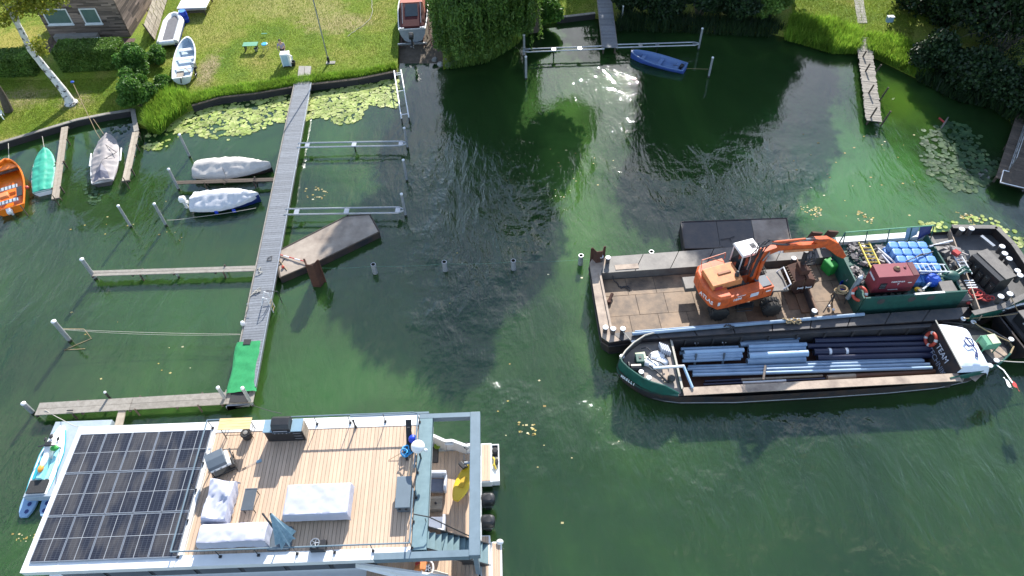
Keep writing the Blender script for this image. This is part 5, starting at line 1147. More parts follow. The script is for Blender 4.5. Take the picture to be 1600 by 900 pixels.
# white chair bottom left
a_ = P(-1, 187, LZ); t = thing('garden_chair', 'white garden chair standing at the left edge of the lawn', 'chair', a_, .35)
part(MB().box((0, .1, .42), (.75, .6, .05)), 'seat', 'white_gel', t)
for k in range(5): part(MB().box((-.28 + k * .14, .42, .75), (.1, .05, .6), rx=-.25), 'back_slat', 'white_gel', t)
for x in (-.32, .32):
    for y in (-.15, .38): part(MB().box((x, y, .2), (.06, .06, .4)), 'leg', 'white_gel', t)
    part(MB().box((x, .1, .62), (.07, .6, .04)), 'armrest', 'white_gel', t)
a_ = P(1386, 41, LZ); t = thing('letter_box', 'small pale blue box with a white lid on a stake on the right lawn', 'box', a_); part(MB().box((0, 0, .2), (.06, .06, .4)), 'stake', 'wood_dark', t); part(MB().box((0, 0, .6), (.5, .3, .42)), 'box_body', mat('pale_blue', (.3, .45, .6), .4), t, bevel=.02); part(MB().box((0, 0, .83), (.52, .33, .05)), 'lid', 'cap_white', t)
mb = MB(); c = P(1476, 192, .03)
t = thing('drifting_branch', 'pink and grey broken branch drifting among the shaded lily pads', 'branch', c); part(MB().tube([(-.5, -.6, 0), (0, 0, .02), (.5, .6, 0)], [.05, .07, .04], 6), 'stick', 'branch', t); part(MB().tube([(0, 0, .02), (-.2, .5, .05)], .06, 6), 'stub', 'cloth_red', t)

# ================================================================ wooden house top left
HA = P(82, 60, LZ); HB = P(204, 57, LZ); d = (HB - HA).normalized(); nr = Vector((d.y, -d.x, 0)); rz = math.atan2(d.y, d.x); W_ = (HB - HA).length
t = thing('wooden_house', 'wooden house clad in rough brown boards with two white windows', 'house', HA, rz); HOUSE = t; D_ = 7.0; HH = 4.6
part(MB().aabb(.03, .03, 0, W_ - .03, D_, HH), 'wall', mat('wall_dark', (.04, .03, .025), .9), t)
wins = []
for qd in (((65, 14), (103, 13), (116, 37), (75, 38)), ((123, 13), (150, 12), (160, 36), (134, 37))):
    pp = [PV(x, y, HA, nr) - HA for x, y in qd]; xs = [p.dot(d) for p in pp]; zs = [p.z for p in pp]; wins.append(((xs[0] + xs[3]) / 2, (xs[1] + xs[2]) / 2, (zs[2] + zs[3]) / 2, (zs[0] + zs[1]) / 2))
nb = 0
for k in range(34):
    z0 = k * .135; x = 0.0
    while x < W_:
        ln = rng.uniform(.7, 2.6); x2 = min(W_, x + ln)
        segs = [(x + .006, x2 - .006)]
        for (a0, a1, b0, b1) in wins:
            if z0 + .135 > b0 and z0 < b1:
                ns = []
                for s0, s1 in segs:
                    if s1 <= a0 or s0 >= a1: ns.append((s0, s1))
                    else:
                        if s0 < a0: ns.append((s0, a0))
                        if s1 > a1: ns.append((a1, s1))
                segs = ns
        for s0, s1 in segs:
            if s1 - s0 > .05: part(MB().box(((s0 + s1) / 2, -.015 - rng.random() * .03, z0 + .07), (s1 - s0, .05, .12 + rng.uniform(-.012, .035)), rx=rad(-7) , ry=rng.uniform(-.012, .012)), 'board', 'siding', t); nb += 1
        x = x2
for k in range(23):
    y = 0.0
    while y < D_:
        ln = rng.uniform(1.2, 2.6); y2 = min(D_, y + ln); part(MB().box((W_ + .012 + rng.random() * .012, (y + y2) / 2, k * .2 + .1), (.05, y2 - y - .012, .19), ry=rad(-7)), 'side_board', 'siding', t); y = y2
for (a0, a1, b0, b1) in wins:
    w_ = part(MB().aabb(a0 + .02, -.02, b0 + .02, a1 - .02, .05, b1 - .02), 'window', 'glass_house', t); fr = .09
    mb = MB(); mb.aabb(a0, -.09, b0, a1, .03, b0 + fr); mb.aabb(a0, -.09, b1 - fr, a1, .03, b1); mb.aabb(a0, -.088, b0 + fr, a0 + fr, .028, b1 - fr); mb.aabb(a1 - fr, -.088, b0 + fr, a1, .028, b1 - fr); part(mb, 'window_frame', 'white_gel', w_)
    part(MB().aabb(a0 - .05, -.2, b0 - .06, a1 + .05, 0, b0 - .002), 'window_sill', 'white_gel', w_)
part(MB().aabb(.5, -.55, 0, W_ * .62, -.05, .45), 'plinth', 'concrete', t)
part(MB().loft([[Vector((-.5, -.6, HH - .02)), Vector((-.5, D_ / 2, HH + 1.9)), Vector((-.5, D_ + .6, HH - .02))], [Vector((W_ + .5, -.6, HH - .02)), Vector((W_ + .5, D_ / 2, HH + 1.9)), Vector((W_ + .5, D_ + .6, HH - .02))]], True, True), 'roof', 'roof_tile', t)
a0, b0 = P(84, 66, LZ + .004), P(205, 66, LZ + .004)
MB().prism([P(60, 84, LZ), P(205, 76, LZ), P(212, 60, LZ), P(78, 58, LZ)], LZ - .1, LZ + .004).build('terrace_path', mat('brick_path', (.13, .07, .055), .9, c2=(.07, .045, .04), scale=5), kind='structure')

# ================================================================ houseboat
def X(px, py, z): return P(px, py, z).x
def Y(px, py, z): return P(px, py, z).y
Z = 3.3; RX0, RX1, RY0, RY1 = -19.45, -3.75, 9.78, 16.12
DX0, DX1, DY0, DY1 = -13.22, -4.32, 10.22, 15.58
HB_ = thing('houseboat', 'white houseboat with a plank roof terrace and solar panels in the lower left', 'houseboat', (-10, 13, 0))
def hp(mb, nm, m, parent=None, **k): return part(mb, nm, m, parent or HB_, world=True, **k)
# hulls, cabin
hp(MB().prism([(-19.9, 9.6), (-3.0, 9.6), (-1.9, 10.2), (-1.9, 15.4), (-3.2, 16.1), (-19.9, 16.4)], -.35, .82), 'hull', 'white_gel')
hp(MB().aabb(RX0 + .3, RY0 + .55, .8, -6.6, RY1 - .35, Z - .35), 'cabin_wall', 'white_gel')
for k in range(7):
    x0 = RX0 + .5 + k * 1.85; f_ = hp(MB().aabb(x0 + .004, RY0 + .50, .98, x0 + 1.846, RY0 + .548, Z - .352), 'window_frame', 'black_plastic'); hp(MB().aabb(x0 + .1, RY0 + .47, 1.06, x0 + 1.75, RY0 + .498, Z - .42), 'window_pane', 'glass_dark', f_)
for k in range(3):
    y0 = RY0 + 1.0 + k * 1.7; hp(MB().aabb(-6.598, y0, .95, -6.56, y0 + 1.6, Z - .6), 'door_pane', 'glass_dark')
# roof slab with white rim
hp(MB().aabb(RX0, RY0, Z - .34, DX1 + .02, RY1, Z - .04), 'roof_slab', 'white_gel', bevel=.02)
hp(MB().aabb(RX0, DY1 + .0, Z - .04, DX1, RY1, Z + .02), 'rim', 'white_gel'); hp(MB().aabb(RX0, RY0, Z - .04, DX1, DY0, Z + .02), 'rim', 'white_gel')
hp(MB().aabb(RX0, DY0 + .002, Z - .04, RX0 + .14, DY1 - .002, Z + .02), 'rim', 'white_gel')
hp(MB().aabb(DX0 - .12, DY0 + .002, Z - .04, DX0 - .02, DY1 - .002, Z + .12), 'kerb', 'white_gel')
# roof planks
n = 56; w_ = (DX1 - DX0) / n
for i in range(n):
    x0 = DX0 + w_ * i; hp(MB().aabb(x0 + .007, DY0 + .004, Z - .03, x0 + w_ - .007, DY1 - .004, Z + rng.uniform(-.002, .002)), 'plank', 'deck_teak')
hp(MB().aabb(DX0, DY0, Z - .038, DX1, DY1, Z - .031), 'underlay', 'black_plastic')
# solar panels
def panel_mat():
    m = bpy.data.materials.new('solar_cells'); m.use_nodes = True; MATS['solar_cells'] = m; t = m.node_tree; N = t.nodes; L = t.links; b = N['Principled BSDF']
    tc = N.new('ShaderNodeTexCoord'); sp = N.new('ShaderNodeSeparateXYZ'); L.new(tc.outputs['Object'], sp.inputs[0])
    def M(op, a, b_=None):
        n = N.new('ShaderNodeMath'); n.operation = op
        for i, x in enumerate((a, b_)):
            if x is None: continue
            if isinstance(x, (int, float)): n.inputs[i].default_value = x
            else: L.new(x, n.inputs[i])
        return n.outputs[0]
    def line(src, cell, wd): 
        f = M('FRACT', M('ADD', M('DIVIDE', src, cell), 100.0)); return M('LESS_THAN', M('MINIMUM', f, M('SUBTRACT', 1.0, f)), wd)
    lx = line(sp.outputs[0], .1825, .045); ly = line(sp.outputs[1], .0875, .07)
    gr = M('MAXIMUM', lx, ly)
    mx = N.new('ShaderNodeMix'); mx.data_type = 'RGBA'; L.new(gr, mx.inputs[0]); mx.inputs[6].default_value = (.010, .012, .022, 1); mx.inputs[7].default_value = (.055, .062, .075, 1)
    g = N.new('ShaderNodeNewGeometry'); mp = N.new('ShaderNodeMapping'); mp.inputs['Scale'].default_value = (1.5, .55, 1); mp.inputs['Rotation'].default_value = (0, 0, .0); L.new(g.outputs['Position'], mp.inputs[0])
    no = N.new('ShaderNodeTexNoise'); no.inputs['Scale'].default_value = 1.3; no.inputs['Detail'].default_value = 3; L.new(mp.outputs[0], no.inputs[0])
    mr = N.new('ShaderNodeMapRange'); mr.interpolation_type = 'SMOOTHSTEP'; mr.inputs[1].default_value = .40; mr.inputs[2].default_value = .66; mr.inputs[3].default_value = .03; mr.inputs[4].default_value = .32; L.new(no.outputs[0], mr.inputs[0])
    m2 = N.new('ShaderNodeMix'); m2.data_type = 'RGBA'; L.new(mr.outputs[0], m2.inputs[0]); L.new(mx.outputs[2], m2.inputs[6]); m2.inputs[7].default_value = (.15, .135, .115, 1)
    L.new(m2.outputs[2], b.inputs['Base Color']); r = N.new('ShaderNodeMapRange'); r.inputs[3].default_value = .16; r.inputs[4].default_value = .55; L.new(mr.outputs[0], r.inputs[0]); L.new(r.outputs[0], b.inputs['Roughness'])
panel_mat()
px0, px1, py0, py1 = -19.2, -13.42, 10.12, 15.72; cw = (px1 - px0) / 5; ch = (py1 - py0) / 3
mbF = MB(); hw_, hh_ = cw / 2 - .008, ch / 2 - .02
mbF.aabb(-hw_, -hh_, 0, hw_, -hh_ + .03, .045); mbF.aabb(-hw_, hh_ - .03, 0, hw_, hh_, .045); mbF.aabb(-hw_, -hh_ + .03, 0, -hw_ + .03, hh_ - .03, .045); mbF.aabb(hw_ - .03, -hh_ + .03, 0, hw_, hh_ - .03, .045)
mbG = MB().aabb(-hw_ + .03, -hh_ + .03, .01, hw_ - .03, hh_ - .03, .036); mbS = MB(); mbS.aabb(-hw_ + .03, -.011, .036, hw_ - .03, .011, .0385); mbS.aabb(-.012, -hh_ + .03, .036, .012, -.012, .0387); mbS.aabb(-.012, .012, .036, .012, hh_ - .03, .0387)
def panel():
    g_ = mbG.build('solar_panel', 'solar_cells', None); f_ = mbF.build('panel_frame', 'galv', g_); s_ = mbS.build('busbar_gap', 'gap_grey', g_); return g_
p0 = panel()
for r_ in range(3):
    for c_ in range(5):
        o = p0 if (r_ == 0 and c_ == 0) else copy_tree(p0); o.parent = HB_; o.location = Vector((px0 + cw * (c_ + .5), py0 + ch * (r_ + .5), Z + .05)) - HB_.location
hp(MB().aabb(RX0 + .14, DY0 + .01, Z - .04, DX0 - .12, DY1 + .0, Z + .012), 'panel_bed', 'white_gel')
# stern frame and grey strip
hp(MB().aabb(DX1 + .025, RY0 + .30, Z - .4, -3.72, RY1 - .02, Z + .05), 'grey_roof_edge', 'stair_grey', bevel=.01)
hp(MB().aabb(-2.06, RY0 + .0, Z - .32, -1.62, RY1, Z + .06), 'frame_beam', 'grey_paint', bevel=.02)
hp(MB().aabb(-4.3, RY1 - .24, Z - .28, -2.062, RY1 - .02, Z + .058), 'frame_beam', 'grey_paint'); hp(MB().aabb(-7.4, RY1 + .002, Z - .16, -3.9, RY1 + .1, Z + .05), 'frame_beam', 'grey_paint')
hp(MB().aabb(-5.75, RY0 - .02, Z - .34, -2.062, RY0 + .24, Z + .045), 'frame_beam', 'grey_paint')
for y in (RY0 + .2, RY1 - .2): hp(MB().aabb(-1.93, y - .1, .8, -1.74, y + .1, Z - .33), 'frame_post', 'grey_paint')
hp(MB().aabb(-6.55, RY0 + .6, Z - .7, -3.75, RY1 - .3, Z - .452), 'ceiling', 'white_gel')
# lower stern deck
LD = .9; n = 27; x0_, x1_ = -6.5, -1.86; w_ = (x1_ - x0_) / n
for i in range(n): hp(MB().aabb(x0_ + w_ * i + .006, 8.9, LD - .04, x0_ + w_ * (i + 1) - .006, 15.5 if i > 14 else 15.0, LD + rng.uniform(-.002, .002)), 'lower_plank', 'deck_teak')
hp(MB().aabb(-6.5, 8.85, .6, -1.84, 15.52, LD - .045), 'lower_deck_base', 'white_gel')
def wall_path(pts, h0, h1s, th, m, nm):
    for i in range(len(pts) - 1):
        a, b = pts[i], pts[i + 1]; d = (b - a).normalized(); nr = Vector((-d.y, d.x, 0)) * th / 2; mb = MB(); z0, z1 = h1s[i], h1s[i + 1]
        mb._add([a - nr + Vector((0, 0, h0)), b - nr + Vector((0, 0, h0)), b + nr + Vector((0, 0, h0)), a + nr + Vector((0, 0, h0)), a - nr + Vector((0, 0, z0)), b - nr + Vector((0, 0, z1)), b + nr + Vector((0, 0, z1)), a + nr + Vector((0, 0, z0))], [(3, 2, 1, 0), (4, 5, 6, 7), (0, 1, 5, 4), (1, 2, 6, 5), (2, 3, 7, 6), (3, 0, 4, 7)]); hp(mb, nm, m)
g0 = lambda x, y, z: Vector((X(x, y, z), Y(x, y, z), 0))
wall_path([g0(664, 675, 1.7), g0(696, 689, 1.7), g0(706, 688, 1.7), g0(728, 696, 1.65), g0(742, 692, 1.5)], .5, [1.75, 1.72, 1.72, 1.66, 1.45], .13, 'white_gel', 'bulwark')
hp(MB().aabb(-1.86, 11.2, .5, -1.70, 15.1, 1.12), 'transom', 'white_gel')
# platforms
def plat(x0, y0, x1, y1, z, n, nm):
    hp(MB().aabb(x0, y0, z - .5, x1, y1, z - .03), nm, 'white_gel', bevel=.02); w_ = (x1 - x0 - .12) / n
    for i in range(n): hp(MB().aabb(x0 + .06 + w_ * i + .006, y0 + .06, z - .03, x0 + .06 + w_ * (i + 1) - .006, y1 - .06, z + rng.uniform(0, .003)), 'platform_plank', 'deck_teak')
plat(X(751, 750, .75), Y(760, 753, .75), X(768, 700, .75), Y(760, 692, .75), .75, 3, 'upper_swim_platform')
xa, xb, ya, yb = X(768, 700, .5), X(780, 720, .5), Y(770, 752, .5), Y(770, 694, .5)
hp(MB().aabb(xa + .005, ya, .05, xb, yb, .42), 'swim_platform', 'white_gel'); hp(MB().aabb(xa + .05, yb - .62, .42, xb - .06, yb - .06, .44), 'grating', 'mat_black')
for e in ((xa + .006, ya, xb, ya + .05), (xa + .006, yb - .05, xb, yb), (xb - .05, ya + .051, xb, yb - .051)): hp(MB().aabb(e[0], e[1], .42, e[2], e[3], .5), 'platform_lip', 'white_gel')
plat(X(751, 860, .75), 8.9, X(766, 860, .75), Y(755, 836, .75), .75, 3, 'upper_swim_platform'); plat(X(767, 860, .5), 8.9, X(784, 860, .5), Y(770, 846, .5), .5, 4, 'swim_platform')
# stairs going down to the stern deck
sy0, sy1 = Y(690, 866, 2.4), Y(690, 834, 2.4); NS = 11
for i in range(NS):
    z = Z - .02 - (i + 1) * (Z - LD) / (NS + 1); x0 = -3.95 + i * .225; hp(MB().aabb(x0, sy0, z - .05, x0 + .28, sy1 - .12 * (i < 3), z), 'stair_tread', 'stair_grey', bevel=.006)
for y in (sy0 - .03, sy1 + .01):
    mb = MB(); xe = -3.95 + NS * .225; ze = LD + .02; mb._add([(-4.0, y - .02, Z - .4), (-3.7, y - .02, Z - .1), (xe + .15, y - .02, ze + .1), (xe - .2, y - .02, ze - .02), (-4.0, y + .02, Z - .4), (-3.7, y + .02, Z - .1), (xe + .15, y + .02, ze + .1), (xe - .2, y + .02, ze - .02)], [(0, 1, 2, 3), (7, 6, 5, 4), (0, 4, 5, 1), (1, 5, 6, 2), (2, 6, 7, 3), (3, 7, 4, 0)]); hp(mb, 'stair_stringer', 'dark_metal')
hp(MB().tube([(-4.2, sy1 + .2, Z + .72), (-3.6, sy1 + .1, Z + .62), (-1.95, sy1 - .05, 1.9)], .025, 7), 'stair_handrail', 'dark_metal')
for s_ in (.15, .5, .85): q_ = Vector((-4.1, sy1 + .17, 0)).lerp(Vector((-1.95, sy1 - .04, 0)), s_); zt = Z + .7 - s_ * 2.1; hp(MB().tube([(q_.x, q_.y, zt), (q_.x, q_.y, zt - .85)], .018, 6), 'handrail_post', 'dark_metal')
hp(MB().aabb(X(722, 850, 1.5) - .02, sy0 + .05, .92, X(741, 850, 1.5) - .05, sy1 - .05, 1.5), 'stair_locker', 'black_plastic', bevel=.02)
# slanted white bow wing on the near side
hp(MB().slab([P(556, 878, 2.86), P(740, 905, .9), P(740, 930, .6), P(556, 884, 2.4)], .08), 'side_wing', 'white_gel')
hp(MB().slab([P(652, 884, 1.25), P(700, 897, 1.15), P(700, 901, 1.1), P(650, 888, 1.2)], .06), 'wing_cap', 'white_paint')
# railing
RZ = Z + .75
ryT, ryB = Y(496, 663.5, Z), Y(465, 866, Z)
def rail(parent_name, pts, posts, lean=(0, 0)):
    hp(MB().tube(pts, .032, 7), 'handrail', 'grey_paint', smooth=True)
    for (x, y) in posts:
        hp(MB().tube([(x, y, Z), (x, y, Z + .35), (x + lean[0], y + lean[1], RZ)], .018, 6), 'rail_post', 'dark_metal'); hp(MB().box((x, y, Z + .045), (.1, .1, .09)), 'rail_foot', 'black_plastic')
rxL, rxR = -13.42, -4.28
rail('t', [(rxL, ryT, RZ), (-12.6, ryT, RZ)], []); rail('t', [(-9.9, ryT, RZ), (-4.5, ryT, RZ), (rxR, ryT - .05, RZ)], [(X(p, 664, Z), ryT) for p in (496, 547.5, 602)])
rail('l', [(rxL, ryT, RZ), (rxL, ryB, RZ)], [(rxL, ryT), (rxL, 14.1), (rxL, 12.9), (rxL, 11.6), (rxL, ryB + .05)])
rail('b', [(rxL, ryB, RZ), (rxR, ryB, RZ)], [(X(p, 866, Z), ryB) for p in (346, 405, 465, 523, 583)])
rail('r', [(rxR, ryT - .05, RZ), (rxR, 13.2, RZ)], [(rxR, ryT - .1), (rxR + .05, 13.3)]); rail('r', [(rxR, 12.3, RZ), (rxR, ryB, RZ)], [(rxR + .05, 12.2), (rxR, 11.2), (rxR, ryB + .05)])
# side dock left
sdx0, sdy0, sdy1 = X(84, 665, .55), Y(95, 775, .55), Y(110, 658, .55)
hp(MB().aabb(sdx0, sdy0, .1, -19.9, sdy1, .55), 'side_deck', 'dock_grey', bevel=.02); hp(MB().aabb(-19.898, 16.405, .1, X(175, 656, .55), sdy1, .55), 'side_deck', 'dock_grey')
for k in range(4): hp(MB().box((sdx0 + .5, sdy0 + .6 + k * 1.3, .57), (.3, .05, .04)), 'deck_cleat', 'dark_metal')
rope('mooring rope from the lowest walkway to the houseboat corner', [P(70, 640, .55), P(96, 655, .6), P(121, 667, 3.3)], .018, 'rope_pale', .1)
rope('dark line from the pier post to the houseboat roof edge', [P(392, 632, .6), P(440, 646, 3.0)], .014, 'rope_dark', .1)
# outboards of the houseboat
for i, py in enumerate((778, 812)):
    q_ = P(762, py, 1.1); t = thing('outboard_motor', ('upper' if i == 0 else 'lower') + ' one of the two black outboard motors at the houseboat stern', 'outboard motor', (q_.x, q_.y, .5), 0, 'houseboat outboards')
    rings = []
    for k, (z, a, b_) in enumerate(((.0, .2, .17), (.15, .3, .24), (.45, .33, .26), (.62, .3, .23), (.7, .2, .15))): rings.append([Vector((math.copysign(abs(math.cos(an)) ** .6, math.cos(an)) * a, math.copysign(abs(math.sin(an)) ** .6, math.sin(an)) * b_, z)) for an in [2 * math.pi * j / 14 for j in range(14)]])
    part(MB().loft(rings, True, True), 'cowl', 'black_plastic', t, smooth=True); part(MB().box((0, 0, -.5), (.26, .16, 1.1)), 'drive_leg', 'dark_metal', t); part(MB().box((-.34, 0, .1), (.25, .34, .3)), 'clamp_bracket', 'dark_metal', t); part(MB().aabb(-.2, -.265, .2, .2, -.25, .24), 'cowl_seam', 'galv', t); part(MB().box((0, 0, -.7), (.5, .34, .03)), 'cavitation_plate', 'dark_metal', t)

# ---------------------------------------------------------------- on the roof terrace
def at(px, py, z=Z): p = P(px, py, z); return (p.x, p.y, Z if z >= Z else z)
# pine table
A = P(339, 672, Z + .9); B = P(394, 652, Z + .9); t = thing('pine_table', 'pale pine plank table with thin black legs by the top railing', 'table', ((A.x + B.x) / 2, (A.y + B.y) / 2, Z)); hx, hy = (B.x - A.x) / 2, (B.y - A.y) / 2
for k in range(4): y0 = -hy + k * hy / 2; part(MB().aabb(-hx, y0 + .004, .87, hx, y0 + hy / 2 - .004, .905), 'top_board', 'pine', t)
for x in (-hx + .12, hx - .12):
    for y in (-hy + .06, hy - .06): part(MB().tube([(x, y, 0), (x, y, .868)], .02, 6), 'leg', 'dark_metal', t)
    part(MB().tube([(x, -hy + .06, .35), (x, hy - .06, .35)], .015, 6), 'leg_brace', 'dark_metal', t)
part(MB().tube([(-hx + .12, -hy + .06, .3), (hx - .12, -hy + .06, .3)], .015, 6), 'long_brace', 'dark_metal', t)
q_ = at(384, 677, Z + .35); t = thing('wheel_stool', 'round dark stool with a silver disc under the pine table', 'stool', q_); part(MB().lathe([(.16, .0), (.2, .05), (.22, .3), (.24, .36), (.2, .42), (.1, .4), (.01, .39)], n=18), 'seat', 'mat_black', t, smooth=True); part(MB().lathe([(.1, .41), (.1, .435), (.01, .44)], n=12), 'disc', 'galv', t)
# outdoor kitchen
A = P(410, 676, Z + .92); B = P(474, 654, Z + .92); t = thing('outdoor_kitchen', 'black outdoor kitchen cabinet with blue grey worktops and a closed grill hood', 'grill', (A.x, A.y, Z)); w_, h_ = B.x - A.x, B.y - A.y
part(MB().aabb(0.03, .03, .06, w_ - .03, h_ - .02, .87), 'cabinet', 'black_plastic', t)
for x0, x1 in ((0, w_ * .24), (w_ * .72, w_)): part(MB().aabb(x0, 0, .872, x1, h_, .93), 'worktop', 'steel_blue_top', t, bevel=.008)
part(MB().aabb(w_ * .24 + .01, -.05, .872, w_ * .72 - .01, .02, .9), 'front_shelf', 'slate', t)
for k in range(3): part(MB().aabb(w_ * .73, .005, .2 + k * .22, w_ * .98, .028, .38 + k * .22), 'drawer', 'dark_metal', t); part(MB().aabb(w_ * .76, -.015, .30 + k * .22, w_ * .95, .004, .33 + k * .22), 'drawer_handle', 'galv', t)
part(MB().loft([[Vector((x, .02, .9)), Vector((x, -.01, 1.12)), Vector((x, .12, 1.3)), Vector((x, .45, 1.34)), Vector((x, .62, 1.15)), Vector((x, .64, .9))] for x in (w_ * .25, w_ * .71)], True, True), 'hood', 'black_plastic', t, bevel=.02)
part(MB().tube([(w_ * .3, -.05, 1.05), (w_ * .66, -.05, 1.05)], .018, 7), 'hood_handle', 'galv', t)
for k in range(4): part(MB().lathe([(.03, 0), (.03, .03), (.01, .035)], (w_ * (.32 + .1 * k), -.07, .885), 10, 'Y'), 'knob', 'galv', t)
part(MB().aabb(w_ + .001, .05, .05, w_ + .04, h_ - .05, .86), 'end_panel', 'wood_pale', t)
# plancha cart
q_ = at(343, 722, Z + .6); t = thing('grill_cart', 'white griddle grill with a dark folded lid on a black wheeled cart', 'grill', q_, rad(27))
part(MB().aabb(-.42, -.34, .58, .42, .34, .74), 'grill_body', 'white_gel', t, bevel=.02)
part(MB().loft([[Vector((x, -.36, .76)), Vector((x, -.34, .95)), Vector((x, .0, 1.02)), Vector((x, .36, .98)), Vector((x, .38, .76))] for x in (-.44, .30)], True, True), 'lid', 'slate', t, bevel=.015)
for x in (-.4, .48):
    for y in (-.36, .32): part(MB().tube([(x, y, 0), (x, y, .6)], .025, 6), 'leg', 'dark_metal', t)
part(MB().tube([(-.44, -.4, .3), (.55, -.4, .3), (.55, .4, .3)], .02, 6), 'side_bar', 'dark_metal', t); part(MB().aabb(-.4, -.34, .1, .48, .3, .13), 'lower_shelf', 'dark_metal', t); part(MB().tube([(.52, -.42, .62), (.52, .42, .62)], .03, 7), 'push_handle', 'dark_metal', t)
for k in range(3): part(MB().lathe([(.035, 0), (.035, .03), (.01, .035)], (-.25 + .25 * k, -.37, .66), 10, 'Y'), 'knob', 'galv', t)
part(MB().box((.38, -.1, .35), (.2, .28, .4)), 'gas_bottle', 'steel_grey', t, bevel=.04)
# turner on the floor
A = P(378, 733, Z + .03); B = P(403, 721, Z + .03); t = thing('fly_swatter', 'long handled skimmer lying on the planks below the outdoor kitchen', 'tool', A); d = B - A; part(MB().tube([(0, 0, 0), d * .28], .018, 6), 'grip', 'black_plastic', t); part(MB().tube([d * .28, d], .008, 5), 'wire_handle', 'galv', t); part(MB().box(tuple(d * 1.04 + Vector((.02, 0, 0))), (.22, .14, .012), rz=.4), 'head', 'steel_blue_top', t)
# draped covers
def drape(name, label, cat, rect, h, skirt, m, seed, fold=.05, flare=.12, nx=46, ny=30, top=None, rz=0):
    (x0, y0, x1, y1) = rect; cx, cy = (x0 + x1) / 2, (y0 + y1) / 2; hx, hy = (x1 - x0) / 2, (y1 - y0) / 2; rows = []
    for j in range(ny + 1):
        v = (j / ny * 2 - 1) * (hy + skirt); row = []
        for i in range(nx + 1):
            u = (i / nx * 2 - 1) * (hx + skirt); ou = max(0, abs(u) - hx); ov = max(0, abs(v) - hy); s_ = max(ou, ov) + .35 * min(ou, ov)
            x = math.copysign(min(abs(u), hx), u) + math.copysign(ou * flare, u) * 1.0; y = math.copysign(min(abs(v), hy), v) + math.copysign(ov * flare, v)
            k = noise.noise(Vector((u * 5 + seed, v * 5, 2))) ; k2 = noise.noise(Vector(((u + v) * 2.5, (u - v) * .8 + seed, 7))); k3 = abs(noise.noise(Vector(((u * .8 + v) * 1.6, (u - v * .6) * 5 + seed, 4))))
            z = (top(u / hx, v / hy) if top else h) - s_ * .97 + (k * .012 + k2 * fold * .5 - k3 * fold * .8) * (1 if s_ == 0 else .4)
            if s_ > 0: w1 = fold * k2 * min(1, s_ * 3); x += math.copysign(w1, u) * (ou > 0); y += math.copysign(w1, v) * (ov > 0)
            row.append(Vector((x, y, max(z, .012 + .02 * abs(k)))))
        rows.append(row)
    t = thing(name, label, cat, (cx, cy, Z), rz); part(MB().loft(rows, False), 'cover', m, t, smooth=True); part(MB().aabb(-hx + .06, -hy + .06, .02, hx - .06, hy - .06, h * .55), 'frame', 'black_plastic', t); return t
zt = Z + .72; A = P(441, 806, zt); B = P(548, 754, zt)
drape('covered_dining_table', 'large rectangular table under a taut pale lilac cover in the middle of the roof terrace', 'covered table', (A.x, A.y, B.x, B.y), .74, .5, 'cover_lilac', 1, .035, .10)
zt = Z + .7; A = P(306, 848, zt); B = P(418, 813, zt)
drape('covered_sofa', 'long covered sofa under a white sheet along the near railing', 'covered sofa', (A.x, A.y, B.x, B.y), .68, .5, 'cover_lilac', 9, .07, .10, top=lambda u, v: .70 - .12 * max(0, v) ** 2 + .03 * math.sin(u * 4))
A = P(309, 815, zt); B = P(366, 748, zt)
drape('covered_sofa', 'shorter covered sofa wing with deep folds beside the griddle cart', 'covered sofa', (A.x + .12, A.y + .08, B.x - .05, B.y), .72, .5, 'cover_lilac', 21, .12, .08, top=lambda u, v: .62 + .16 * max(0, -u) + .10 * math.sin(v * 3 + u * 2) * (1 if v > 0 else .4))
# slatted side table
A = P(376, 796, Z + .45); B = P(402, 764, Z + .45); t = thing('side_table', 'small blue grey slatted side table between the covered sofa and table', 'table', ((A.x + B.x) / 2, (A.y + B.y) / 2, Z)); hx, hy = (B.x - A.x) / 2, (B.y - A.y) / 2
for k in range(12): part(MB().aabb(-hx + k * hx / 6 + .006, -hy, .43, -hx + (k + 1) * hx / 6 - .006, hy, .46), 'slat', 'slate', t)
for y in (-hy - .015, hy + .015): part(MB().aabb(-hx, y - .015, .38, hx, y + .015, .47), 'end_rail', 'slate', t)
for x in (-hx + .04, hx - .04):
    for y in (-hy + .04, hy - .04): part(MB().tube([(x, y, 0), (x, y, .42)], .02, 6), 'leg', 'dark_metal', t)
# parasol
A = P(418, 861, Z); B = P(461, 824, Z); t = thing('ballast_plate', 'flat dark parasol base plate with rounded corners near the railing', 'parasol base', ((A.x + B.x) / 2, (A.y + B.y) / 2, Z)); hx, hy = (B.x - A.x) / 2, (B.y - A.y) / 2
part(MB().prism([(-hx, -hy), (hx - .1, -hy), (hx, -hy + .1), (hx, hy - .12), (hx - .1, hy), (-hx, hy)], 0, .13), 'slab', 'slate', t, bevel=.01); part(MB().lathe([(.1, .13), (.1, .2), (.04, .22)], (0, 0, 0), 12), 'socket', 'dark_metal', t)
bx, by = (A.x + B.x) / 2, (A.y + B.y) / 2
t = thing('parasol', 'folded blue grey cantilever parasol leaning over its base', 'parasol', (bx, by, Z)); top = Vector(P(423, 803, Z + 2.2)) - Vector((bx, by, Z)); low = Vector(P(447, 842, Z + .8)) - Vector((bx, by, Z))
part(MB().tube([(0, 0, .1), (0, 0, 1.3), Vector(P(410, 802, Z + 1.8)) - Vector((bx, by, Z))], .035, 8), 'mast', 'dark_metal', t); part(MB().tube([Vector(P(410, 803, Z + 1.8)) - Vector((bx, by, Z)), Vector(P(430, 826, Z + 1.5)) - Vector((bx, by, Z))], .03, 8), 'arm', 'dark_metal', t)
ax = (low - top); rings = []; a1 = ax.cross(Vector((0, 0, 1))).normalized(); a2 = ax.cross(a1).normalized()
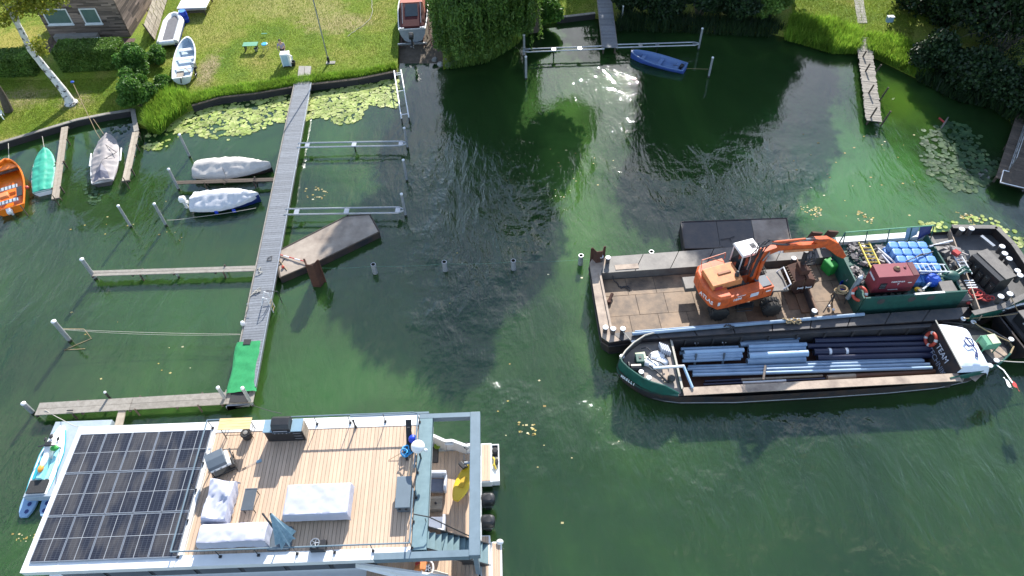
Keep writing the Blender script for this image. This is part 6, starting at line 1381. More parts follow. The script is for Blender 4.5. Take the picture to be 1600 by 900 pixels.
for k in range(9):
    s_ = k / 8; rings.append([top + ax * s_ * (1 + .06 * math.sin(j * 1.9)) + (a1 * math.cos(2 * math.pi * j / 24) + a2 * math.sin(2 * math.pi * j / 24)) * (.05 + .26 * s_) * (1 + .45 * s_ * math.cos(j * 2 * math.pi / 3)) for j in range(24)])
part(MB().loft(rings, True, True), 'folded_canopy', 'canopy_blue', t); part(MB().ball(tuple(top), .04), 'finial', 'black_plastic', t)
# hose reel
q_ = at(499, 855); t = thing('wheel_winch', 'silver five spoke wheel standing on a black box by the near railing', 'wheel', (q_[0], q_[1], Z)); part(MB().box((0, 0, .14), (.6, .42, .28)), 'box', 'black_plastic', t, bevel=.02); c = Vector((-.08, .02, .42))
part(MB().tube([c + Vector((.17 * math.cos(a * .3927), .17 * math.sin(a * .3927), 0)) for a in range(16)], .025, 6, closed=True), 'wheel_rim', 'galv', t)
for k in range(5): a = k * 1.2566; part(MB().tube([c, c + Vector((.17 * math.cos(a), .17 * math.sin(a), 0))], .018, 5), 'spoke', 'galv', t)
part(MB().cyl((c.x, c.y, .28), tuple(c), .03, 8), 'hub', 'dark_metal', t)
# little bollard
q_ = at(556, 668); solo(MB().lathe([(.06, 0), (.06, .12), (.035, .16), (.035, .55), (.05, .56), (.05, .62), (.01, .64)], q_, 10), 'deck_lamp', 'black_plastic', 'small dark lamp post on the planks at the top railing', 'lamp')
# grey storage box
zt = Z + .55; A = P(617, 793, zt); B = P(643, 744, zt); t = thing('storage_box', 'closed blue grey storage box near the stern end of the roof terrace', 'box', (A.x, A.y, Z)); w_, h_ = B.x - A.x, B.y - A.y
part(MB().aabb(.02, .02, 0, w_ - .02, h_ - .02, .48), 'box_body', 'slate', t, bevel=.02); part(MB().aabb(-.01, -.02, .482, w_ + .01, h_ + .01, .56), 'lid', mat('slate_light', (.13, .17, .2), .45, c2=(.11, .145, .17), scale=2), t, bevel=.015)
for x in (.12, w_ - .2): part(MB().aabb(x, -.05, .36, x + .1, -.021, .44), 'latch', 'dark_metal', t)
# stern clutter
A = P(637, 700, Z + .5); B = P(636, 658, Z + .9); t = thing('dark_plank_stand', 'upright dark plank beside the stern railing', 'board', (A.x, A.y, Z)); part(MB().slab([(-.1, 0, .1), (.1, 0, .1), (.12, 1.15, .85), (-.12, 1.15, .85)], .08), 'board', 'mat_black', t); part(MB().box((0, .9, .35), (.12, .12, .7)), 'stand', 'dark_metal', t); part(MB().box((0, .05, .05), (.4, .1, .1)), 'foot', 'dark_metal', t)
solo(MB().ball(P(645, 686, Z + .5), .19, 14, 10), 'blue_ball', 'blue_barrel', 'shiny dark blue ball beside the white satellite dome', 'ball', smooth=True)
q_ = P(653, 698, Z + 1.1); t = thing('satellite_dome', 'round white satellite dome on a pole at the stern railing', 'satellite dome', (q_.x, q_.y, Z)); part(MB().ball((0, 0, 1.1), (.29, .29, .24), 24, 14), 'dome', 'white_gel', t, smooth=True); part(MB().cyl((0, 0, 0), (0, 0, .9), .04, 10), 'pole', 'dark_metal', t); part(MB().ball((.32, -.12, 1.0), .08, 10, 6), 'small_antenna', 'white_gel', t, smooth=True)
mb = MB(); q = random.Random(4); c = P(635, 706, Z + .25)
for k in range(5):
    r_ = q.uniform(.12, .22); o_ = Vector((q.uniform(-.08, .08), q.uniform(-.14, .14), q.uniform(-.15, .2))); mb.tube([c + o_ + Vector((r_ * math.cos(a * .52), r_ * math.sin(a * .52), .05 * math.sin(a + k))) for a in range(12)], .028, 6, closed=True)
solo(mb, 'rope_coil', 'cyan_rope', 'bundle of bright cyan rope hung beside the satellite dome', 'rope', smooth=True)
solo(MB().tube([c + Vector((0, 0, -.1)), c + Vector((.02, -.3, -.2))], .05, 6), 'black_grip', 'black_plastic', 'black handle hanging below the cyan rope bundle', 'handle')
rope('thin brown fishing rod leaning from the cyan rope across the planks', [P(632, 705, Z + .2), P(607, 719, Z + .02)], .012, 'rope_tan', name='fishing_rod', cat='rod')
q_ = at(649, 715, Z + .3); t = thing('small_stand', 'small black stand under the satellite dome', 'stand', q_); part(MB().box((0, 0, .2), (.12, .3, .05)), 'shelf', 'black_plastic', t); part(MB().tube([(0, .1, 0), (0, .1, .5)], .02, 6), 'stand_post', 'dark_metal', t)
for i, (px, py) in enumerate(((641, 730), (645, 735))): rope(('left' if i == 0 else 'right') + ' one of two pale boards leaning at the grey roof edge', [P(px, py - 14, Z + .3), P(px - 4, py + 15, Z + .06)], .035, 'wood_pale', name='pale_batten', cat='batten', n=2)
# ---------------------------------------------------------------- stern deck things
q_ = P(677, 711, LD); t = thing('dark_mat', 'dark framed mat on the lower stern deck under the frame', 'mat', (q_.x, q_.y, LD)); part(MB().box((0, 0, .015), (.42, .75, .02)), 'mat_panel', mat('mat_grey', (.12, .11, .1), .9), t)
mb = MB(); mb.box((0, .39, .02), (.48, .03, .03)); mb.box((0, -.39, .02), (.48, .03, .03)); mb.box((-.225, 0, .02), (.03, .75, .03)); mb.box((.225, 0, .02), (.03, .75, .03)); part(mb, 'mat_border', 'black_plastic', t)
q_ = P(683, 697, LD + .15); t = thing('lime_bowl', 'lime green bowl beside the black bag on the stern deck', 'bowl', (q_.x, q_.y, LD)); part(MB().lathe([(.08, 0), (.14, .1), (.15, .16), (.13, .16), (.1, .06), (.01, .05)], n=16), 'bowl', 'lime', t, smooth=True)
mb = MB(); c = P(672, 694, LD + .2); q = random.Random(8)
for k in range(7): mb.ball(c + Vector((q.uniform(-.14, .14), q.uniform(-.14, .14), q.uniform(-.1, .12))), q.uniform(.08, .15), 8, 5)
solo(mb, 'black_bag', 'mat_black', 'crumpled black bag left of the lime bowl', 'bag')
def armchair(px, py, rz, label):
    q_ = P(px, py, LD + .4); t = thing('lounge_chair', label, 'armchair', (q_.x, q_.y, LD), rz, 'lounge chairs on the stern deck')
    part(MB().aabb(-.3, -.32, .18, .32, .32, .36), 'seat_cushion', 'cushion_grey', t, bevel=.03)
    for s_ in (-1, 1): part(MB().aabb(-.38, s_ * .34, .2, .34, s_ * .46, .62), 'arm_cushion', 'cushion', t, bevel=.04)
    part(MB().aabb(-.52, -.44, .2, -.34, .44, .78), 'back_cushion', 'cushion', t, bevel=.05)
    for x in (-.42, .28):
        for y in (-.36, .36): part(MB().cyl((x, y, 0), (x, y, .2), .02, 6), 'leg', 'wood_pale', t)
armchair(682, 757, rad(-92), 'upper lounge chair with pale arms and a grey seat on the stern deck'); armchair(679, 818, rad(88), 'lower lounge chair with pale arms and a grey seat beside the stairs')
q_ = P(680, 785, LD + .45); t = thing('teak_table', 'small square wooden table between the two lounge chairs', 'table', (q_.x, q_.y, LD))
for k in range(5): part(MB().aabb(-.31, -.28 + k * .112, .43, .31, -.28 + (k + 1) * .112 - .006, .46), 'slat', 'wood_pale', t)
part(MB().aabb(-.28, -.27, .05, .28, .27, .425), 'box_base', 'wood_grey', t); part(MB().lathe([(.05, .46), (.05, .52), (.01, .53)], (.02, -.05, 0), 10), 'ashtray', 'black_plastic', t)
# yellow board
A = P(712, 778, LD + .75); B = P(733, 724, LD + .85); c = (A + B) / 2; d = B - A; L_ = d.length + .1; t = thing('yellow_board', 'bright yellow paddle board propped on a dark stand on the stern deck', 'paddle board', (c.x, c.y, LD + .55), math.atan2(d.y, d.x)); rings = []
for i in range(15):
    s_ = i / 14; x = -L_ / 2 + L_ * s_; w_ = .36 * (math.sin(math.pi * min(1, max(.02, s_ * .92 + .05)))) ** .55; rings.append([Vector((x, w_ * a, b * .07 + .02 * math.cos(s_ * 6))) for a, b in ((-1, 0), (-.8, .9), (0, 1), (.8, .9), (1, 0), (.8, -.9), (0, -1), (-.8, -.9))])
part(MB().loft(rings, True, True), 'board', 'yellow', t, smooth=True); part(MB().box((0, 0, .08), (.5, .25, .02)), 'deck_pad', mat('yellow_deep', (.6, .36, .01), .5), t)
for s_ in (-.2, .2): part(MB().tube([(-.3, s_, -.5), (.1, s_, 0)], .02, 6), 'stand_leg', 'dark_metal', t)
q_ = P(726, 724, LD + .9); t = thing('pump', 'black and silver pump lying at the upper end of the yellow board', 'pump', (q_.x, q_.y, LD + .6), .4); part(MB().box((-.12, 0, .2), (.18, .35, .14), rz=.3), 'pump_body', 'black_plastic', t, bevel=.02); part(MB().cyl((0, .05, .25), (.35, -.1, .25), .07, 10), 'pump_tube', 'galv', t); part(MB().box((.1, .3, .2), (.1, .3, .1), rz=-.3), 'pump_handle', 'black_plastic', t); part(MB().box((0, 0, -.25), (.2, .2, .7)), 'pump_stand', 'dark_metal', t)
c = P(731, 699, LD + .5); solo(MB().tube([c + Vector((.17 * math.cos(a * .42), .2 * math.sin(a * .42), .02 * a)) for a in range(13)], .02, 6), 'cable_hoop', 'rope_dark', 'dark hoop of hose at the stern corner under the grey beam', 'hose')
q_ = P(702, 694, LD + .7); solo(MB().box(q_, (.38, .1, .07)), 'white_shelf', 'white_gel', 'small white shelf with dark knobs fixed inside the bulwark', 'shelf')
mb = MB(); c = P(693, 842, LD + .25); mb.tube([c + Vector((-.28, .1, 0)), c + Vector((-.1, .12, .02)), c + Vector((.12, .0, 0)), c + Vector((.2, -.1, 0))], .055, 8); solo(mb, 'pink_noodle', 'pink', 'bright pink swim noodle at the top of the stairs', 'swim noodle', smooth=True)
mb = MB(); c = P(713, 843, LD + .25); mb.tube([c + Vector((-.15, -.1, 0)), c + Vector((0, .08, .02)), c + Vector((.15, .08, 0))], .05, 8); solo(mb, 'pink_ring', 'red', 'short dark pink swim toy right of the pink noodle', 'swim toy', smooth=True)
solo(MB().ball(P(704, 846, LD + .2), (.12, .1, .08)), 'white_towel', 'bag_white', 'small white towel between the two pink swim toys', 'towel'); solo(MB().ball(P(720, 845, LD + .25), (.13, .1, .08)), 'blue_toy', 'cushion_grey', 'small blue grey bag right of the pink swim toys', 'bag')
q_ = P(706, 838, LD + .4); solo(MB().tube([(q_.x - .3, q_.y + .06, LD + .3), (q_.x, q_.y, LD + .45), (q_.x + .1, q_.y - .05, LD + .3)], .05, 6), 'green_pouch', 'lime', 'small olive green pouch behind the stair handrail', 'pouch')
# platform things
c = Vector(((xa + xb) / 2 - .03, (ya + yb) / 2, .5)); mb = MB(); q = random.Random(6)
mb.tube([c + Vector((-.08, .25, 0)), c + Vector((0, .1, .06)), c + Vector((-.02, -.15, .05)), c + Vector((.05, -.35, 0))], .045, 7); mb.tube([c + Vector((.1, .2, 0)), c + Vector((.02, 0, .08)), c + Vector((-.1, -.2, 0))], .03, 6)
solo(mb, 'yellow_anchor_gear', 'yellow_ladder', 'tangle of yellow gear in the outer swim platform tray', 'gear'); solo(MB().ball(c + Vector((.08, .0, .05)), (.1, .18, .07)), 'black_strap', 'mat_black', 'black strap bundle beside the yellow gear', 'strap'); solo(MB().ball(c + Vector((.02, .55, .05)), (.16, .18, .1), 9, 5), 'black_net', 'mat_black', 'black net bundle on the grating of the outer swim platform', 'net')
solo(MB().ball(P(781, 847, .55), (.16, .13, .12), 12, 8), 'white_fender', 'white_gel', 'white fender at the corner of the lower swim platform', 'fender', smooth=True)
# orange bag and white ring below the frame
q_ = P(657, 884, LD + .3); t = thing('orange_bag', 'open orange bag on the lower deck under the grey frame', 'bag', (q_.x, q_.y, LD)); part(MB().loft([[Vector((x * k, y * k, z)) for x, y in ((-.25, -.2), (.25, -.24), (.28, .22), (-.2, .25))] for k, z in ((.8, 0), (1.05, .25), (.9, .45))], True, True), 'bag_body', 'orange_fade', t, bevel=.03); part(MB().box((-.1, .05, .47), (.2, .1, .05), rz=.5), 'bag_handle', 'cloth_red', t)
q_ = P(668, 888, LD + .35); t = thing('white_hoop', 'white hoop with dark spokes beside the orange bag', 'hoop', (q_.x, q_.y, LD + .35)); part(MB().tube([Vector((.24 * math.cos(a * .3927), .32 * math.sin(a * .3927), 0)) for a in range(16)], .04, 7, closed=True), 'hoop_ring', 'white_gel', t, smooth=True); part(MB().ball((0, 0, -.05), (.13, .2, .08)), 'hoop_core', 'mat_black', t)
for k in range(3): part(MB().box((0, 0, .03), (.3, .05, .03), rz=k * 1.05), 'hoop_spoke', 'cushion_grey', t)
# ---------------------------------------------------------------- jet ski on its drive-on dock
A = P(94, 664, .8); B = P(52, 768, .8); c = (A + B) / 2; d = A - B; L_ = d.length + .1
t = thing('jet_ski_dock', 'pale blue floating drive-on dock with two rounded rear floats', 'floating dock', (c.x, c.y, 0), math.atan2(d.y, d.x))
for s_ in (-1, 1):
    rings = []
    for k in range(9): x = -L_ / 2 - .85 + k * .25; w_ = .36 * min(1, math.sqrt(max(.02, 1 - ((.9 - k * .3) / 1.0) ** 2)) if k < 3 else 1); rings.append([Vector((x, s_ * .47 - w_, .02)), Vector((x, s_ * .47 - w_, .16)), Vector((x, s_ * .47 + w_, .16)), Vector((x, s_ * .47 + w_, .02))])
    f_ = part(MB().loft(rings, True, True), 'rear_float', 'dock_blue', t, bevel=.02)
    for x in (-.25, -.6): part(MB().prism([( -L_ / 2 + x + .11 * math.cos(a * 1.047), s_ * .4 + .10 * math.sin(a * 1.047)) for a in range(6)], .16, .172), 'grip_pad', 'navy', f_)
part(MB().aabb(-L_ / 2 + .2, -.75, -.05, L_ / 2 - .3, .75, .15), 'float_body', 'dock_blue', t)
t = thing('jet_ski', 'white and turquoise jet ski parked on the floating dock left of the houseboat', 'jet ski', (c.x, c.y, .12), math.atan2(d.y, d.x)); rings = []; H_ = L_ / 2
def jw(s_): return .56 * (min(1, (1.02 - s_) * 2.3) ** .6) * (.88 + .12 * min(1, s_ * 5))
for i in range(19):
    s_ = i / 18; x = -H_ + L_ * s_; w_ = max(.02, jw(s_)); k = .10 * s_
    rings.append([Vector((x, w_ * a, b + k)) for a, b in ((-.5, .0 + .2 * max(0, s_ - .75) * 4), (-.95, .2), (-1, .34), (-1, .42), (-.86, .46), (.86, .46), (1, .42), (1, .34), (.95, .2), (.5, .0 + .2 * max(0, s_ - .75) * 4))])
part(MB().loft(rings, True, True), 'hull', 'white_gel', t, smooth=True)
mb = MB()
for a in (-1, 1): mb.tube([Vector((-H_ + L_ * s_, a * (max(.02, jw(s_)) + .012), .40 + .1 * s_)) for s_ in [i / 14 for i in range(14)]], .03, 6)
part(mb, 'bumper', 'teal', t)
def jdeck(x0, x1, w0, w1, z0, z1, m, nm, zb=.45): mb = MB(); mb.loft([[Vector((x0, -w0, zb)), Vector((x0, -w0 * .6, z0)), Vector((x0, w0 * .6, z0)), Vector((x0, w0, zb))], [Vector((x1, -w1, zb)), Vector((x1, -w1 * .6, z1)), Vector((x1, w1 * .6, z1)), Vector((x1, w1, zb))]], True, True); return part(mb, nm, m, t, bevel=.02)
jdeck(H_ * .30, H_ * .93, .46, .12, .86, .6, 'white_gel', 'bow_hood'); jdeck(-H_ * .62, -H_ * .02, .16, .17, .74, .8, 'teal_light', 'seat_rear'); jdeck(-H_ * .02, H_ * .28, .18, .24, .82, .95, 'white_gel', 'tank')
part(MB().ball((-H_ * .12, 0, .78), (.45, .15, .13), 14, 8), 'white_seat', 'white_gel', t, smooth=True); part(MB().ball((-H_ * .36, 0, .80), (.2, .13, .1), 12, 6), 'orange_seat_nose', mat('orange_light', (.85, .35, .05), .4), t, smooth=True)
for s_ in (-1, 1):
    part(MB().prism([(-H_ * .6, s_ * .24), (H_ * .25, s_ * .2), (H_ * .3, s_ * .36), (-H_ * .3, s_ * .38), (-H_ * .6, s_ * .36)], .555, .60), 'footwell', 'teal' if s_ > 0 else 'teal_light', t)
    part(MB().tube([(H_ * .26, s_ * .1, 1.0), (H_ * .22, s_ * .38, 1.02)], .03, 7), 'handlebar', 'black_plastic', t); part(MB().ball((H_ * .48, s_ * .3, .86), (.12, .05, .07), 8, 5), 'mirror', 'black_plastic', t)
part(MB().box((H_ * .3, 0, .98), (.22, .28, .12)), 'dash', 'black_plastic', t, bevel=.02); part(MB().prism([(-H_ * .98, -.42), (-H_ * .62, -.42), (-H_ * .62, .42), (-H_ * .98, .42)], .5, .57), 'rear_pad', 'mat_black', t); part(MB().ball((H_ * .55, .05, .9), (.14, .1, .05), 10, 5), 'hood_scoop', 'black_plastic', t, smooth=True)
solo(MB().ball(P(85, 700, 1.0), (.2, .16, .1), 9, 5), 'green_cloth', 'junk_green', 'crumpled green cloth tucked beside the jet ski handlebar', 'cloth')

# ================================================================ barges
class Frame:
    def __init__(s, o, rz): s.o = Vector(o); s.rz = rz; s.M = Matrix.Translation(s.o) @ Matrix.Rotation(rz, 4, 'Z'); s.I = s.M.inverted()
    def p(s, px, py, z): v = s.I @ P(px, py, z + s.o.z); return v
    def w(s, x, y, z): return s.M @ Vector((x, y, z))
def plate_wall(mb, a, b, z0, z1, th): 
    a = Vector(a); b = Vector(b); d = (b - a); d.z = 0; d.normalize(); nr = Vector((-d.y, d.x, 0)) * th / 2
    return mb._add([Vector((*(a - nr).xy, z0)), Vector((*(b - nr).xy, z0)), Vector((*(b + nr).xy, z0)), Vector((*(a + nr).xy, z0)), Vector((*(a - nr).xy, z1)), Vector((*(b - nr).xy, z1)), Vector((*(b + nr).xy, z1)), Vector((*(a + nr).xy, z1))], [(3, 2, 1, 0), (4, 5, 6, 7), (0, 1, 5, 4), (1, 2, 6, 5), (2, 3, 7, 6), (3, 0, 4, 7)])
def bollard(parent, x, y, z, h=.38, r=.12, m='steel_dark'):
    b = part(MB().lathe([(r, z), (r, z + h - .05), (r * 1.25, z + h - .05), (r * 1.25, z + h - .01)], (x, y, 0), 12), 'bollard', m, parent, smooth=True); part(MB().lathe([(r * 1.2, z + h - .01), (r * 1.2, z + h + .02), (.01, z + h + .035)], (x, y, 0), 12), 'bollard_cap', 'cap_white', b)
# ---------------------------------------------------------------- work barge
W0 = P(930, 470, 0); W0.z = 0; fw = Frame(W0, rad(2.5)); G = 1.35
WB = thing('work_barge', 'long dark steel work barge with a tan plate deck carrying the excavator', 'barge', W0, rad(2.5))
out_px = [(921, 412), (926, 402), (1060, 394), (1240, 381), (1320, 374), (1400, 367), (1483, 361), (1552, 362), (1578, 388), (1602, 424), (1616, 448), (1604, 466), (1560, 487), (1510, 497), (1350, 506), (1120, 521), (985, 531), (952, 535), (940, 527), (930, 470)]
ol = [fw.p(x, y, G) for x, y in out_px]; cx_ = sum(p.x for p in ol) / len(ol); cy_ = sum(p.y for p in ol) / len(ol)
rings = [[Vector((cx_ + (p.x - cx_) * k, cy_ + (p.y - cy_) * (k - .055 * (k < 1)), z)) for p in ol][::-1] for k, z in ((.975, -.4), (.995, .25), (1, G - .06), (1, G - .02))]
part(MB().loft(rings, True, False), 'hull', 'hull_black', WB)
part(MB().tube([Vector((p.x, p.y, G - .35)) for p in ol], .05, 6, closed=True), 'rub_rail', 'hull_black', WB)
FL = .78
x0, x1 = fw.p(946, 470, G).x, fw.p(1338, 430, G).x; yn, yf = fw.p(1100, 510, G).y - .0, fw.p(1050, 419, G).y
part(MB().aabb(x0 - .3, ol[16].y + .3, FL - .5, x1 + 5.5, ol[2].y - .3, FL - .03), 'hold_base', 'steel_dark', WB)
# floor plates
nx = 9; rows = ((yn + .02, yn + (yf - yn) * .36), (yn + (yf - yn) * .36, yn + (yf - yn) * .7), (yn + (yf - yn) * .7, yf - .02))
for j, (a, b) in enumerate(rows):
    off = (0, .6, .25)[j]; x = x0
    while x < x1 - .1:
        xe = min(x1, x + (1.55 if x > x0 else 1.2 + off)); part(MB().aabb(x + .012, a + .012, FL - .03, xe - .012, b - .012, FL + rng.uniform(0, .012)), 'deck_plate', 'steel_deck' if rng.random() < .9 else 'steel_rust', WB); x = xe
# side decks, built as plates
def side(a0, a1, b0, b1, nm, m, n):
    for i in range(n):
        q_ = [a0.lerp(a1, i / n), a0.lerp(a1, (i + 1) / n - .003), b0.lerp(b1, (i + 1) / n - .003), b0.lerp(b1, i / n)]; part(MB().prism(q_, G - .05, G + rng.uniform(0, .006)), nm, m, WB)
side(fw.p(950, 400.5, G) + Vector((0, -.03, 0)), fw.p(1335, 372, G), Vector((x0, yf, 0)), Vector((x1, yf, 0)), 'side_deck_plate', 'steel_grey', 7)
side(Vector((x0, yn, 0)), Vector((x1 + 5, yn, 0)), fw.p(972, 532, G), fw.p(1500, 498, G), 'side_deck_plate', 'steel_dark', 9)
part(MB().prism([ol[0], ol[1], fw.p(952, 401, G), Vector((x0, yf, 0)), Vector((x0, yn, 0)), fw.p(970, 532, G), ol[17], ol[18], ol[19]], G - .05, G + .004), 'end_deck', 'side_tan', WB)
mb = MB(); plate_wall(mb, (x0, yn, 0), (x0, yf, 0), FL, G - .05, .05); plate_wall(mb, (x0, yf + .03, 0), (x1, yf + .03, 0), FL, G - .05, .05); plate_wall(mb, (x0, yn - .03, 0), (x1, yn - .03, 0), FL, G - .05, .05); part(mb, 'inner_wall', 'steel_grey', WB)
part(MB().aabb(x0 - .06, yn, G + .006, x0 + .05, yf, G + .09), 'wooden_sill', 'side_tan', WB)
part(MB().prism([Vector((x0 + .9, yf + .15, 0)), Vector((x0 + 2.2, yf + .15, 0)), Vector((x0 + 2.2, yf + .5, 0)), Vector((x0 + .9, yf + .5, 0))], G + .007, G + .03), 'hatch_plate', 'side_tan', WB)
for x, y in ((939, 402), (950, 404), (946, 513), (958, 515), (973, 515), (1240, 405), (1272, 487)): v = fw.p(x, y, G + .3); bollard(WB, v.x, v.y, G)
sp_ = fw.p(937, 399, G + .7); t = thing('sheet_pile', 'rusty sheet pile standing behind the left corner of the work barge', 'sheet pile', fw.w(sp_.x, sp_.y + .25, -W0.z), rad(6)); t.location.z = 0
prof = [(-.42, .16), (-.3, .16), (-.16, -.16), (.16, -.16), (.3, .16), (.42, .16)]; part(MB().loft([[Vector((x, y, z)) for x, y in prof] + [Vector((x, y + .05, z)) for x, y in prof[::-1]] for z in (-.6, 2.25)], True, True), 'steel_profile', 'rust_deep', t)
# cross barrier between the two deck bays
a_, b_ = fw.p(1243, 403, G), fw.p(1275, 486, G); mb = MB(); plate_wall(mb, a_, b_, FL, G + .05, .1); part(mb, 'cross_barrier', 'steel_dark', WB); part(MB().tube([Vector((a_.x, a_.y, G + .08)), Vector((b_.x, b_.y, G + .08))], .05, 6), 'barrier_rail', 'steel_rust', WB)
# light blue beam along the near side
t = thing('long_blue_beam', 'very long light blue steel tube lying along the near side deck of the work barge', 'steel tube', fw.w(*fw.p(1170, 507, G).xy, G))
for (a_, b_, r_) in (((988, 522), (1350, 491), .09), ((992, 518), (1200, 502), .05)): part(MB().tube([P(*a_, G + .12), P(*b_, G + .12)], r_, 8), 'tube', 'blue_pipe', t, world=True, smooth=True)
rope('heap of pale rope hooked over the long blue beam', [P(1222, 497, G + .2), P(1232, 500, G + .25), P(1240, 503, G + .15), P(1250, 500, G + .25), P(1238, 498, G + .2), P(1228, 503, G + .2), P(1252, 505, G + .1)], .04, 'rope_tan', wob=.08)
rope('dark rope tangle near the middle of the long blue beam', [P(1130, 510, G + .2), P(1140, 508, G + .25), P(1148, 512, G + .15), P(1136, 514, G + .2)], .035, 'rope_dark', wob=.06)
rope('cable loop lying on the left end of the tan deck', [P(968, 447, FL + .05), P(985, 452, FL + .05), P(980, 446, FL + .06), P(970, 450, FL + .05), P(962, 440, FL + .05), P(950, 420, G)], .025, 'rope_dark', wob=.05)
mb = MB(); c = P(951, 472, FL + .1); mb.tube([c, c + Vector((.25, .5, .1))], .09, 8); mb.ball(c, (.16, .14, .12), 8, 5); solo(mb, 'rusty_shackle', 'rust_deep', 'rusty shackle lying on the left end of the tan deck', 'shackle')
c = P(1240, 440, FL + .35); t = thing('grey_winch', 'small grey winch motor at the dark cross barrier', 'winch', (c.x, c.y, FL)); part(MB().lathe([(.2, -.35), (.26, -.3), (.26, .2), (.18, .3), (.08, .36)], (0, 0, .35), 12, 'X'), 'motor', 'cyl_grey', t, smooth=True); part(MB().box((.1, -.1, .1), (.5, .4, .2)), 'frame', 'dark_metal', t); part(MB().lathe([(.2, .4), (.2, .6)], (0, -.1, .3), 12, 'X'), 'drum', 'black_plastic', t)
# plate ramp brown
solo(MB().slab([P(1213, 430, FL + .03), P(1240, 427, FL + .03), P(1262, 482, FL + .03), P(1234, 484, FL + .03)], .02), 'loose_plate', 'steel_rust', 'loose brown steel plate on the deck in front of the excavator wheels', 'steel plate')

# green deckhouse tray behind the deck (raised)
gx0, gx1 = fw.p(1352, 464, 2.3).x, fw.p(1505, 457, 2.3).x; gyn, gyf = fw.p(1400, 462, 2.3).y, fw.p(1400, 372, 1.8).y
part(MB().aabb(gx0, gyn, FL - .1, gx1 + .3, gyf, 1.52), 'tray_floor', 'green_paint', WB)
mb = MB(); plate_wall(mb, (gx0, gyn, 0), (gx1 + .3, gyn, 0), FL, 2.3, .08); part(mb, 'green_side_wall', 'green_paint', WB)
for k in (.18, .5, .7): part(MB().lathe([(.01, -.05), (.2, -.05), (.2, -.04), (.01, -.035)], (gx0 + (gx1 - gx0) * k, gyn - .0, 1.95), 14, 'Y'), 'round_port', 'steel_dark', WB)
mb = MB(); plate_wall(mb, (gx0, gyn + .05, 0), (gx0, gyf, 0), FL, 2.2, .08); part(mb, 'green_end_wall', 'green_paint', WB)
mb = MB(); plate_wall(mb, (gx1 + .3, gyn + .05, 0), (gx1 + .3, gyf, 0), FL, 1.95, .08); part(mb, 'green_end_wall', 'green_paint', WB)
part(MB().aabb(gx0 - .4, gyf + .002, 1.3, gx1 + .3, gyf + .4, 1.78), 'far_coaming', 'white_paint', WB)
part(MB().box(((gx0 + gx1) / 2 + .8, gyn, 2.32), (1.6, .12, .03)), 'wall_cap', 'white_paint', WB)
part(MB().aabb(gx1 + .3, gyn, FL, gx1 + 1.0, gyf + .3, 1.42), 'side_step', 'steel_grey', WB)
# tray right part pale green floor ribs
for k in range(6): x = gx0 + (gx1 - gx0) * (.66 + k * .06); part(MB().aabb(x, gyn + 1.6, 1.522, x + .05, gyf - .05, 1.58), 'floor_rib', 'white_paint' if k % 2 else 'green_paint', WB)
part(MB().aabb(gx0 + (gx1 - gx0) * .64, gyn + 1.5, 1.521, gx1 + .25, gyf - .02, 1.545), 'floor_sheet', mat('pale_green', (.22, .32, .22), .7, c2=(.14, .2, .14), scale=3), WB)
# far railing with panels
ra = [fw.p(1318, 369, 2.2), fw.p(1456, 358, 2.2)]
part(MB().tube([Vector((*ra[0].xy, 2.5)), Vector((*ra[1].xy, 2.5))], .035, 6), 'rail_tube', 'bench_green', WB); part(MB().tube([fw.p(1305, 390, 1.9), Vector((*ra[0].xy, 2.5))], .035, 6), 'rail_brace', 'green_paint', WB)
for k in range(5): a_ = ra[0].lerp(ra[1], k / 4); part(MB().tube([Vector((a_.x, a_.y - .35, 1.6)), Vector((a_.x, a_.y, 2.5))], .03, 6), 'rail_post', 'green_paint', WB)
for i, m_ in enumerate(('steel_blue_top', 'navy')): a_, b_ = ra[0].lerp(ra[1], .7 + .15 * i), ra[0].lerp(ra[1], .84 + .15 * i); part(MB().slab([(a_.x, a_.y - .3, 1.75), (b_.x, b_.y - .1, 1.95), (b_.x, b_.y, 2.45), (a_.x, a_.y, 2.45)], .02), 'rail_panel', m_, WB)
# stern deck: dark with bulwark
sx = gx1 + 1.0
sd_px = [(1483, 361), (1552, 362), (1578, 388), (1602, 424), (1616, 448), (1604, 466), (1560, 487), (1515, 497)]
sdl = [fw.p(x, y, G) for x, y in sd_px]
part(MB().prism([Vector((sx, sdl[0].y, 0))] + sdl + [Vector((sx, sdl[-1].y, 0))], 1.05, 1.12), 'stern_deck', mat('stern_floor', (.13, .125, .12), .6, c2=(.07, .068, .066), scale=1.5, bump=.003, bscale=8, detail=8), WB)
for i in range(len(sdl) - 1):
    mb = MB(); a_, b_ = sdl[i], sdl[i + 1]; plate_wall(mb, a_, b_, 1.1, 1.72, .07); part(mb, 'bulwark', 'hull_black' if i < 4 else 'hull_green', WB)
    d = (b_ - a_).normalized(); nr = Vector((-d.y, d.x, 0)); q_ = [a_ - nr * .16, b_ - nr * .16, b_ + nr * .12, a_ + nr * .12]; part(MB().prism(q_, 1.722, 1.76), 'bulwark_cap', 'steel_grey', WB)
mb = MB(); plate_wall(mb, (sx - .1, sdl[-1].y, 0), fw.p(1483, 361, G), 1.1, 1.5, .06); part(mb, 'bulkhead', 'side_tan', WB)
for x, y in ((1503, 358), (1518, 357), (1566, 385), (1570, 396), (1577, 404), (1590, 423), (1594, 430), (1564, 463), (1578, 459)): v = fw.p(x, y, 2.1); bollard(WB, v.x, v.y, 1.6, .5, .13)
part(MB().box((*fw.p(1545, 374, 1.75).xy, 1.6), (.18, .9, .1), rz=.35), 'fairlead', 'galv', WB)
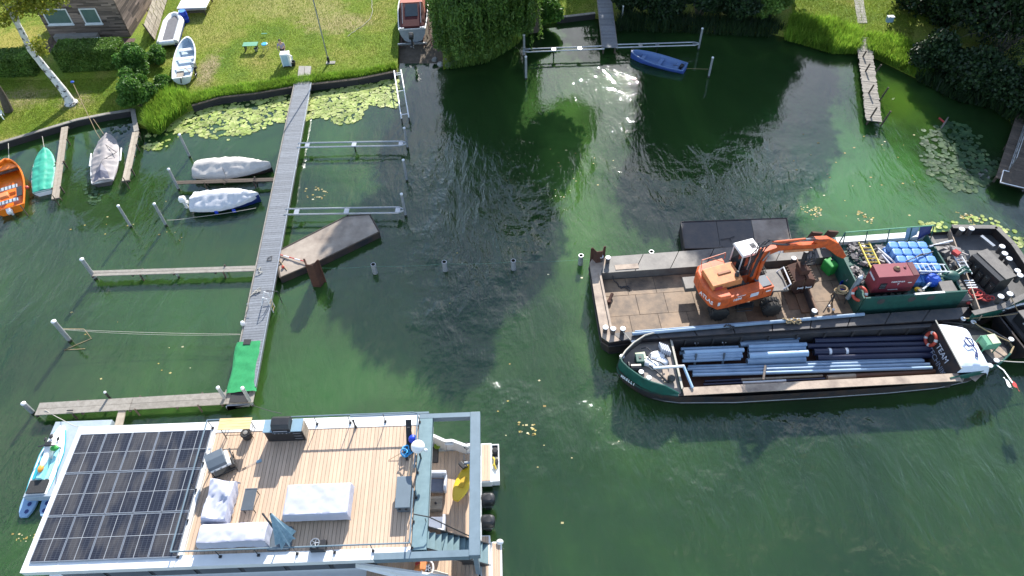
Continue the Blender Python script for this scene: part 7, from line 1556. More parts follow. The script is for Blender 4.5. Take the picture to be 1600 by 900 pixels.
# black workbox on the stern
c = fw.w(*fw.p(1556, 412, 2.3).xy, 0); t = thing('black_workbox', 'black steel workbox with a grey lid and small white signs on the barge stern deck', 'box', (c.x, c.y, 1.12), rad(-72))
part(MB().aabb(-1.0, -.62, 0, 1.0, .36, 1.1), 'box_body', 'black_plastic', t); part(MB().aabb(-1.04, -.28, 1.102, 1.04, .42, 1.15), 'lid', 'steel_grey', t)
for k in range(5): part(MB().box((-.85 + k * .42, -.66, .35 + .12 * (k % 2)), (.28, .1, .7)), 'tyre_fender', 'rubber', t); part(MB().box((-.8 + k * .4, -.70, .55 + .2 * (k % 2)), (.15, .02, .07), ry=.4), 'white_mark', 'cap_white', t)
mb = MB(); c = P(1534, 462, 1.3); q = random.Random(12)
for k in range(9):
    o_ = Vector((q.uniform(-.35, .35), q.uniform(-.3, .3), q.uniform(-.08, .15))); r_ = q.uniform(.18, .38); mb.tube([c + o_ + Vector((r_ * math.cos(a * .57 + k), r_ * math.sin(a * .57 + k) * .7, q.uniform(-.04, .04))) for a in range(11)], .035, 5, closed=True)
solo(mb, 'red_rope_pile', 'rope_red', 'tangled pile of red rope on the barge stern deck', 'rope', smooth=True)
solo(MB().ball(P(1513, 473, 1.25), (.12, .1, .1)), 'red_knot', 'rope_red', 'small red rope knot beside the near bulkhead of the barge stern', 'rope')
# generator
A = P(1366, 413, 3.15); B = P(1438.5, 429, 3.15); C_ = P(1375.6, 433.6, 3.15); t = thing('generator', 'big maroon generator box with grey vents and white lettering on the barge', 'generator', (18.72, (A.y + C_.y) / 2, 1.6), rad(1.5)); Lx = 2.1; Ly = A.y - C_.y
part(MB().aabb(0, -Ly / 2, .3, Lx, Ly / 2, 1.55), 'casing', 'maroon', t, bevel=.015); part(MB().aabb(.05, -Ly / 2 + .05, .0, Lx - .05, Ly / 2 - .05, .3), 'skid', 'dark_metal', t)
part(MB().aabb(Lx - .32, -Ly / 2 + .02, 1.552, Lx - .02, Ly / 2 - .02, 1.575), 'top_vent', mat('maroon_dark', (.12, .02, .025), .6), t)
part(MB().lathe([(.17, 1.551), (.17, 1.6), (.1, 1.62), (.01, 1.61)], (1.1, .05, 0), 12), 'exhaust_flap', 'rust_deep', t); part(MB().lathe([(.07, 1.551), (.07, 1.6), (.01, 1.61)], (1.55, .12, 0), 10), 'filler_cap', 'maroon_dark', t); part(MB().ball((1.15, .1, 1.62), (.1, .08, .06), 7, 4), 'leaf_heap', 'rope_tan', t)
part(MB().aabb(.28, -Ly / 2 - .02, .62, .62, -Ly / 2 - .001, 1.05), 'control_panel', 'black_plastic', t)
for k in range(3): part(MB().aabb(.3, -Ly / 2 - .035, .68 + k * .12, .58, -Ly / 2 - .021, .71 + k * .12), 'panel_slot', 'galv', t)
text_part('HIMOINSA', .15, 'cap_white', t, basis((1.15, -Ly / 2 - .006, 1.12), (1, 0, 0), (0, -1, 0)), name='logo', bold=.004); text_part('7', .2, 'cap_white', t, basis((1.22, -Ly / 2 - .006, .92), (1, 0, .2), (0, -1, 0)), name='logo_mark', bold=.004); text_part('www.generator', .09, 'cap_white', t, basis((1.0, -Ly / 2 - .006, .5), (1, 0, 0), (0, -1, 0)), name='small_print') if False else None
part(MB().aabb(.82, -Ly / 2 - .008, .48, 1.35, -Ly / 2 - .001, .53), 'white_strip', 'white_paint', t); part(MB().aabb(1.7, -Ly / 2 - .008, .98, 1.9, -Ly / 2 - .001, 1.04), 'white_strip', 'white_paint', t); part(MB().box((-.008, .05, 1.1), (.012, .6, .12), rx=.0), 'end_label', 'cushion', t)
for k in range(5): part(MB().box((.4 + k * .38, -Ly / 2 - .14, .1), (.28, .2, .16), rz=k * .5), 'cable_bundle', 'junk_dark', t)
# float cubes
c0 = fw.p(1395, 384, 2.3); R0 = fw.w(c0.x, c0.y, 0)
t = thing('float_raft', 'raft of light blue plastic float cubes stacked on the work barge', 'float raft', (R0.x, R0.y, 1.55), rad(-3))
def cube_mesh():
    mb = MB(); s_ = .25; ch = .09
    pts = [(-s_ + ch, -s_), (s_ - ch, -s_), (s_, -s_ + ch), (s_, s_ - ch), (s_ - ch, s_), (-s_ + ch, s_), (-s_, s_ - ch), (-s_, -s_ + ch)]
    mb.loft([[Vector((x * k, y * k, z)) for x, y in pts] for k, z in ((.9, 0), (1, .06), (1, .36), (.93, .40), (.6, .415))], True, True); return mb
cm = None
for r_ in range(4):
    for c_ in range(4):
        if cm is None: o = cube_mesh().build('float_cube', 'blue_cube', t, bevel=.012); cm = o
        else: o = cm.copy(); COL.objects.link(o); o.parent = t
        o.location = (c_ * .52 + r_ * .05, -r_ * .52, .44 if r_ < 4 else 0)
for r_ in range(5):
    for c_ in range(4):
        if r_ in (4,) or c_ == 0: o = cm.copy(); COL.objects.link(o); o.parent = t; o.location = (c_ * .52 + r_ * .05 - .1 * (c_ == 0), -r_ * .52, 0.0)
part(MB().aabb(-.1, -1.9, .3, 1.7, .1, .42), 'under_layer', 'blue_cube', t)
rope('dark hose lying across the blue float raft', [P(1415, 408, 2.5), P(1430, 402, 2.5), P(1442, 396, 2.5), P(1434, 401, 2.5), P(1458, 393, 2.4)], .03, 'junk_dark', wob=.03, name='hose', cat='hose')
def ladder(name, label, a, b, wd, rungs, m, r_=.035, cat='ladder', z=None):
    A = Vector(a); B = Vector(b); t = thing(name, label, cat, A); d = (B - A).normalized(); nr = Vector((-d.y, d.x, 0)).normalized()
    for s_ in (-1, 1): part(MB().tube([A + nr * s_ * wd / 2, B + nr * s_ * wd / 2], r_, 6), 'stile', m, t, world=True)
    for k in range(rungs): c = A.lerp(B, (k + .5) / rungs); part(MB().tube([c + nr * wd / 2, c - nr * wd / 2], r_ * .7, 5), 'rung', m, t, world=True)
    return t
ladder('aluminium_ladder', 'aluminium ladder lying over the near edge of the blue float raft', P(1432, 418, 2.6), P(1480, 419, 2.3), .5, 6, 'cap_white')
ladder('aluminium_ladder', 'short aluminium ladder at the right end of the green tray', P(1497, 401, 2.0), P(1513, 428, 2.0), .4, 5, 'cap_white')
ladder('yellow_ladder', 'long yellow lattice ladder lying over the junk on the barge', P(1350, 379, 2.1), P(1372, 424, 2.3), .55, 8, 'yellow_ladder', .045)
# gas cylinder
A = P(1329, 457, 1.7); B = P(1346, 432, 2.6); t = thing('gas_cylinder', 'tall grey gas cylinder with a white shoulder leaning beside the generator', 'gas cylinder', A); d = B - A
part(MB().tube([(0, 0, -.5), d * .9], .13, 14), 'bottle', 'cyl_grey', t, smooth=True); part(MB().tube([d * .9, d * 1.02, d * 1.08], [.13, .1, .04], 14), 'shoulder', 'cap_white', t, smooth=True); part(MB().tube([d * 1.08, d * 1.16], .03, 8), 'valve', 'galv', t)
def life_ring(label, c, nrm, R=.36, r_=.085, bands=4, group=None):
    t = thing('life_ring', label, 'life ring', c); M = basis((0, 0, 0), Vector(nrm).cross(Vector((0, 0, 1))) if abs(Vector(nrm).z) < .95 else (1, 0, 0), nrm)
    mb = MB(); mb.M = M; mb.tube([(R * math.cos(a * math.pi / 12), R * math.sin(a * math.pi / 12), 0) for a in range(24)], r_, 10, closed=True); part(mb, 'ring', 'ring_red', t, smooth=True)
    for k in range(bands): mb = MB(); mb.M = M; a0 = k * 2 * math.pi / bands + .5; mb.tube([(R * math.cos(a0 + j * .12), R * math.sin(a0 + j * .12), 0) for j in range(4)], r_ * 1.06, 10); part(mb, 'white_band', 'white_paint', t, smooth=True)
life_ring('faded red life ring hung on the green end wall beside the gas cylinder', P(1343, 459, 1.95), (-.75, -.35, .55), .34, .085, 2)
mb = MB(); c = P(1316, 455, 1.5); q = random.Random(14)
for k in range(6): o_ = Vector((q.uniform(-.1, .1), q.uniform(-.08, .08), k * .04)); mb.tube([c + o_ + Vector(((.32 - .02 * k) * math.cos(a * .524), (.22) * math.sin(a * .524), 0)) for a in range(12)], .035, 5, closed=True)
solo(mb, 'tan_rope_coil', 'rope_tan', 'coil of tan rope over a dark trestle near the faded life ring', 'rope', smooth=True)
t = thing('rope_trestle', 'dark steel trestle under the coil of tan rope', 'trestle', (c.x, c.y, FL)); 
for s_ in (-.35, .35):
    for k in (-.3, .3): part(MB().tube([(s_, 0, .7), (s_ + k * .3, k, 0)], .035, 6), 'leg', 'dark_metal', t)
part(MB().tube([(-.45, 0, .7), (.45, 0, .7)], .04, 6), 'top_bar', 'dark_metal', t); part(MB().tube([(-.4, -.1, .5), (-1.1, -.9, .1)], .03, 6), 'strut', 'dark_metal', t)
for (px, py, s1) in ((1295, 478, .08), (1302, 484, .08)): part(MB().ball(P(px, py, FL + .12), .09, 7, 4), 'white_end', 'cap_white', t, world=True)
c = P(1320, 446, FL + .4); t = thing('blue_bucket', 'dark blue bucket beside the gas cylinder', 'bucket', (c.x, c.y, FL)); part(MB().lathe([(.2, 0), (.28, .5), (.26, .5), (.19, .05), (.01, .05)], n=14), 'bucket_body', 'blue_barrel', t, smooth=True)
c = P(1297, 414, FL + .5); t = thing('green_canister', 'bright green canister beside the engine heap', 'canister', (c.x, c.y, FL), .4); part(MB().aabb(-.25, -.35, 0, .25, .35, .75), 'canister_body', 'junk_green', t, bevel=.06); part(MB().lathe([(.06, .75), (.06, .82), (.01, .83)], (.1, .1, 0), 8), 'cap', 'black_plastic', t)
# heaps of gear: many small real pieces, one heap each
def heap(name, label, cxy, z, rx, ry, h, n, m, seed, smin=.06, smax=.28, cat='heap'):
    q = random.Random(seed); mb = MB()
    for i in range(n):
        a = q.uniform(0, 6.28); rr = math.sqrt(q.random()); x, y = cxy[0] + rx * rr * math.cos(a), cxy[1] + ry * rr * math.sin(a); zz = z + h * (1 - rr) * q.random() + .03; s_ = q.uniform(smin, smax); ty = q.random()
        if ty < .45: mb.box((x, y, zz + s_ * .3), (s_ * q.uniform(.5, 2.2), s_, s_ * q.uniform(.3, 1)), q.uniform(0, 3), q.uniform(-.5, .5), q.uniform(-.5, .5))
        elif ty < .8: d_ = Vector((q.uniform(-1, 1), q.uniform(-1, 1), q.uniform(-.2, .3))) * s_ * 2; mb.tube([Vector((x, y, zz + .05)) - d_, Vector((x, y, zz + .1)) + d_], s_ * .13, 6)
        else: mb.ball((x, y, zz + s_ * .3), s_ * .45, 7, 5)
    return solo(mb, name, m, label, cat, loc=Vector((cxy[0], cxy[1], z)))
c = P(1322, 412, FL); heap('engine_heap', 'dark heap of engine parts and hoses against the green end wall', (c.x, c.y + .1), FL, 1.0, .75, .9, 110, 'junk_dark', 1, .06, .26)
c = P(1345, 398, 1.6); heap('gear_heap', 'mixed white and rusty gear at the left end of the green tray', (c.x, c.y), 1.55, .65, .95, .35, 110, 'junk_mixed', 2, .05, .22)
c = P(1382, 398, 1.6); heap('gear_heap', 'mixed dark and pale gear between the yellow ladder and the float raft', (c.x, c.y), 1.53, .5, .9, .3, 70, 'junk_mixed', 3, .05, .24)
c = P(1340, 425, 1.9); heap('hose_heap', 'heap of brown hoses and boxes left of the generator', (c.x, c.y), 1.55, .4, .55, .6, 60, 'junk_mixed', 5, .05, .2)
c = P(1490, 408, 1.6); heap('pole_heap', 'loose poles and boards right of the float raft', (c.x, c.y + .2), 1.56, .7, 1.0, .1, 26, 'junk_mixed', 6, .1, .4)
for a_, b_, m_, l_ in (((1372, 388), (1400, 412), 'cap_white', 'white tube lying between the yellow ladder and the float raft'), ((1378, 398), (1398, 421), 'cushion', 'pinkish white tube end beside the generator top'), ((1452, 385), (1488, 376), 'cap_white', 'long pale tube above the right end of the float raft'), ((1452, 384), (1483, 382), 'black_plastic', 'black tube above the right end of the float raft'), ((1442, 452), (1470, 428), 'cap_white', 'white pole leaning by the blue bag'), ((1438, 427), (1478, 424), 'cap_white', 'thin pale pole right of the generator')):
    solo(MB().tube([P(*a_, 2.1), P(*b_, 2.1)], .055, 7), 'loose_tube', m_, l_, 'tube')
c = P(1457, 438, 2.0); solo(MB().ball(c, (.42, .4, .36), 10, 7), 'blue_bag', 'blue_bag', 'crumpled bright blue bag right of the generator', 'bag')
c = P(1433, 452, 1.8); solo(MB().ball(c, (.16, .12, .14), 8, 5), 'yellow_float', 'yellow', 'small yellow float at the right foot of the generator', 'float'); solo(MB().lathe([(.17, 0), (.2, .06), (.17, .1), (.01, .1)], P(1438, 454, 1.8), 14), 'grey_reel', 'steel_grey', 'small grey reel on the green tray edge', 'reel')
A, B, C2, D2 = P(1466, 440, 2.2), P(1487, 438, 2.2), P(1497, 455, 2.2), P(1474, 457, 2.2); solo(MB().prism([A, B, C2, D2], 1.5, 2.2), 'hatch_box', 'steel_grey', 'grey square hatch box between the blue bag and the green pump', 'box')
c = P(1487, 431, 2.1); t = thing('green_pump', 'dark green pump with bent pipes on the right end of the tray', 'pump', (c.x, c.y, 1.55)); part(MB().ball((0, 0, .5), (.42, .34, .3), 14, 9), 'pump_body', 'green_paint', t, smooth=True); part(MB().cyl((0, 0, 0), (0, 0, .4), .2, 12), 'pump_foot', 'green_paint', t)
for dy in (0, .22): part(MB().tube([(.3, dy, .6), (.8, dy + .25, .68), (1.1, dy + .22, .55)], .07, 8), 'pipe', 'green_paint', t, smooth=True)
part(MB().tube([(-.3, -.1, .6), (-1.1, .0, .6)], .06, 8), 'pipe', 'green_paint', t)
for k in range(4): part(MB().box((.9, -.2 - k * .16, .35), (.5, .05, .04)), 'grid_bar', 'cap_white', t)
solo(MB().box(P(1494, 395, 2.2), (.3, .35, .2), .5), 'red_cloth', 'cloth_red', 'small red cloth on the right end of the tray', 'cloth')

# ---------------------------------------------------------------- excavator
SC = (11.72, 24.0); ex = thing('wheeled_excavator', 'orange wheeled excavator with a white cab standing on the work barge', 'excavator', (SC[0], SC[1], FL), rad(3))
# undercarriage (chassis aligned with the barge)
part(MB().box((.35, 0, .72), (3.6, .9, .42)), 'chassis', 'steel_dark', ex, bevel=.03); part(MB().box((.2, 0, 1.0), (1.5, 1.5, .28)), 'turntable_base', 'steel_dark', ex)
def wheel(x, y, nm='wheel'):
    R = .5; mb = MB(); mb.lathe([(.30, -.13), (.44, -.14), (R - .03, -.10), (R - .02, .10), (.44, .14), (.30, .13)], (x, y, .5), 26, 'Y'); w_ = part(mb, nm, 'rubber', ex, smooth=True)
    lg = MB()
    for k in range(20): a = k * math.pi / 10; lg.box((x + math.cos(a) * (R - .01), y + (.045 if k % 2 else -.045), .5 + math.sin(a) * (R - .01)), (.05, .19, .055), ry=-a)
    part(lg, 'tread_lugs', 'rubber', w_); part(MB().lathe([(.29, -.09), (.31, -.09), (.29, .02), (.12, .05), (.1, .09), (.01, .1)], (x, y, .5), 18, 'Y') if y > 0 else MB().lathe([(.01, -.1), (.1, -.09), (.12, -.05), (.29, -.02), (.31, .09), (.29, .09)], (x, y, .5), 18, 'Y'), 'rim', 'steel_dark', w_)
for x in (-.95, 1.85):
    for s_ in (-1, 1): wheel(x, s_ * 1.28); wheel(x, s_ * .93, 'inner_wheel')
    part(MB().cyl((x, -1.1, .5), (x, 1.1, .5), .12, 10), 'axle', 'dark_metal', ex)
part(MB().box((2.5, .35, .85), (.9, 1.5, .12)), 'front_platform', 'steel_grey', ex); part(MB().tube([(2.7, -.3, .9), (3.0, -.3, 1.25), (3.0, .9, 1.25), (2.7, .9, .9)], .04, 7), 'platform_rail', 'cap_white', ex)
part(MB().box((.4, -1.0, .65), (1.0, .3, .1)), 'step', 'dark_metal', ex); part(MB().tube([(.0, -1.1, 1.0), (.0, -1.25, .5), (.8, -1.25, .5), (.8, -1.1, 1.0)], .03, 6), 'step_frame', 'dark_metal', ex); part(MB().box((-2.0, .6, .8), (.9, .8, .3)), 'rear_blade', 'steel_grey', ex)
# upper carriage, turned about 12 degrees further
UM = Matrix.Rotation(rad(13), 4, 'Z') @ Matrix.Diagonal((.8, 1, 1, 1))
def up(mb, nm, m, par=None, **k):
    mb.v = [tuple(UM @ Vector(v)) for v in mb.v]; return part(mb, nm, m, par or ex, **k)
body = up(MB().prism([(-1.3, -1.25), (1.9, -1.25), (1.9, -.35), (1.3, -.2), (1.3, .2), (.3, .3), (.3, 1.25), (-1.3, 1.25)], 1.16, 1.42), 'slewing_frame', 'orange')
pts = [(-1.25, -1.27), (-2.0, -1.22), (-2.38, -.85), (-2.52, 0), (-2.38, .85), (-2.0, 1.22), (-1.25, 1.27)]
cw_ = up(MB().loft([[Vector((x * k, y * k, z)) for x, y in pts] for k, z in ((.97, 1.1), (1, 1.25), (1, 1.95), (.95, 2.08))], True, True), 'counterweight', 'orange', smooth=False, bevel=.03)
up(MB().aabb(-1.24, -1.26, 1.42, 1.1, -.72, 1.98), 'side_cover', 'orange', bevel=.03); up(MB().aabb(1.12, -1.26, 1.42, 1.9, -.5, 1.9), 'front_box', 'orange', bevel=.03); up(MB().aabb(.95, -1.12, 1.905, 1.8, -.42, 1.95), 'tank_top', 'slate', bevel=.01)
up(MB().aabb(-1.24, .3, 1.42, -.2, 1.26, 2.05), 'far_cover', 'orange', bevel=.03)
up(MB().aabb(-1.9, -.66, 1.42, .2, .95, 1.98), 'engine_bay', 'dark_metal')
hood = up(MB().loft([[Vector((x, -.62, 1.98)), Vector((x, -.58, 2.36)), Vector((x, .62, 2.40)), Vector((x, .66, 1.98))] for x in (-2.15, -.05)], True, True), 'engine_hood', 'orange_fade', bevel=.025)
up(MB().aabb(-1.4, .0, 2.385, -.5, .13, 2.43), 'hood_recess', mat('orange_dark', (.3, .1, .03), .6), bevel=.004); up(MB().lathe([(.13, 2.37), (.14, 2.45), (.08, 2.5), (.07, 2.62), (.12, 2.64), (.05, 2.7)], (-.3, -.3, 0), 10), 'air_filter', 'black_plastic', smooth=True); up(MB().aabb(-2.0, -.66, 2.08, -1.5, -.625, 2.25), 'hood_vent', 'cloth_red')
for k in range(9): up(MB().box((-1.0 + k * .17, -.69, 2.0), (.1, .06, .05)), 'louvre', 'dark_metal')
up(MB().tube([(-1.8, 1.15, 2.1), (-1.8, 1.2, 2.4), (-.1, 1.2, 2.5), (-.1, 1.15, 2.1)], .025, 6), 'grab_rail', 'orange'); up(MB().tube([(-1.2, 1.19, 2.42), (-.5, .75, 2.35)], .02, 5), 'grab_rail', 'orange_dark')
# cab
CAB = [(.42, .32), (1.75, .32), (1.75, 1.26), (.42, 1.26)]
cab = up(MB().prism(CAB, 1.42, 1.75), 'cab_base', 'steel_dark'); up(MB().loft([[Vector((x, y, z)) for x, y in ((.46, .36), (1.8 - .12 * (z > 2.5), .36), (1.8 - .12 * (z > 2.5), 1.22), (.46, 1.22))] for z in (1.752, 2.88)], True, True), 'cab_glass', 'glass_dark', cab)
for x, y in ((.45, .35), (.45, 1.23), (1.70, .35), (1.70, 1.23), (1.08, .34)): up(MB().tube([(x + (.06 if x > 1.5 else 0), y, 1.74), (x, y, 2.9)], .04, 6), 'cab_post', 'white_paint', cab)
up(MB().loft([[Vector((x * k + 1.06 * (1 - k), y * k + .79 * (1 - k), z)) for x, y in ((.36, .26), (1.82, .26), (1.82, 1.32), (.36, 1.32))] for k, z in ((1, 2.89), (1, 2.96), (.93, 3.02))], True, True), 'cab_roof', 'white_paint', cab, bevel=.02)
for k in range(5): up(MB().box((1.3 + k * .07, .8, 3.03), (.02, .35, .03)), 'roof_grill', 'dark_metal', cab)
up(MB().box((1.46, .8, 3.035), (.36, .02, .03)), 'roof_grill', 'dark_metal', cab); up(MB().box((.9, .8, 2.05), (.5, .5, .7)), 'driver_seat', 'black_plastic', cab, bevel=.06)
# boom: two part boom with stick and grab, positions taken in the excavator's own frame
EI = (Matrix.Translation(Vector((SC[0], SC[1], FL))) @ Matrix.Rotation(rad(3), 4, 'Z')).inverted(); bn = Vector((-math.sin(rad(15)), math.cos(rad(15)), 0)); bo = Vector((12.3, 23.85, 0))
def BP(px, py, off=0.0): v = PV(px, py, bo, bn); return EI @ (v + bn * off)
def plate_boom(pts, ws, th, m, nm, par=None):
    """flat sided box section following pts, ws = depth in the vertical plane"""
    dirb = EI.to_3x3() @ bn; rings = []
    for i, p in enumerate(pts):
        d = (pts[min(i + 1, len(pts) - 1)] - pts[max(i - 1, 0)]).normalized(); n_ = dirb.cross(d).normalized(); h = ws[i] / 2; rings.append([p + n_ * h + dirb * th / 2, p + n_ * h - dirb * th / 2, p - n_ * h - dirb * th / 2, p - n_ * h + dirb * th / 2])
    return part(MB().loft(rings, True, True), nm, m, par or ex, bevel=.02)
k0 = BP(1172, 446); k1 = BP(1184, 412); k2 = BP(1194, 393); k3 = BP(1214, 386); k4 = BP(1250, 384); k5 = BP(1290, 380); k6 = BP(1302, 384); k7 = BP(1318, 400)
lb = plate_boom([k0, k1, k2, k3], [.34, .52, .5, .34], .34, 'orange', 'lower_boom')
ub = plate_boom([k3 + Vector((-.1, 0, 0)), BP(1228, 384), k4, BP(1275, 382), k5], [.42, .36, .32, .32, .34], .28, 'orange', 'upper_boom')
stk = plate_boom([BP(1272, 374), BP(1288, 376), k6, BP(1311, 394), k7], [.2, .5, .56, .42, .2], .26, 'orange', 'stick')
for off in (.24, -.24): part(MB().tube([BP(1176, 440, off), BP(1188, 402, off)], .075, 9), 'boom_cylinder', 'orange', lb, smooth=True); part(MB().tube([BP(1188, 402, off), BP(1199, 389, off)], .04, 8), 'cylinder_rod', 'galv', lb, smooth=True)
part(MB().tube([BP(1208, 379), BP(1258, 374)], .08, 10), 'stick_cylinder', 'orange', ub, smooth=True); part(MB().tube([BP(1258, 374), BP(1280, 373)], .045, 8), 'cylinder_rod', 'galv', ub, smooth=True); part(MB().tube([BP(1222, 389, -.18), BP(1266, 386, -.18)], .07, 10), 'lower_cylinder', 'orange_fade', ub, smooth=True)
part(MB().tube([BP(1296, 384, .2), BP(1312, 396, .2)], .05, 8), 'grab_cylinder', 'orange_fade', stk, smooth=True)
mb = MB(); q = random.Random(31)
for k in range(9):
    o_ = q.uniform(-.22, .22); mb.tube([BP(1172 + q.uniform(-3, 3), 428, o_), BP(1180 + q.uniform(-4, 3), 404, o_ * 1.2) + Vector((0, 0, q.uniform(0, .2))), BP(1190 + q.uniform(-4, 4), 386 + q.uniform(-4, 3), o_) + Vector((0, 0, .12)), BP(1204 + q.uniform(-4, 4), 379, o_) + Vector((0, 0, .1)), BP(1222 + q.uniform(-8, 8), 382, o_) + Vector((0, 0, .15))], .025, 5)
for k in range(4): o_ = q.uniform(-.15, .15); mb.tube([BP(1222, 381, o_) + Vector((0, 0, .12)), BP(1245, 378 + q.uniform(-2, 2), o_) + Vector((0, 0, .08)), BP(1270, 374 + q.uniform(-2, 2), o_) + Vector((0, 0, .1)), BP(1290, 374, o_)], .022, 5)
part(mb, 'hydraulic_hoses', 'rope_dark', lb)
# lettering
ud = UM.to_3x3()
text_part('ATLAS', .34, 'cap_white', cw_, basis(ud @ Vector((-2.49, -.62, 1.6)), ud @ Vector((.22, -1, 0)), ud @ Vector((-1, -.22, 0))), .008, 'name_lettering', .006)
text_part('1604', .25, 'cap_white', body, basis(ud @ Vector((-.72, -1.272, 1.68)), ud @ Vector((1, 0, 0)), (ud @ Vector((0, -1, 0)))), .006, 'number_lettering', .008)
up(MB().aabb(.22, -1.275, 1.55, .8, -1.262, 1.82), 'info_plate', 'cushion', body); up(MB().aabb(-2.05, -1.24, 1.5, -1.9, -1.2, 1.75), 'warning_plate', 'cap_white', cw_); up(MB().aabb(1.35, -1.275, 1.62, 1.7, -1.262, 1.72), 'small_plate', 'cap_white', body)
for a in (-.75, -.45): up(MB().aabb(a, -1.275, 1.86, a + .28, -1.262, 1.9), 'white_line', 'cap_white', body)
dirb = EI.to_3x3() @ bn; bx_ = (k5 - k4).normalized(); text_part('ATLAS', .24, 'cap_white', ub, basis(BP(1216, 391) - dirb * .148, bx_, -dirb), .006, 'boom_lettering', .006)
# grab bucket hanging from the stick
gp = PV(1262, 402, bo, bn); gp = Vector((gp.x, gp.y, FL)); t = thing('clamshell_grab', 'rusty clamshell grab standing on the deck below the excavator boom', 'grab', gp, rad(5)); 
for s_ in (-1, 1): part(MB().loft([[Vector((s_ * .03, y, 1.35)), Vector((s_ * .55, y, 1.15)), Vector((s_ * .62, y, .55)), Vector((s_ * .3, y, .1)), Vector((s_ * .03, y, .0))] for y in (-.6, .6)], True, True), 'jaw', 'rust_deep', t, bevel=.02)
for k in range(7): part(MB().box((0, -.55 + k * .18, .78), (1.3, .04, .7)), 'jaw_rib', mat('grab_brown', (.16, .10, .06), .7, c2=(.08, .05, .035), scale=4), t)
part(MB().box((0, .0, 1.5), (.5, .7, .35)), 'grab_head', 'rust_deep', t, bevel=.04); part(MB().cyl((0, .2, 1.6), (0, .3, 2.5), .12, 10), 'rotator', 'dark_metal', t); mb = MB(); q = random.Random(33)
for k in range(9): a = q.uniform(0, 6.28); mb.tube([Vector((.1 * math.cos(a), .2 + .1 * math.sin(a), 1.6)), Vector((.3 * math.cos(a) + .35, .25 + .35 * math.sin(a), 1.9 + q.uniform(-.2, .3))), Vector((.35 + .2 * math.cos(a), .4, 2.3)), Vector((.1, .35, 2.5))], .028, 5)
part(mb, 'hoses', 'rope_dark', t)
for x in (-.25, .2): part(MB().box((x + .05, -.72, .72), (.3, .03, .05)), 'h_mark', 'cap_white', t); part(MB().box((x - .09, -.72, .72), (.04, .03, .16)), 'h_mark', 'cap_white', t); part(MB().box((x + .19, -.72, .72), (.04, .03, .16)), 'h_mark', 'cap_white', t)
c = P(1258, 470, FL); solo(MB().box((c.x, c.y + .2, FL + .05), (.9, 2.1, .1)), 'timber_mat', 'steel_rust', 'flat brown timber mat on the deck below the grab', 'mat')
for i, (px, py) in enumerate(((1271, 370), (1296, 368))): c = P(px, py, 1.9); solo(MB().box((c.x, c.y, 1.8), (.7, .12, .9), .15, .3), 'far_bracket', 'rust_deep', ('left' if i == 0 else 'right') + ' one of two rusty brackets behind the excavator stick', 'bracket')

# ---------------------------------------------------------------- pipe barge
Q0 = P(965, 575, 0); fp = Frame((Q0.x, Q0.y, 0), rad(1.0)); GB = .85
PB_ = thing('pipe_barge', 'long narrow black barge with a green bow carrying blue and black pipes', 'barge', (Q0.x, Q0.y, 0), rad(1.0))
pb_px = [(963, 574), (966, 582), (975, 590), (985, 597), (1000, 606), (1015, 612), (1035, 617), (1060, 620), (1150, 619.5), (1300, 611), (1400, 604), (1480, 596), (1530, 585), (1560, 571), (1574, 558), (1579, 547), (1571, 535), (1546, 520), (1511, 511), (1470, 507), (1300, 515), (1150, 520), (1045, 524), (1025, 526), (1003, 533), (985, 546), (972, 560)]
pl = [fp.p(x, y, GB) for x, y in pb_px]; cx_ = (pl[0].x + pl[15].x) / 2; cy_ = sum(p.y for p in pl) / len(pl); n = len(pl)
def ringat(kx, ky, z): return [Vector((cx_ + (p.x - cx_) * kx, cy_ + (p.y - cy_) * ky, z + (.25 * max(0, 1 - (p.x - pl[0].x) / 2.6) ** 2 if z > GB - .01 else 0))) for p in pl]
part(MB().loft([ringat(.955, .90, -.4), ringat(.975, .96, .15), ringat(.995, .99, .5), ringat(1, 1, GB)], True, False), 'hull', 'hull_black', PB_)
part(MB().tube(ringat(.968, .955, .16)[0:14], .035, 5), 'rub_strip', 'galv_post', PB_)
hx0, hx1 = fp.p(1056, 560, 1.2).x, fp.p(1462, 545, 1.2).x; hyn, hyf = fp.p(1200, 604, 1.0).y, fp.p(1200, 522, 1.1).y
def deckstrip(a, b, c, d, nm, m, n=6, z=GB):
    for i in range(n): part(MB().prism([a.lerp(b, i / n), a.lerp(b, (i + 1) / n - .002), d.lerp(c, (i + 1) / n - .002), d.lerp(c, i / n)], z - .04, z + rng.uniform(0, .004)), nm, m, PB_)
V2 = lambda x, y: Vector((x, y, 0))
deckstrip(fp.p(1058, 619, GB), fp.p(1480, 595.5, GB), V2(hx1 + .6, hyn), V2(hx0, hyn), 'side_deck_plate', 'steel_dark', 8); deckstrip(V2(hx0, hyf), V2(hx1 + .6, hyf), fp.p(1480, 507, GB), fp.p(1045, 524, GB), 'side_deck_plate', 'steel_dark', 8)
bow = [pl[i] for i in (22, 23, 24, 25, 26, 0, 1, 2, 3, 4, 5, 6, 7)]; bcx = V2(sum(p.x for p in bow) / 13, sum(p.y for p in bow) / 13)
part(MB().prism([V2(hx0 - .02, hyf)] + [p.lerp(bcx, .03) for p in bow] + [V2(hx0 - .02, hyn)], GB - .06, GB + .01), 'bow_deck', mat('bow_floor', (.36, .31, .27), .7, c2=(.2, .17, .15), scale=1.6, bump=.003, bscale=8, detail=8), PB_)
st = [pl[i] for i in range(11, 20)]; part(MB().prism([V2(hx1 + .62, hyn)] + st + [V2(hx1 + .62, hyf)], GB - .06, GB + .012), 'stern_deck', 'steel_dark', PB_)
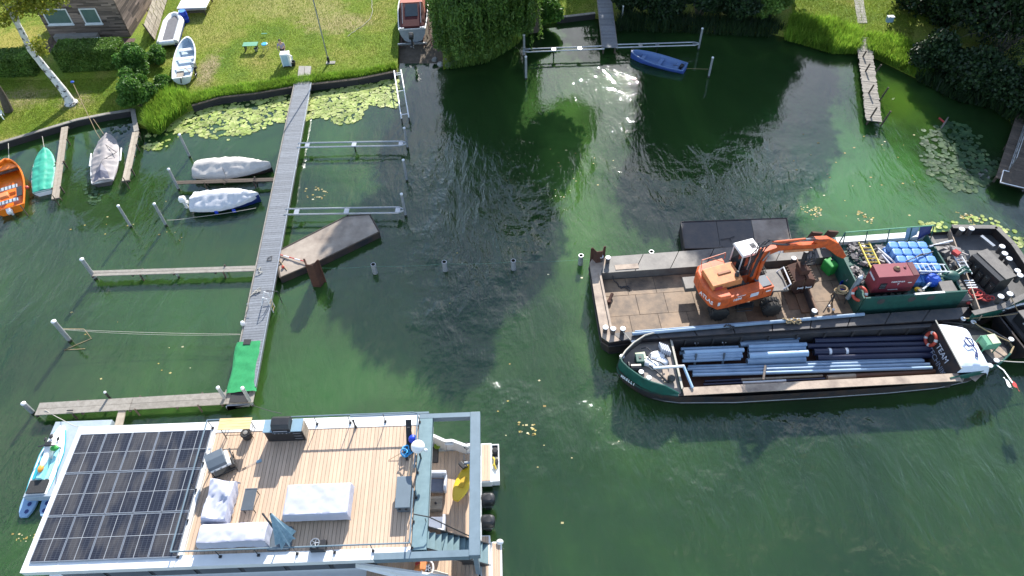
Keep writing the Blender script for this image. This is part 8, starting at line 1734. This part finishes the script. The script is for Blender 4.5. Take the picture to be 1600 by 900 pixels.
for k, (px, py, w_, h_) in enumerate(((1532, 530, .8, .5), (1555, 550, .9, .7), (1525, 583, 1.0, .5), (1500, 590, .5, .35))): v = fp.p(px, py, GB); part(MB().box((v.x, v.y, GB + .016), (w_, h_, .008), rz=.3 * k), 'worn_plate', 'side_tan', PB_)
HF = .05; part(MB().aabb(hx0, hyn, HF - .2, hx1, hyf, HF), 'hold_floor', 'rust_deep', PB_)
CO = 1.1
for nm, a, b, m_ in (('near_coaming', (hx0, hyn), (hx1 + .5, hyn), 'steel_dark'), ('far_coaming', (hx0, hyf), (hx1 + .5, hyf), 'steel_dark'), ('bow_coaming', (hx0, hyn + .05), (hx0, hyf - .05), 'green_paint')):
    mb = MB(); plate_wall(mb, V2(*a), V2(*b), HF, CO, .07); part(mb, nm, m_, PB_)
    d = (V2(*b) - V2(*a)).normalized(); nr = V2(-d.y, d.x) * (.11 if nm != 'bow_coaming' else .05); nn = nr * 3 if nm == 'near_coaming' else nr; part(MB().prism([V2(*a) - nn, V2(*b) - nn, V2(*b) + nr, V2(*a) + nr], CO + .002, CO + .04), 'coaming_cap', {'near_coaming': 'side_tan', 'far_coaming': 'steel_dark'}.get(nm, 'rope_pale'), PB_)
for i in range(9): x = hx0 + (hx1 - hx0) * (i + .5) / 9; part(MB().aabb(x, hyn - .16, GB, x + .08, hyn - .04, CO), 'stiffener', 'steel_dark', PB_); part(MB().aabb(x, hyf - .14, HF, x + .08, hyf - .04, CO - .02), 'inner_rib', 'steel_dark', PB_)
# bulwark on the bow, green on the near side
bwI = [22, 23, 24, 25, 26, 0, 1, 2, 3, 4, 5, 6, 7]
bw = [pl[i] for i in bwI]
for i in range(len(bw) - 1):
    near = i >= 5; hgt = lambda p: .62 + .25 * max(0, 1 - (p.x - pl[0].x) / 2.6) ** 2; a_, b_ = bw[i], bw[i + 1]; taper = .25 if i in (0,) else 1
    d = (b_ - a_).normalized(); nr = Vector((-d.y, d.x, 0)); nr = nr if nr.dot(a_ - bcx) > 0 else -nr; flare = nr * .10
    za, zb = GB + hgt(a_) * (1 if i else .2), GB + hgt(b_) * (1 if i < 11 else .15)
    mb = MB(); A0, B0 = V2(a_.x, a_.y), V2(b_.x, b_.y); o_ = [A0 + V2(0, 0), B0, B0 - nr * .06, A0 - nr * .06]
    vs = [Vector((*o_[0].xy, GB - .05)), Vector((*o_[1].xy, GB - .05)), Vector((*o_[2].xy, GB - .05)), Vector((*o_[3].xy, GB - .05)), Vector((*(o_[0] - nr * .10).xy, za)), Vector((*(o_[1] - nr * .10).xy, zb)), Vector((*(o_[2] - nr * .10).xy, zb)), Vector((*(o_[3] - nr * .10).xy, za))]
    mb._add(vs, [(3, 2, 1, 0), (4, 5, 6, 7), (0, 1, 5, 4), (1, 2, 6, 5), (2, 3, 7, 6), (3, 0, 4, 7)]); part(mb, 'bulwark_plate', 'hull_green' if near else 'steel_dark', PB_)
    mb = MB(); mb.tube([vs[4].lerp(vs[7], .5) + Vector((0, 0, .01)), vs[5].lerp(vs[6], .5) + Vector((0, 0, .01))], .045, 6); part(mb, 'bulwark_rim', 'rope_pale' if not near else 'hull_green', PB_)
for i, ch_ in enumerate('MAELLI'):
    v = fp.p(976 + i * 3.6, 581.5 + i * 2.45, GB + .52); a_, b_ = pl[1], pl[4]; d = (b_ - a_).normalized(); nr = Vector((d.y, -d.x, 0)); text_part(ch_, .2, 'cap_white', PB_, basis(Vector((v.x, v.y, GB + .3)) + nr * .16, d, nr + Vector((0, 0, .35))), .01, 'bow_letter', .006)
stb = [pl[i] for i in range(11, 20)]
for i in range(len(stb) - 1):
    mb = MB(); a_, b_ = stb[i], stb[i + 1]; near = i < 4; plate_wall(mb, a_, b_, GB - .04, GB + (.3 if near else .22), .06); part(mb, 'stern_bulwark', 'hull_green' if near else 'steel_dark', PB_); part(MB().tube([Vector((a_.x, a_.y, GB + (.31 if near else .23))), Vector((b_.x, b_.y, GB + (.31 if near else .23)))], .04, 6), 'stern_rim', 'rope_tan' if i in (3, 4) else ('hull_green' if near else 'steel_dark'), PB_)
for x, y in ((999, 525), (990, 533), (972, 557), (1002, 581), (1014, 590), (1505, 498), (1521, 503), (1580, 530), (1557, 563), (1547, 571)): v = fp.p(x, y, GB + .45); bollard(PB_, v.x, v.y, GB, .45, .11)
# stern cabin with tarpaulin
A = fp.p(1458, 520, 1.9); B = fp.p(1497, 580, 1.9); cxx = hx1 + .1
t = thing('tarped_wheelhouse', 'low wheelhouse under a bright white tarpaulin at the stern of the pipe barge', 'wheelhouse', fp.w(cxx, (hyn + hyf) / 2, GB - .5), rad(1.0)); hy = (hyf - hyn) / 2
fwl = part(MB().slab([(-.1, -hy + .1, -.3), (-.1, hy - .1, -.3), (.35, hy - .1, 1.22), (.35, -hy + .1, 1.22)], .06), 'front_wall', 'hull_black', t)
part(MB().aabb(.4, -hy + .25, .0, 1.75, hy - .25, 1.0), 'cabin_body', 'hull_black', t)
rings = []
for j in range(21):
    v = j / 20 * 2 - 1; row = []
    for i in range(15):
        u = i / 14; x = .34 + 1.75 * u * (1 - .12 * max(0, v) ** 2) ; e = max(0, abs(v) - .86) / .14; e2 = max(0, u - .88) / .12
        row.append(Vector((x, v * (hy - .1) * (1 - .16 * u * max(0, v)), 1.26 - .2 * u * u + .06 * noise.noise(Vector((u * 4, v * 5, 2))) - .05 * abs(noise.noise(Vector((u * 3 + v * 2, v * 7, 5)))) - .42 * e ** 1.5 - .45 * e2 ** 1.3)))
    rings.append(row)
part(MB().loft(rings, False), 'tarpaulin', 'tarp_white', t, smooth=True); part(MB().tube([(.34, -hy + .05, 1.27), (.34, hy - .05, 1.27)], .035, 6), 'front_bar', 'rope_pale', t)
wn = Vector((-1.52, 0, .45)).normalized(); wx = Vector((0, -1, 0))
text_part('TEAM', .42, 'cushion', fwl, basis(Vector((.165, -.25, .78)) + wn * .035, wx, wn), .004, 'name_lettering', .0); text_part('TECHNIK', .40, 'cushion_grey', fwl, basis(Vector((.04, -.35, .30)) + wn * .035, wx, wn), .004, 'name_lettering', .0)
v = fp.w(cxx + .1, hyf - .75, 0); life_ring('red and white life ring on the dark front wall of the tarped wheelhouse', Vector((v.x - .02, v.y, GB + .12)), (-1.5, 0, .5), .33, .09, 4)
rope('dark cord lying in two loops on the white tarpaulin', [P(1508, 527, 1.72), P(1518, 530, 1.66), P(1522, 540, 1.64), P(1513, 541, 1.68), P(1506, 532, 1.7), P(1510, 528, 1.7), P(1520, 540, 1.64), P(1526, 548, 1.6), P(1524, 556, 1.6), P(1528, 558, 1.58), P(1527, 551, 1.58)], .03, 'navy', name='cord', cat='cord', n=6)
# green winch at the stern
c = P(1546, 534, GB + .6); t = thing('green_winch', 'small green winch housing with a pale top at the stern of the pipe barge', 'winch', (c.x, c.y, GB), .1); part(MB().aabb(-.35, -.3, .35, .35, .3, .8), 'housing', 'bench_green', t, bevel=.02); part(MB().aabb(-.1, -.28, .802, .32, .28, .84), 'pale_top', mat('pale_cream', (.55, .62, .4), .6), t)
for x in (-.38, .3):
    for y in (-.28, .28): part(MB().tube([(x, y, 0), (x, y, .8)], .035, 6), 'leg', 'bench_green', t)
part(MB().lathe([(.2, -.3), (.2, .3)], (0, 0, .25), 12, 'X'), 'drum', 'dark_metal', t)
# flag
A = P(1555, 560, GB + .4); t = thing('flag', 'limp white and red flag on a pole slanting from the pipe barge stern', 'flag', A); B = P(1582, 598, GB + .9) - A
part(MB().tube([(0, 0, -.3), B * .5, B], .03, 7), 'flag_pole', 'cap_white', t)
for k, m_ in enumerate(('white_gel', 'red')):
    rows = []
    for i in range(7):
        row = []
        for j in range(7): u = i / 6; v = j / 6; p = B * (.74 + .28 * u) + Vector((-.26 + .26 * k, -.05, 0)); row.append(p + Vector((.26 * v, -.16 * u - .15 * v * k, -.15 * v + .05 * math.sin(v * 6 + i))))
        rows.append(row)
    part(MB().loft(rows, False), 'white_half' if k == 0 else 'red_half', m_, t, smooth=True)
# bow clutter
for i, (px, py, rx, ry, l) in enumerate(((1026, 557, .42, .3, 'upper white sack on the pipe barge bow'), (1034, 565, .34, .3, 'right white sack beside the pale tube on the pipe barge bow'), (1013, 565, .4, .28, 'left white sack beside the cream lid on the pipe barge bow'), (1021, 571, .3, .22, 'lower white sack on the pipe barge bow'))):
    mb = MB(); mb.ball(P(px, py, GB + .12), (rx, ry, .17), 14, 8); mb.v = [tuple(Vector(v) + Vector((1, 1, .6)) * .06 * noise.noise(Vector(v) * 4)) for v in mb.v]; solo(mb, 'white_sack', 'bag_white', l, 'sack', smooth=True, group='white sacks on the barge bow')
solo(MB().box(P(1001, 556, GB + .45), (.5, .4, .06), .1), 'cream_lid', 'pale_cream', 'cream coloured square lid on the pipe barge bow', 'lid')
c = P(1000, 564, GB + .4); t = thing('bow_winch', 'dark green anchor winch at the tip of the pipe barge bow', 'winch', (c.x, c.y, GB)); part(MB().box((0, .1, .3), (.42, .5, .5)), 'housing', 'green_paint', t, bevel=.03); part(MB().lathe([(.22, -.25), (.22, .25)], (-.25, -.35, .3), 12, 'X'), 'chain_drum', 'black_plastic', t); part(MB().lathe([(.3, -.03), (.3, .03)], (-.6, -.3, .3), 14, 'X'), 'gypsy_wheel', 'dark_metal', t); part(MB().box((0, .1, .56), (.12, .12, .04)), 'winch_cap', 'black_plastic', t)
rope('black hose curling over the white sacks', [P(1002, 545, GB + .3), P(1010, 543, GB + .35), P(1018, 549, GB + .3), P(1012, 555, GB + .35), P(1017, 561, GB + .3), P(1032, 566, GB + .4), P(1040, 572, GB + .3)], .035, 'rope_dark', name='hose', cat='hose')
rope('black hose running down from the white sacks to the coaming', [P(1015, 571, GB + .2), P(1027, 581, GB + .15), P(1045, 598, GB + .1)], .05, 'rope_dark', name='hose', cat='hose')
solo(MB().prism([P(1035, 577, GB + .1), P(1043, 577, GB + .1), P(1050, 596, GB + .1), P(1038, 597, GB + .1)], GB + .02, GB + .1), 'plywood_board', 'side_tan', 'dark edged plywood board against the bow coaming', 'board')
mb = MB(); c = P(1037, 543, GB + .35)
for k in range(5): mb.box(c + Vector((k * .09 - .15, -.05 * k, .0)), (.05, .45, .35), .2)
solo(mb, 'folded_crates', 'cushion', 'stack of folded blue and white crates at the bow coaming', 'crates'); solo(MB().ball(P(1049, 591, GB + .2), (.2, .22, .16)), 'dark_bundle', 'junk_dark', 'dark bundle in the near corner by the bow coaming', 'bundle')
rope('mooring rope between the bows of the two barges', [P(973, 517, G + .3), P(990, 536, GB + .4)], .03, 'rope_pale', .05)
rope('thin rope from the pipe barge bow bollard over to the blue beam', [P(990, 535, GB + .4), P(1012, 520, GB + .4), P(1045, 514, 1.5)], .025, 'rope_pale')
solo(MB().tube([P(1021, 575, 1.45), P(1069, 572, 1.45)], .07, 9), 'pale_tube', 'cap_white', 'pale tube lying across the bow coaming', 'tube', smooth=True); solo(MB().tube([P(1068, 572, 1.35), P(1082, 606, 1.2)], .07, 9), 'pale_tube', 'lightblue_pipe', 'pale blue tube lying across the front of the hold', 'tube', smooth=True)
rope('long mooring rope from the pipe barge stern bollard to the next boat', [P(1521, 503, GB + .5), P(1578, 534, GB + .5)], .03, 'rope_tan', .1); rope('upper mooring rope from the stern bollard to the right', [P(1505, 498, GB + .5), P(1590, 490, GB + .5)], .025, 'rope_tan', .05); rope('lower mooring rope to the boat at the right edge', [P(1558, 563, GB + .4), P(1610, 566, 1.0)], .025, 'rope_pale', .05); rope('line slanting from the work barge stern down to the right', [P(1578, 459, 2.1), P(1596, 495, 1.2)], .025, 'rope_tan', .05)
# pipes: each one a thing
def pipe(label, a, b, r_, m, z, group=None, hollow=True):
    A = P(*a, z); B = P(*b, z); c = (A + B) / 2; t = thing('steel_pipe', label, 'pipe', c, 0, group); d = (B - A); L_ = d.length; dn = d.normalized()
    a1 = dn.cross(Vector((0, 0, 1))).normalized(); a2 = a1.cross(dn); N_ = 14; R = lambda s_, rr: [c + d * s_ + (a1 * math.cos(2 * math.pi * j / N_) + a2 * math.sin(2 * math.pi * j / N_)) * rr for j in range(N_)]
    part(MB().loft([R(-.5, r_), R(.5, r_)]), 'tube_wall', m, t, world=True, smooth=True); part(MB().loft([R(-.5 + .02 / L_, r_ * .85), R(-.5, r_ * .85), R(-.5, r_), ]), 'end_rim', m, t, world=True)
    mb = MB(); mb.loft([R(-.5 + .001, r_ * .86), R(-.5 + .3 / L_, r_ * .8), R(-.5 + .31 / L_, .01)]); part(mb, 'bore', 'black_plastic', t, world=True); mb = MB(); mb.loft([R(.5, r_), R(.5, r_ * .85), R(.5 - .3 / L_, r_ * .8), R(.5 - .31 / L_, .01)]); part(mb, 'far_bore', 'black_plastic', t, world=True); return t
zp = .95
pipes = [
 ('far top pipe of the short blue bundle', (1064, 545.6), (1153.5, 542.4), .09, 'blue_pipe', 1.15), ('pale second pipe of the short blue bundle', (1069, 551), (1162, 546.7), .12, 'lightblue_pipe', 1.2), ('third pipe of the short blue bundle', (1067, 556), (1159, 552.5), .10, 'blue_pipe', 1.15), ('fourth pipe of the short blue bundle', (1068, 560), (1160, 556.5), .09, 'blue_pipe', 1.1), ('near bottom pipe of the short blue bundle', (1066, 564), (1157, 560), .09, 'blue_pipe', 1.0), ('low inner pipe of the short blue bundle', (1062, 552), (1150, 549), .1, 'blue_pipe', .85),
 ('farthest blue pipe of the middle bundle near the far coaming', (1160, 531), (1249, 527), .12, 'blue_pipe', 1.0), ('second blue pipe of the middle bundle', (1156, 538), (1247, 534), .14, 'blue_pipe', 1.0), ('third blue pipe of the middle bundle', (1169, 541.5), (1260, 538), .11, 'blue_pipe', 1.15), ('fourth blue pipe of the middle bundle', (1169, 548), (1258, 544.5), .14, 'blue_pipe', 1.0), ('thick pale blue pipe of the middle bundle', (1170, 556), (1262, 552), .17, 'lightblue_pipe', 1.1), ('thick near blue pipe of the middle bundle', (1167, 565), (1258, 561.5), .17, 'blue_pipe', .9),
 ('farthest of the long thin blue pipes', (1075, 573), (1440, 560.5), .08, 'blue_pipe', .75), ('second of the long thin blue pipes', (1073.7, 577), (1443, 564), .09, 'blue_pipe', .8), ('third of the long thin blue pipes', (1082, 581), (1452, 569), .09, 'blue_pipe', .85), ('nearest of the long thin blue pipes', (1082, 586), (1456, 574.5), .09, 'lightblue_pipe', .8),
 ('farthest thick navy pipe', (1272, 532.5), (1451, 528), .17, 'navy_pipe', .95), ('second thick navy pipe starting farther left', (1261, 541), (1446, 538), .16, 'navy_pipe', .9), ('third thick navy pipe with white labels', (1271, 550), (1454, 545.6), .18, 'navy_pipe', .95), ('nearest thick navy pipe', (1277, 559), (1456, 555), .16, 'navy_pipe', .85),
 ('thin black pipe with a pale right half', (1101, 596), (1286, 587), .06, 'navy_pipe', .6), ('thin black and white pipe at the near coaming', (1099, 601), (1289, 591.6), .06, 'navy_pipe', .6), ('long rusty brown pipe at the near coaming', (1291, 590), (1478, 579.6), .13, 'brown_pipe', .6)]
for (l, a, b, r_, m_, z) in pipes: pipe(l, a, b, r_, m_, z - .4, 'pipes in the barge hold')
PO = {o['label']: o for o in bpy.data.objects if o.name.startswith('steel_pipe') and o.parent is None}
for (lab, pts, r_, m_, z, nm) in (('third thick navy pipe with white labels', ((1294, 549.4), (1298, 549.3)), .185, 'cap_white', .95, 'white_label'), ('third thick navy pipe with white labels', ((1320, 548.8), (1324, 548.7)), .185, 'cap_white', .95, 'white_label'), ('thin black pipe with a pale right half', ((1158, 593.2), (1285, 587.05)), .064, 'tan_pipe', .6, 'pale_section'), ('thin black and white pipe at the near coaming', ((1160, 598), (1228, 594.6)), .064, 'cap_white', .6, 'pale_section'), ('long rusty brown pipe at the near coaming', ((1292, 589.95), (1336, 587.5)), .134, 'tan_pipe', .6, 'pale_section')):
    part(MB().tube([P(*pts[0], z - .4), P(*pts[1], z - .4)], r_, 14), nm, m_, PO[lab], world=True, smooth=True)
for i, (a, b) in enumerate((((1088, 553), (1085, 570)), ((1132, 552), (1129, 568)))): solo(MB().tube([P(*a, .95), P(*b, .4)], .06, 6), 'pipe_strap', 'slate', ('left' if i == 0 else 'right') + ' strap over the short blue bundle', 'strap')
solo(MB().tube([P(1196, 571, .65), P(1193, 593, .4)], .06, 6), 'wooden_batten', 'side_tan', 'wooden batten laid across the long thin blue pipes', 'batten')
for i, (px, py) in enumerate(((1086, 536), (1129, 535))): solo(MB().tube([P(px, py, .9), P(px + 2, py + 4, .5), P(px + 5, py, .8)], .035, 6), 'hook', 'galv', ('left' if i == 0 else 'right') + ' steel hook hanging at the far coaming of the hold', 'hook')
# boat at the right edge
c = P(1600, 530, 0); t = thing('push_boat', 'dark work boat cut off by the right edge with blue and white details', 'boat', (c.x + .9, c.y, 0), .15)
o, i_, r = hull(4.6, 3.0, 1.1, .2, st=.9); part(o, 'hull', 'hull_black', t, smooth=True); part(MB().aabb(-1.9, -1.2, .9, 1.8, 1.2, 1.05), 'deck', 'steel_dark', t); part(r, 'gunwale', 'hull_black', t)
part(MB().aabb(-1.7, -.7, 1.05, -1.2, .8, 1.7), 'engine_box', 'black_plastic', t, bevel=.03); part(MB().aabb(-1.75, .1, 1.702, -1.3, .85, 1.75), 'pale_lid', 'steel_grey', t); part(MB().aabb(-1.1, -1.0, 1.05, .8, .9, 1.35), 'blue_tarp_box', 'steel_blue_top', t, bevel=.05); part(MB().tube([(-2.1, 1.3, 1.3), (-1.0, 1.45, 1.35), (1, 1.4, 1.35)], .06, 7), 'white_rail', 'cap_white', t)
for x, y in ((-1.9, 1.35), (-1.6, .2), (-1.5, -1.0)): bollard(t, x, y, 1.1, .35, .1)
c = P(1570, 515, .3); solo(MB().ball(c, (.45, .35, .3), 10, 6), 'black_fender', 'mat_black', 'big black fender between the pipe barge stern and the right boat', 'fender')
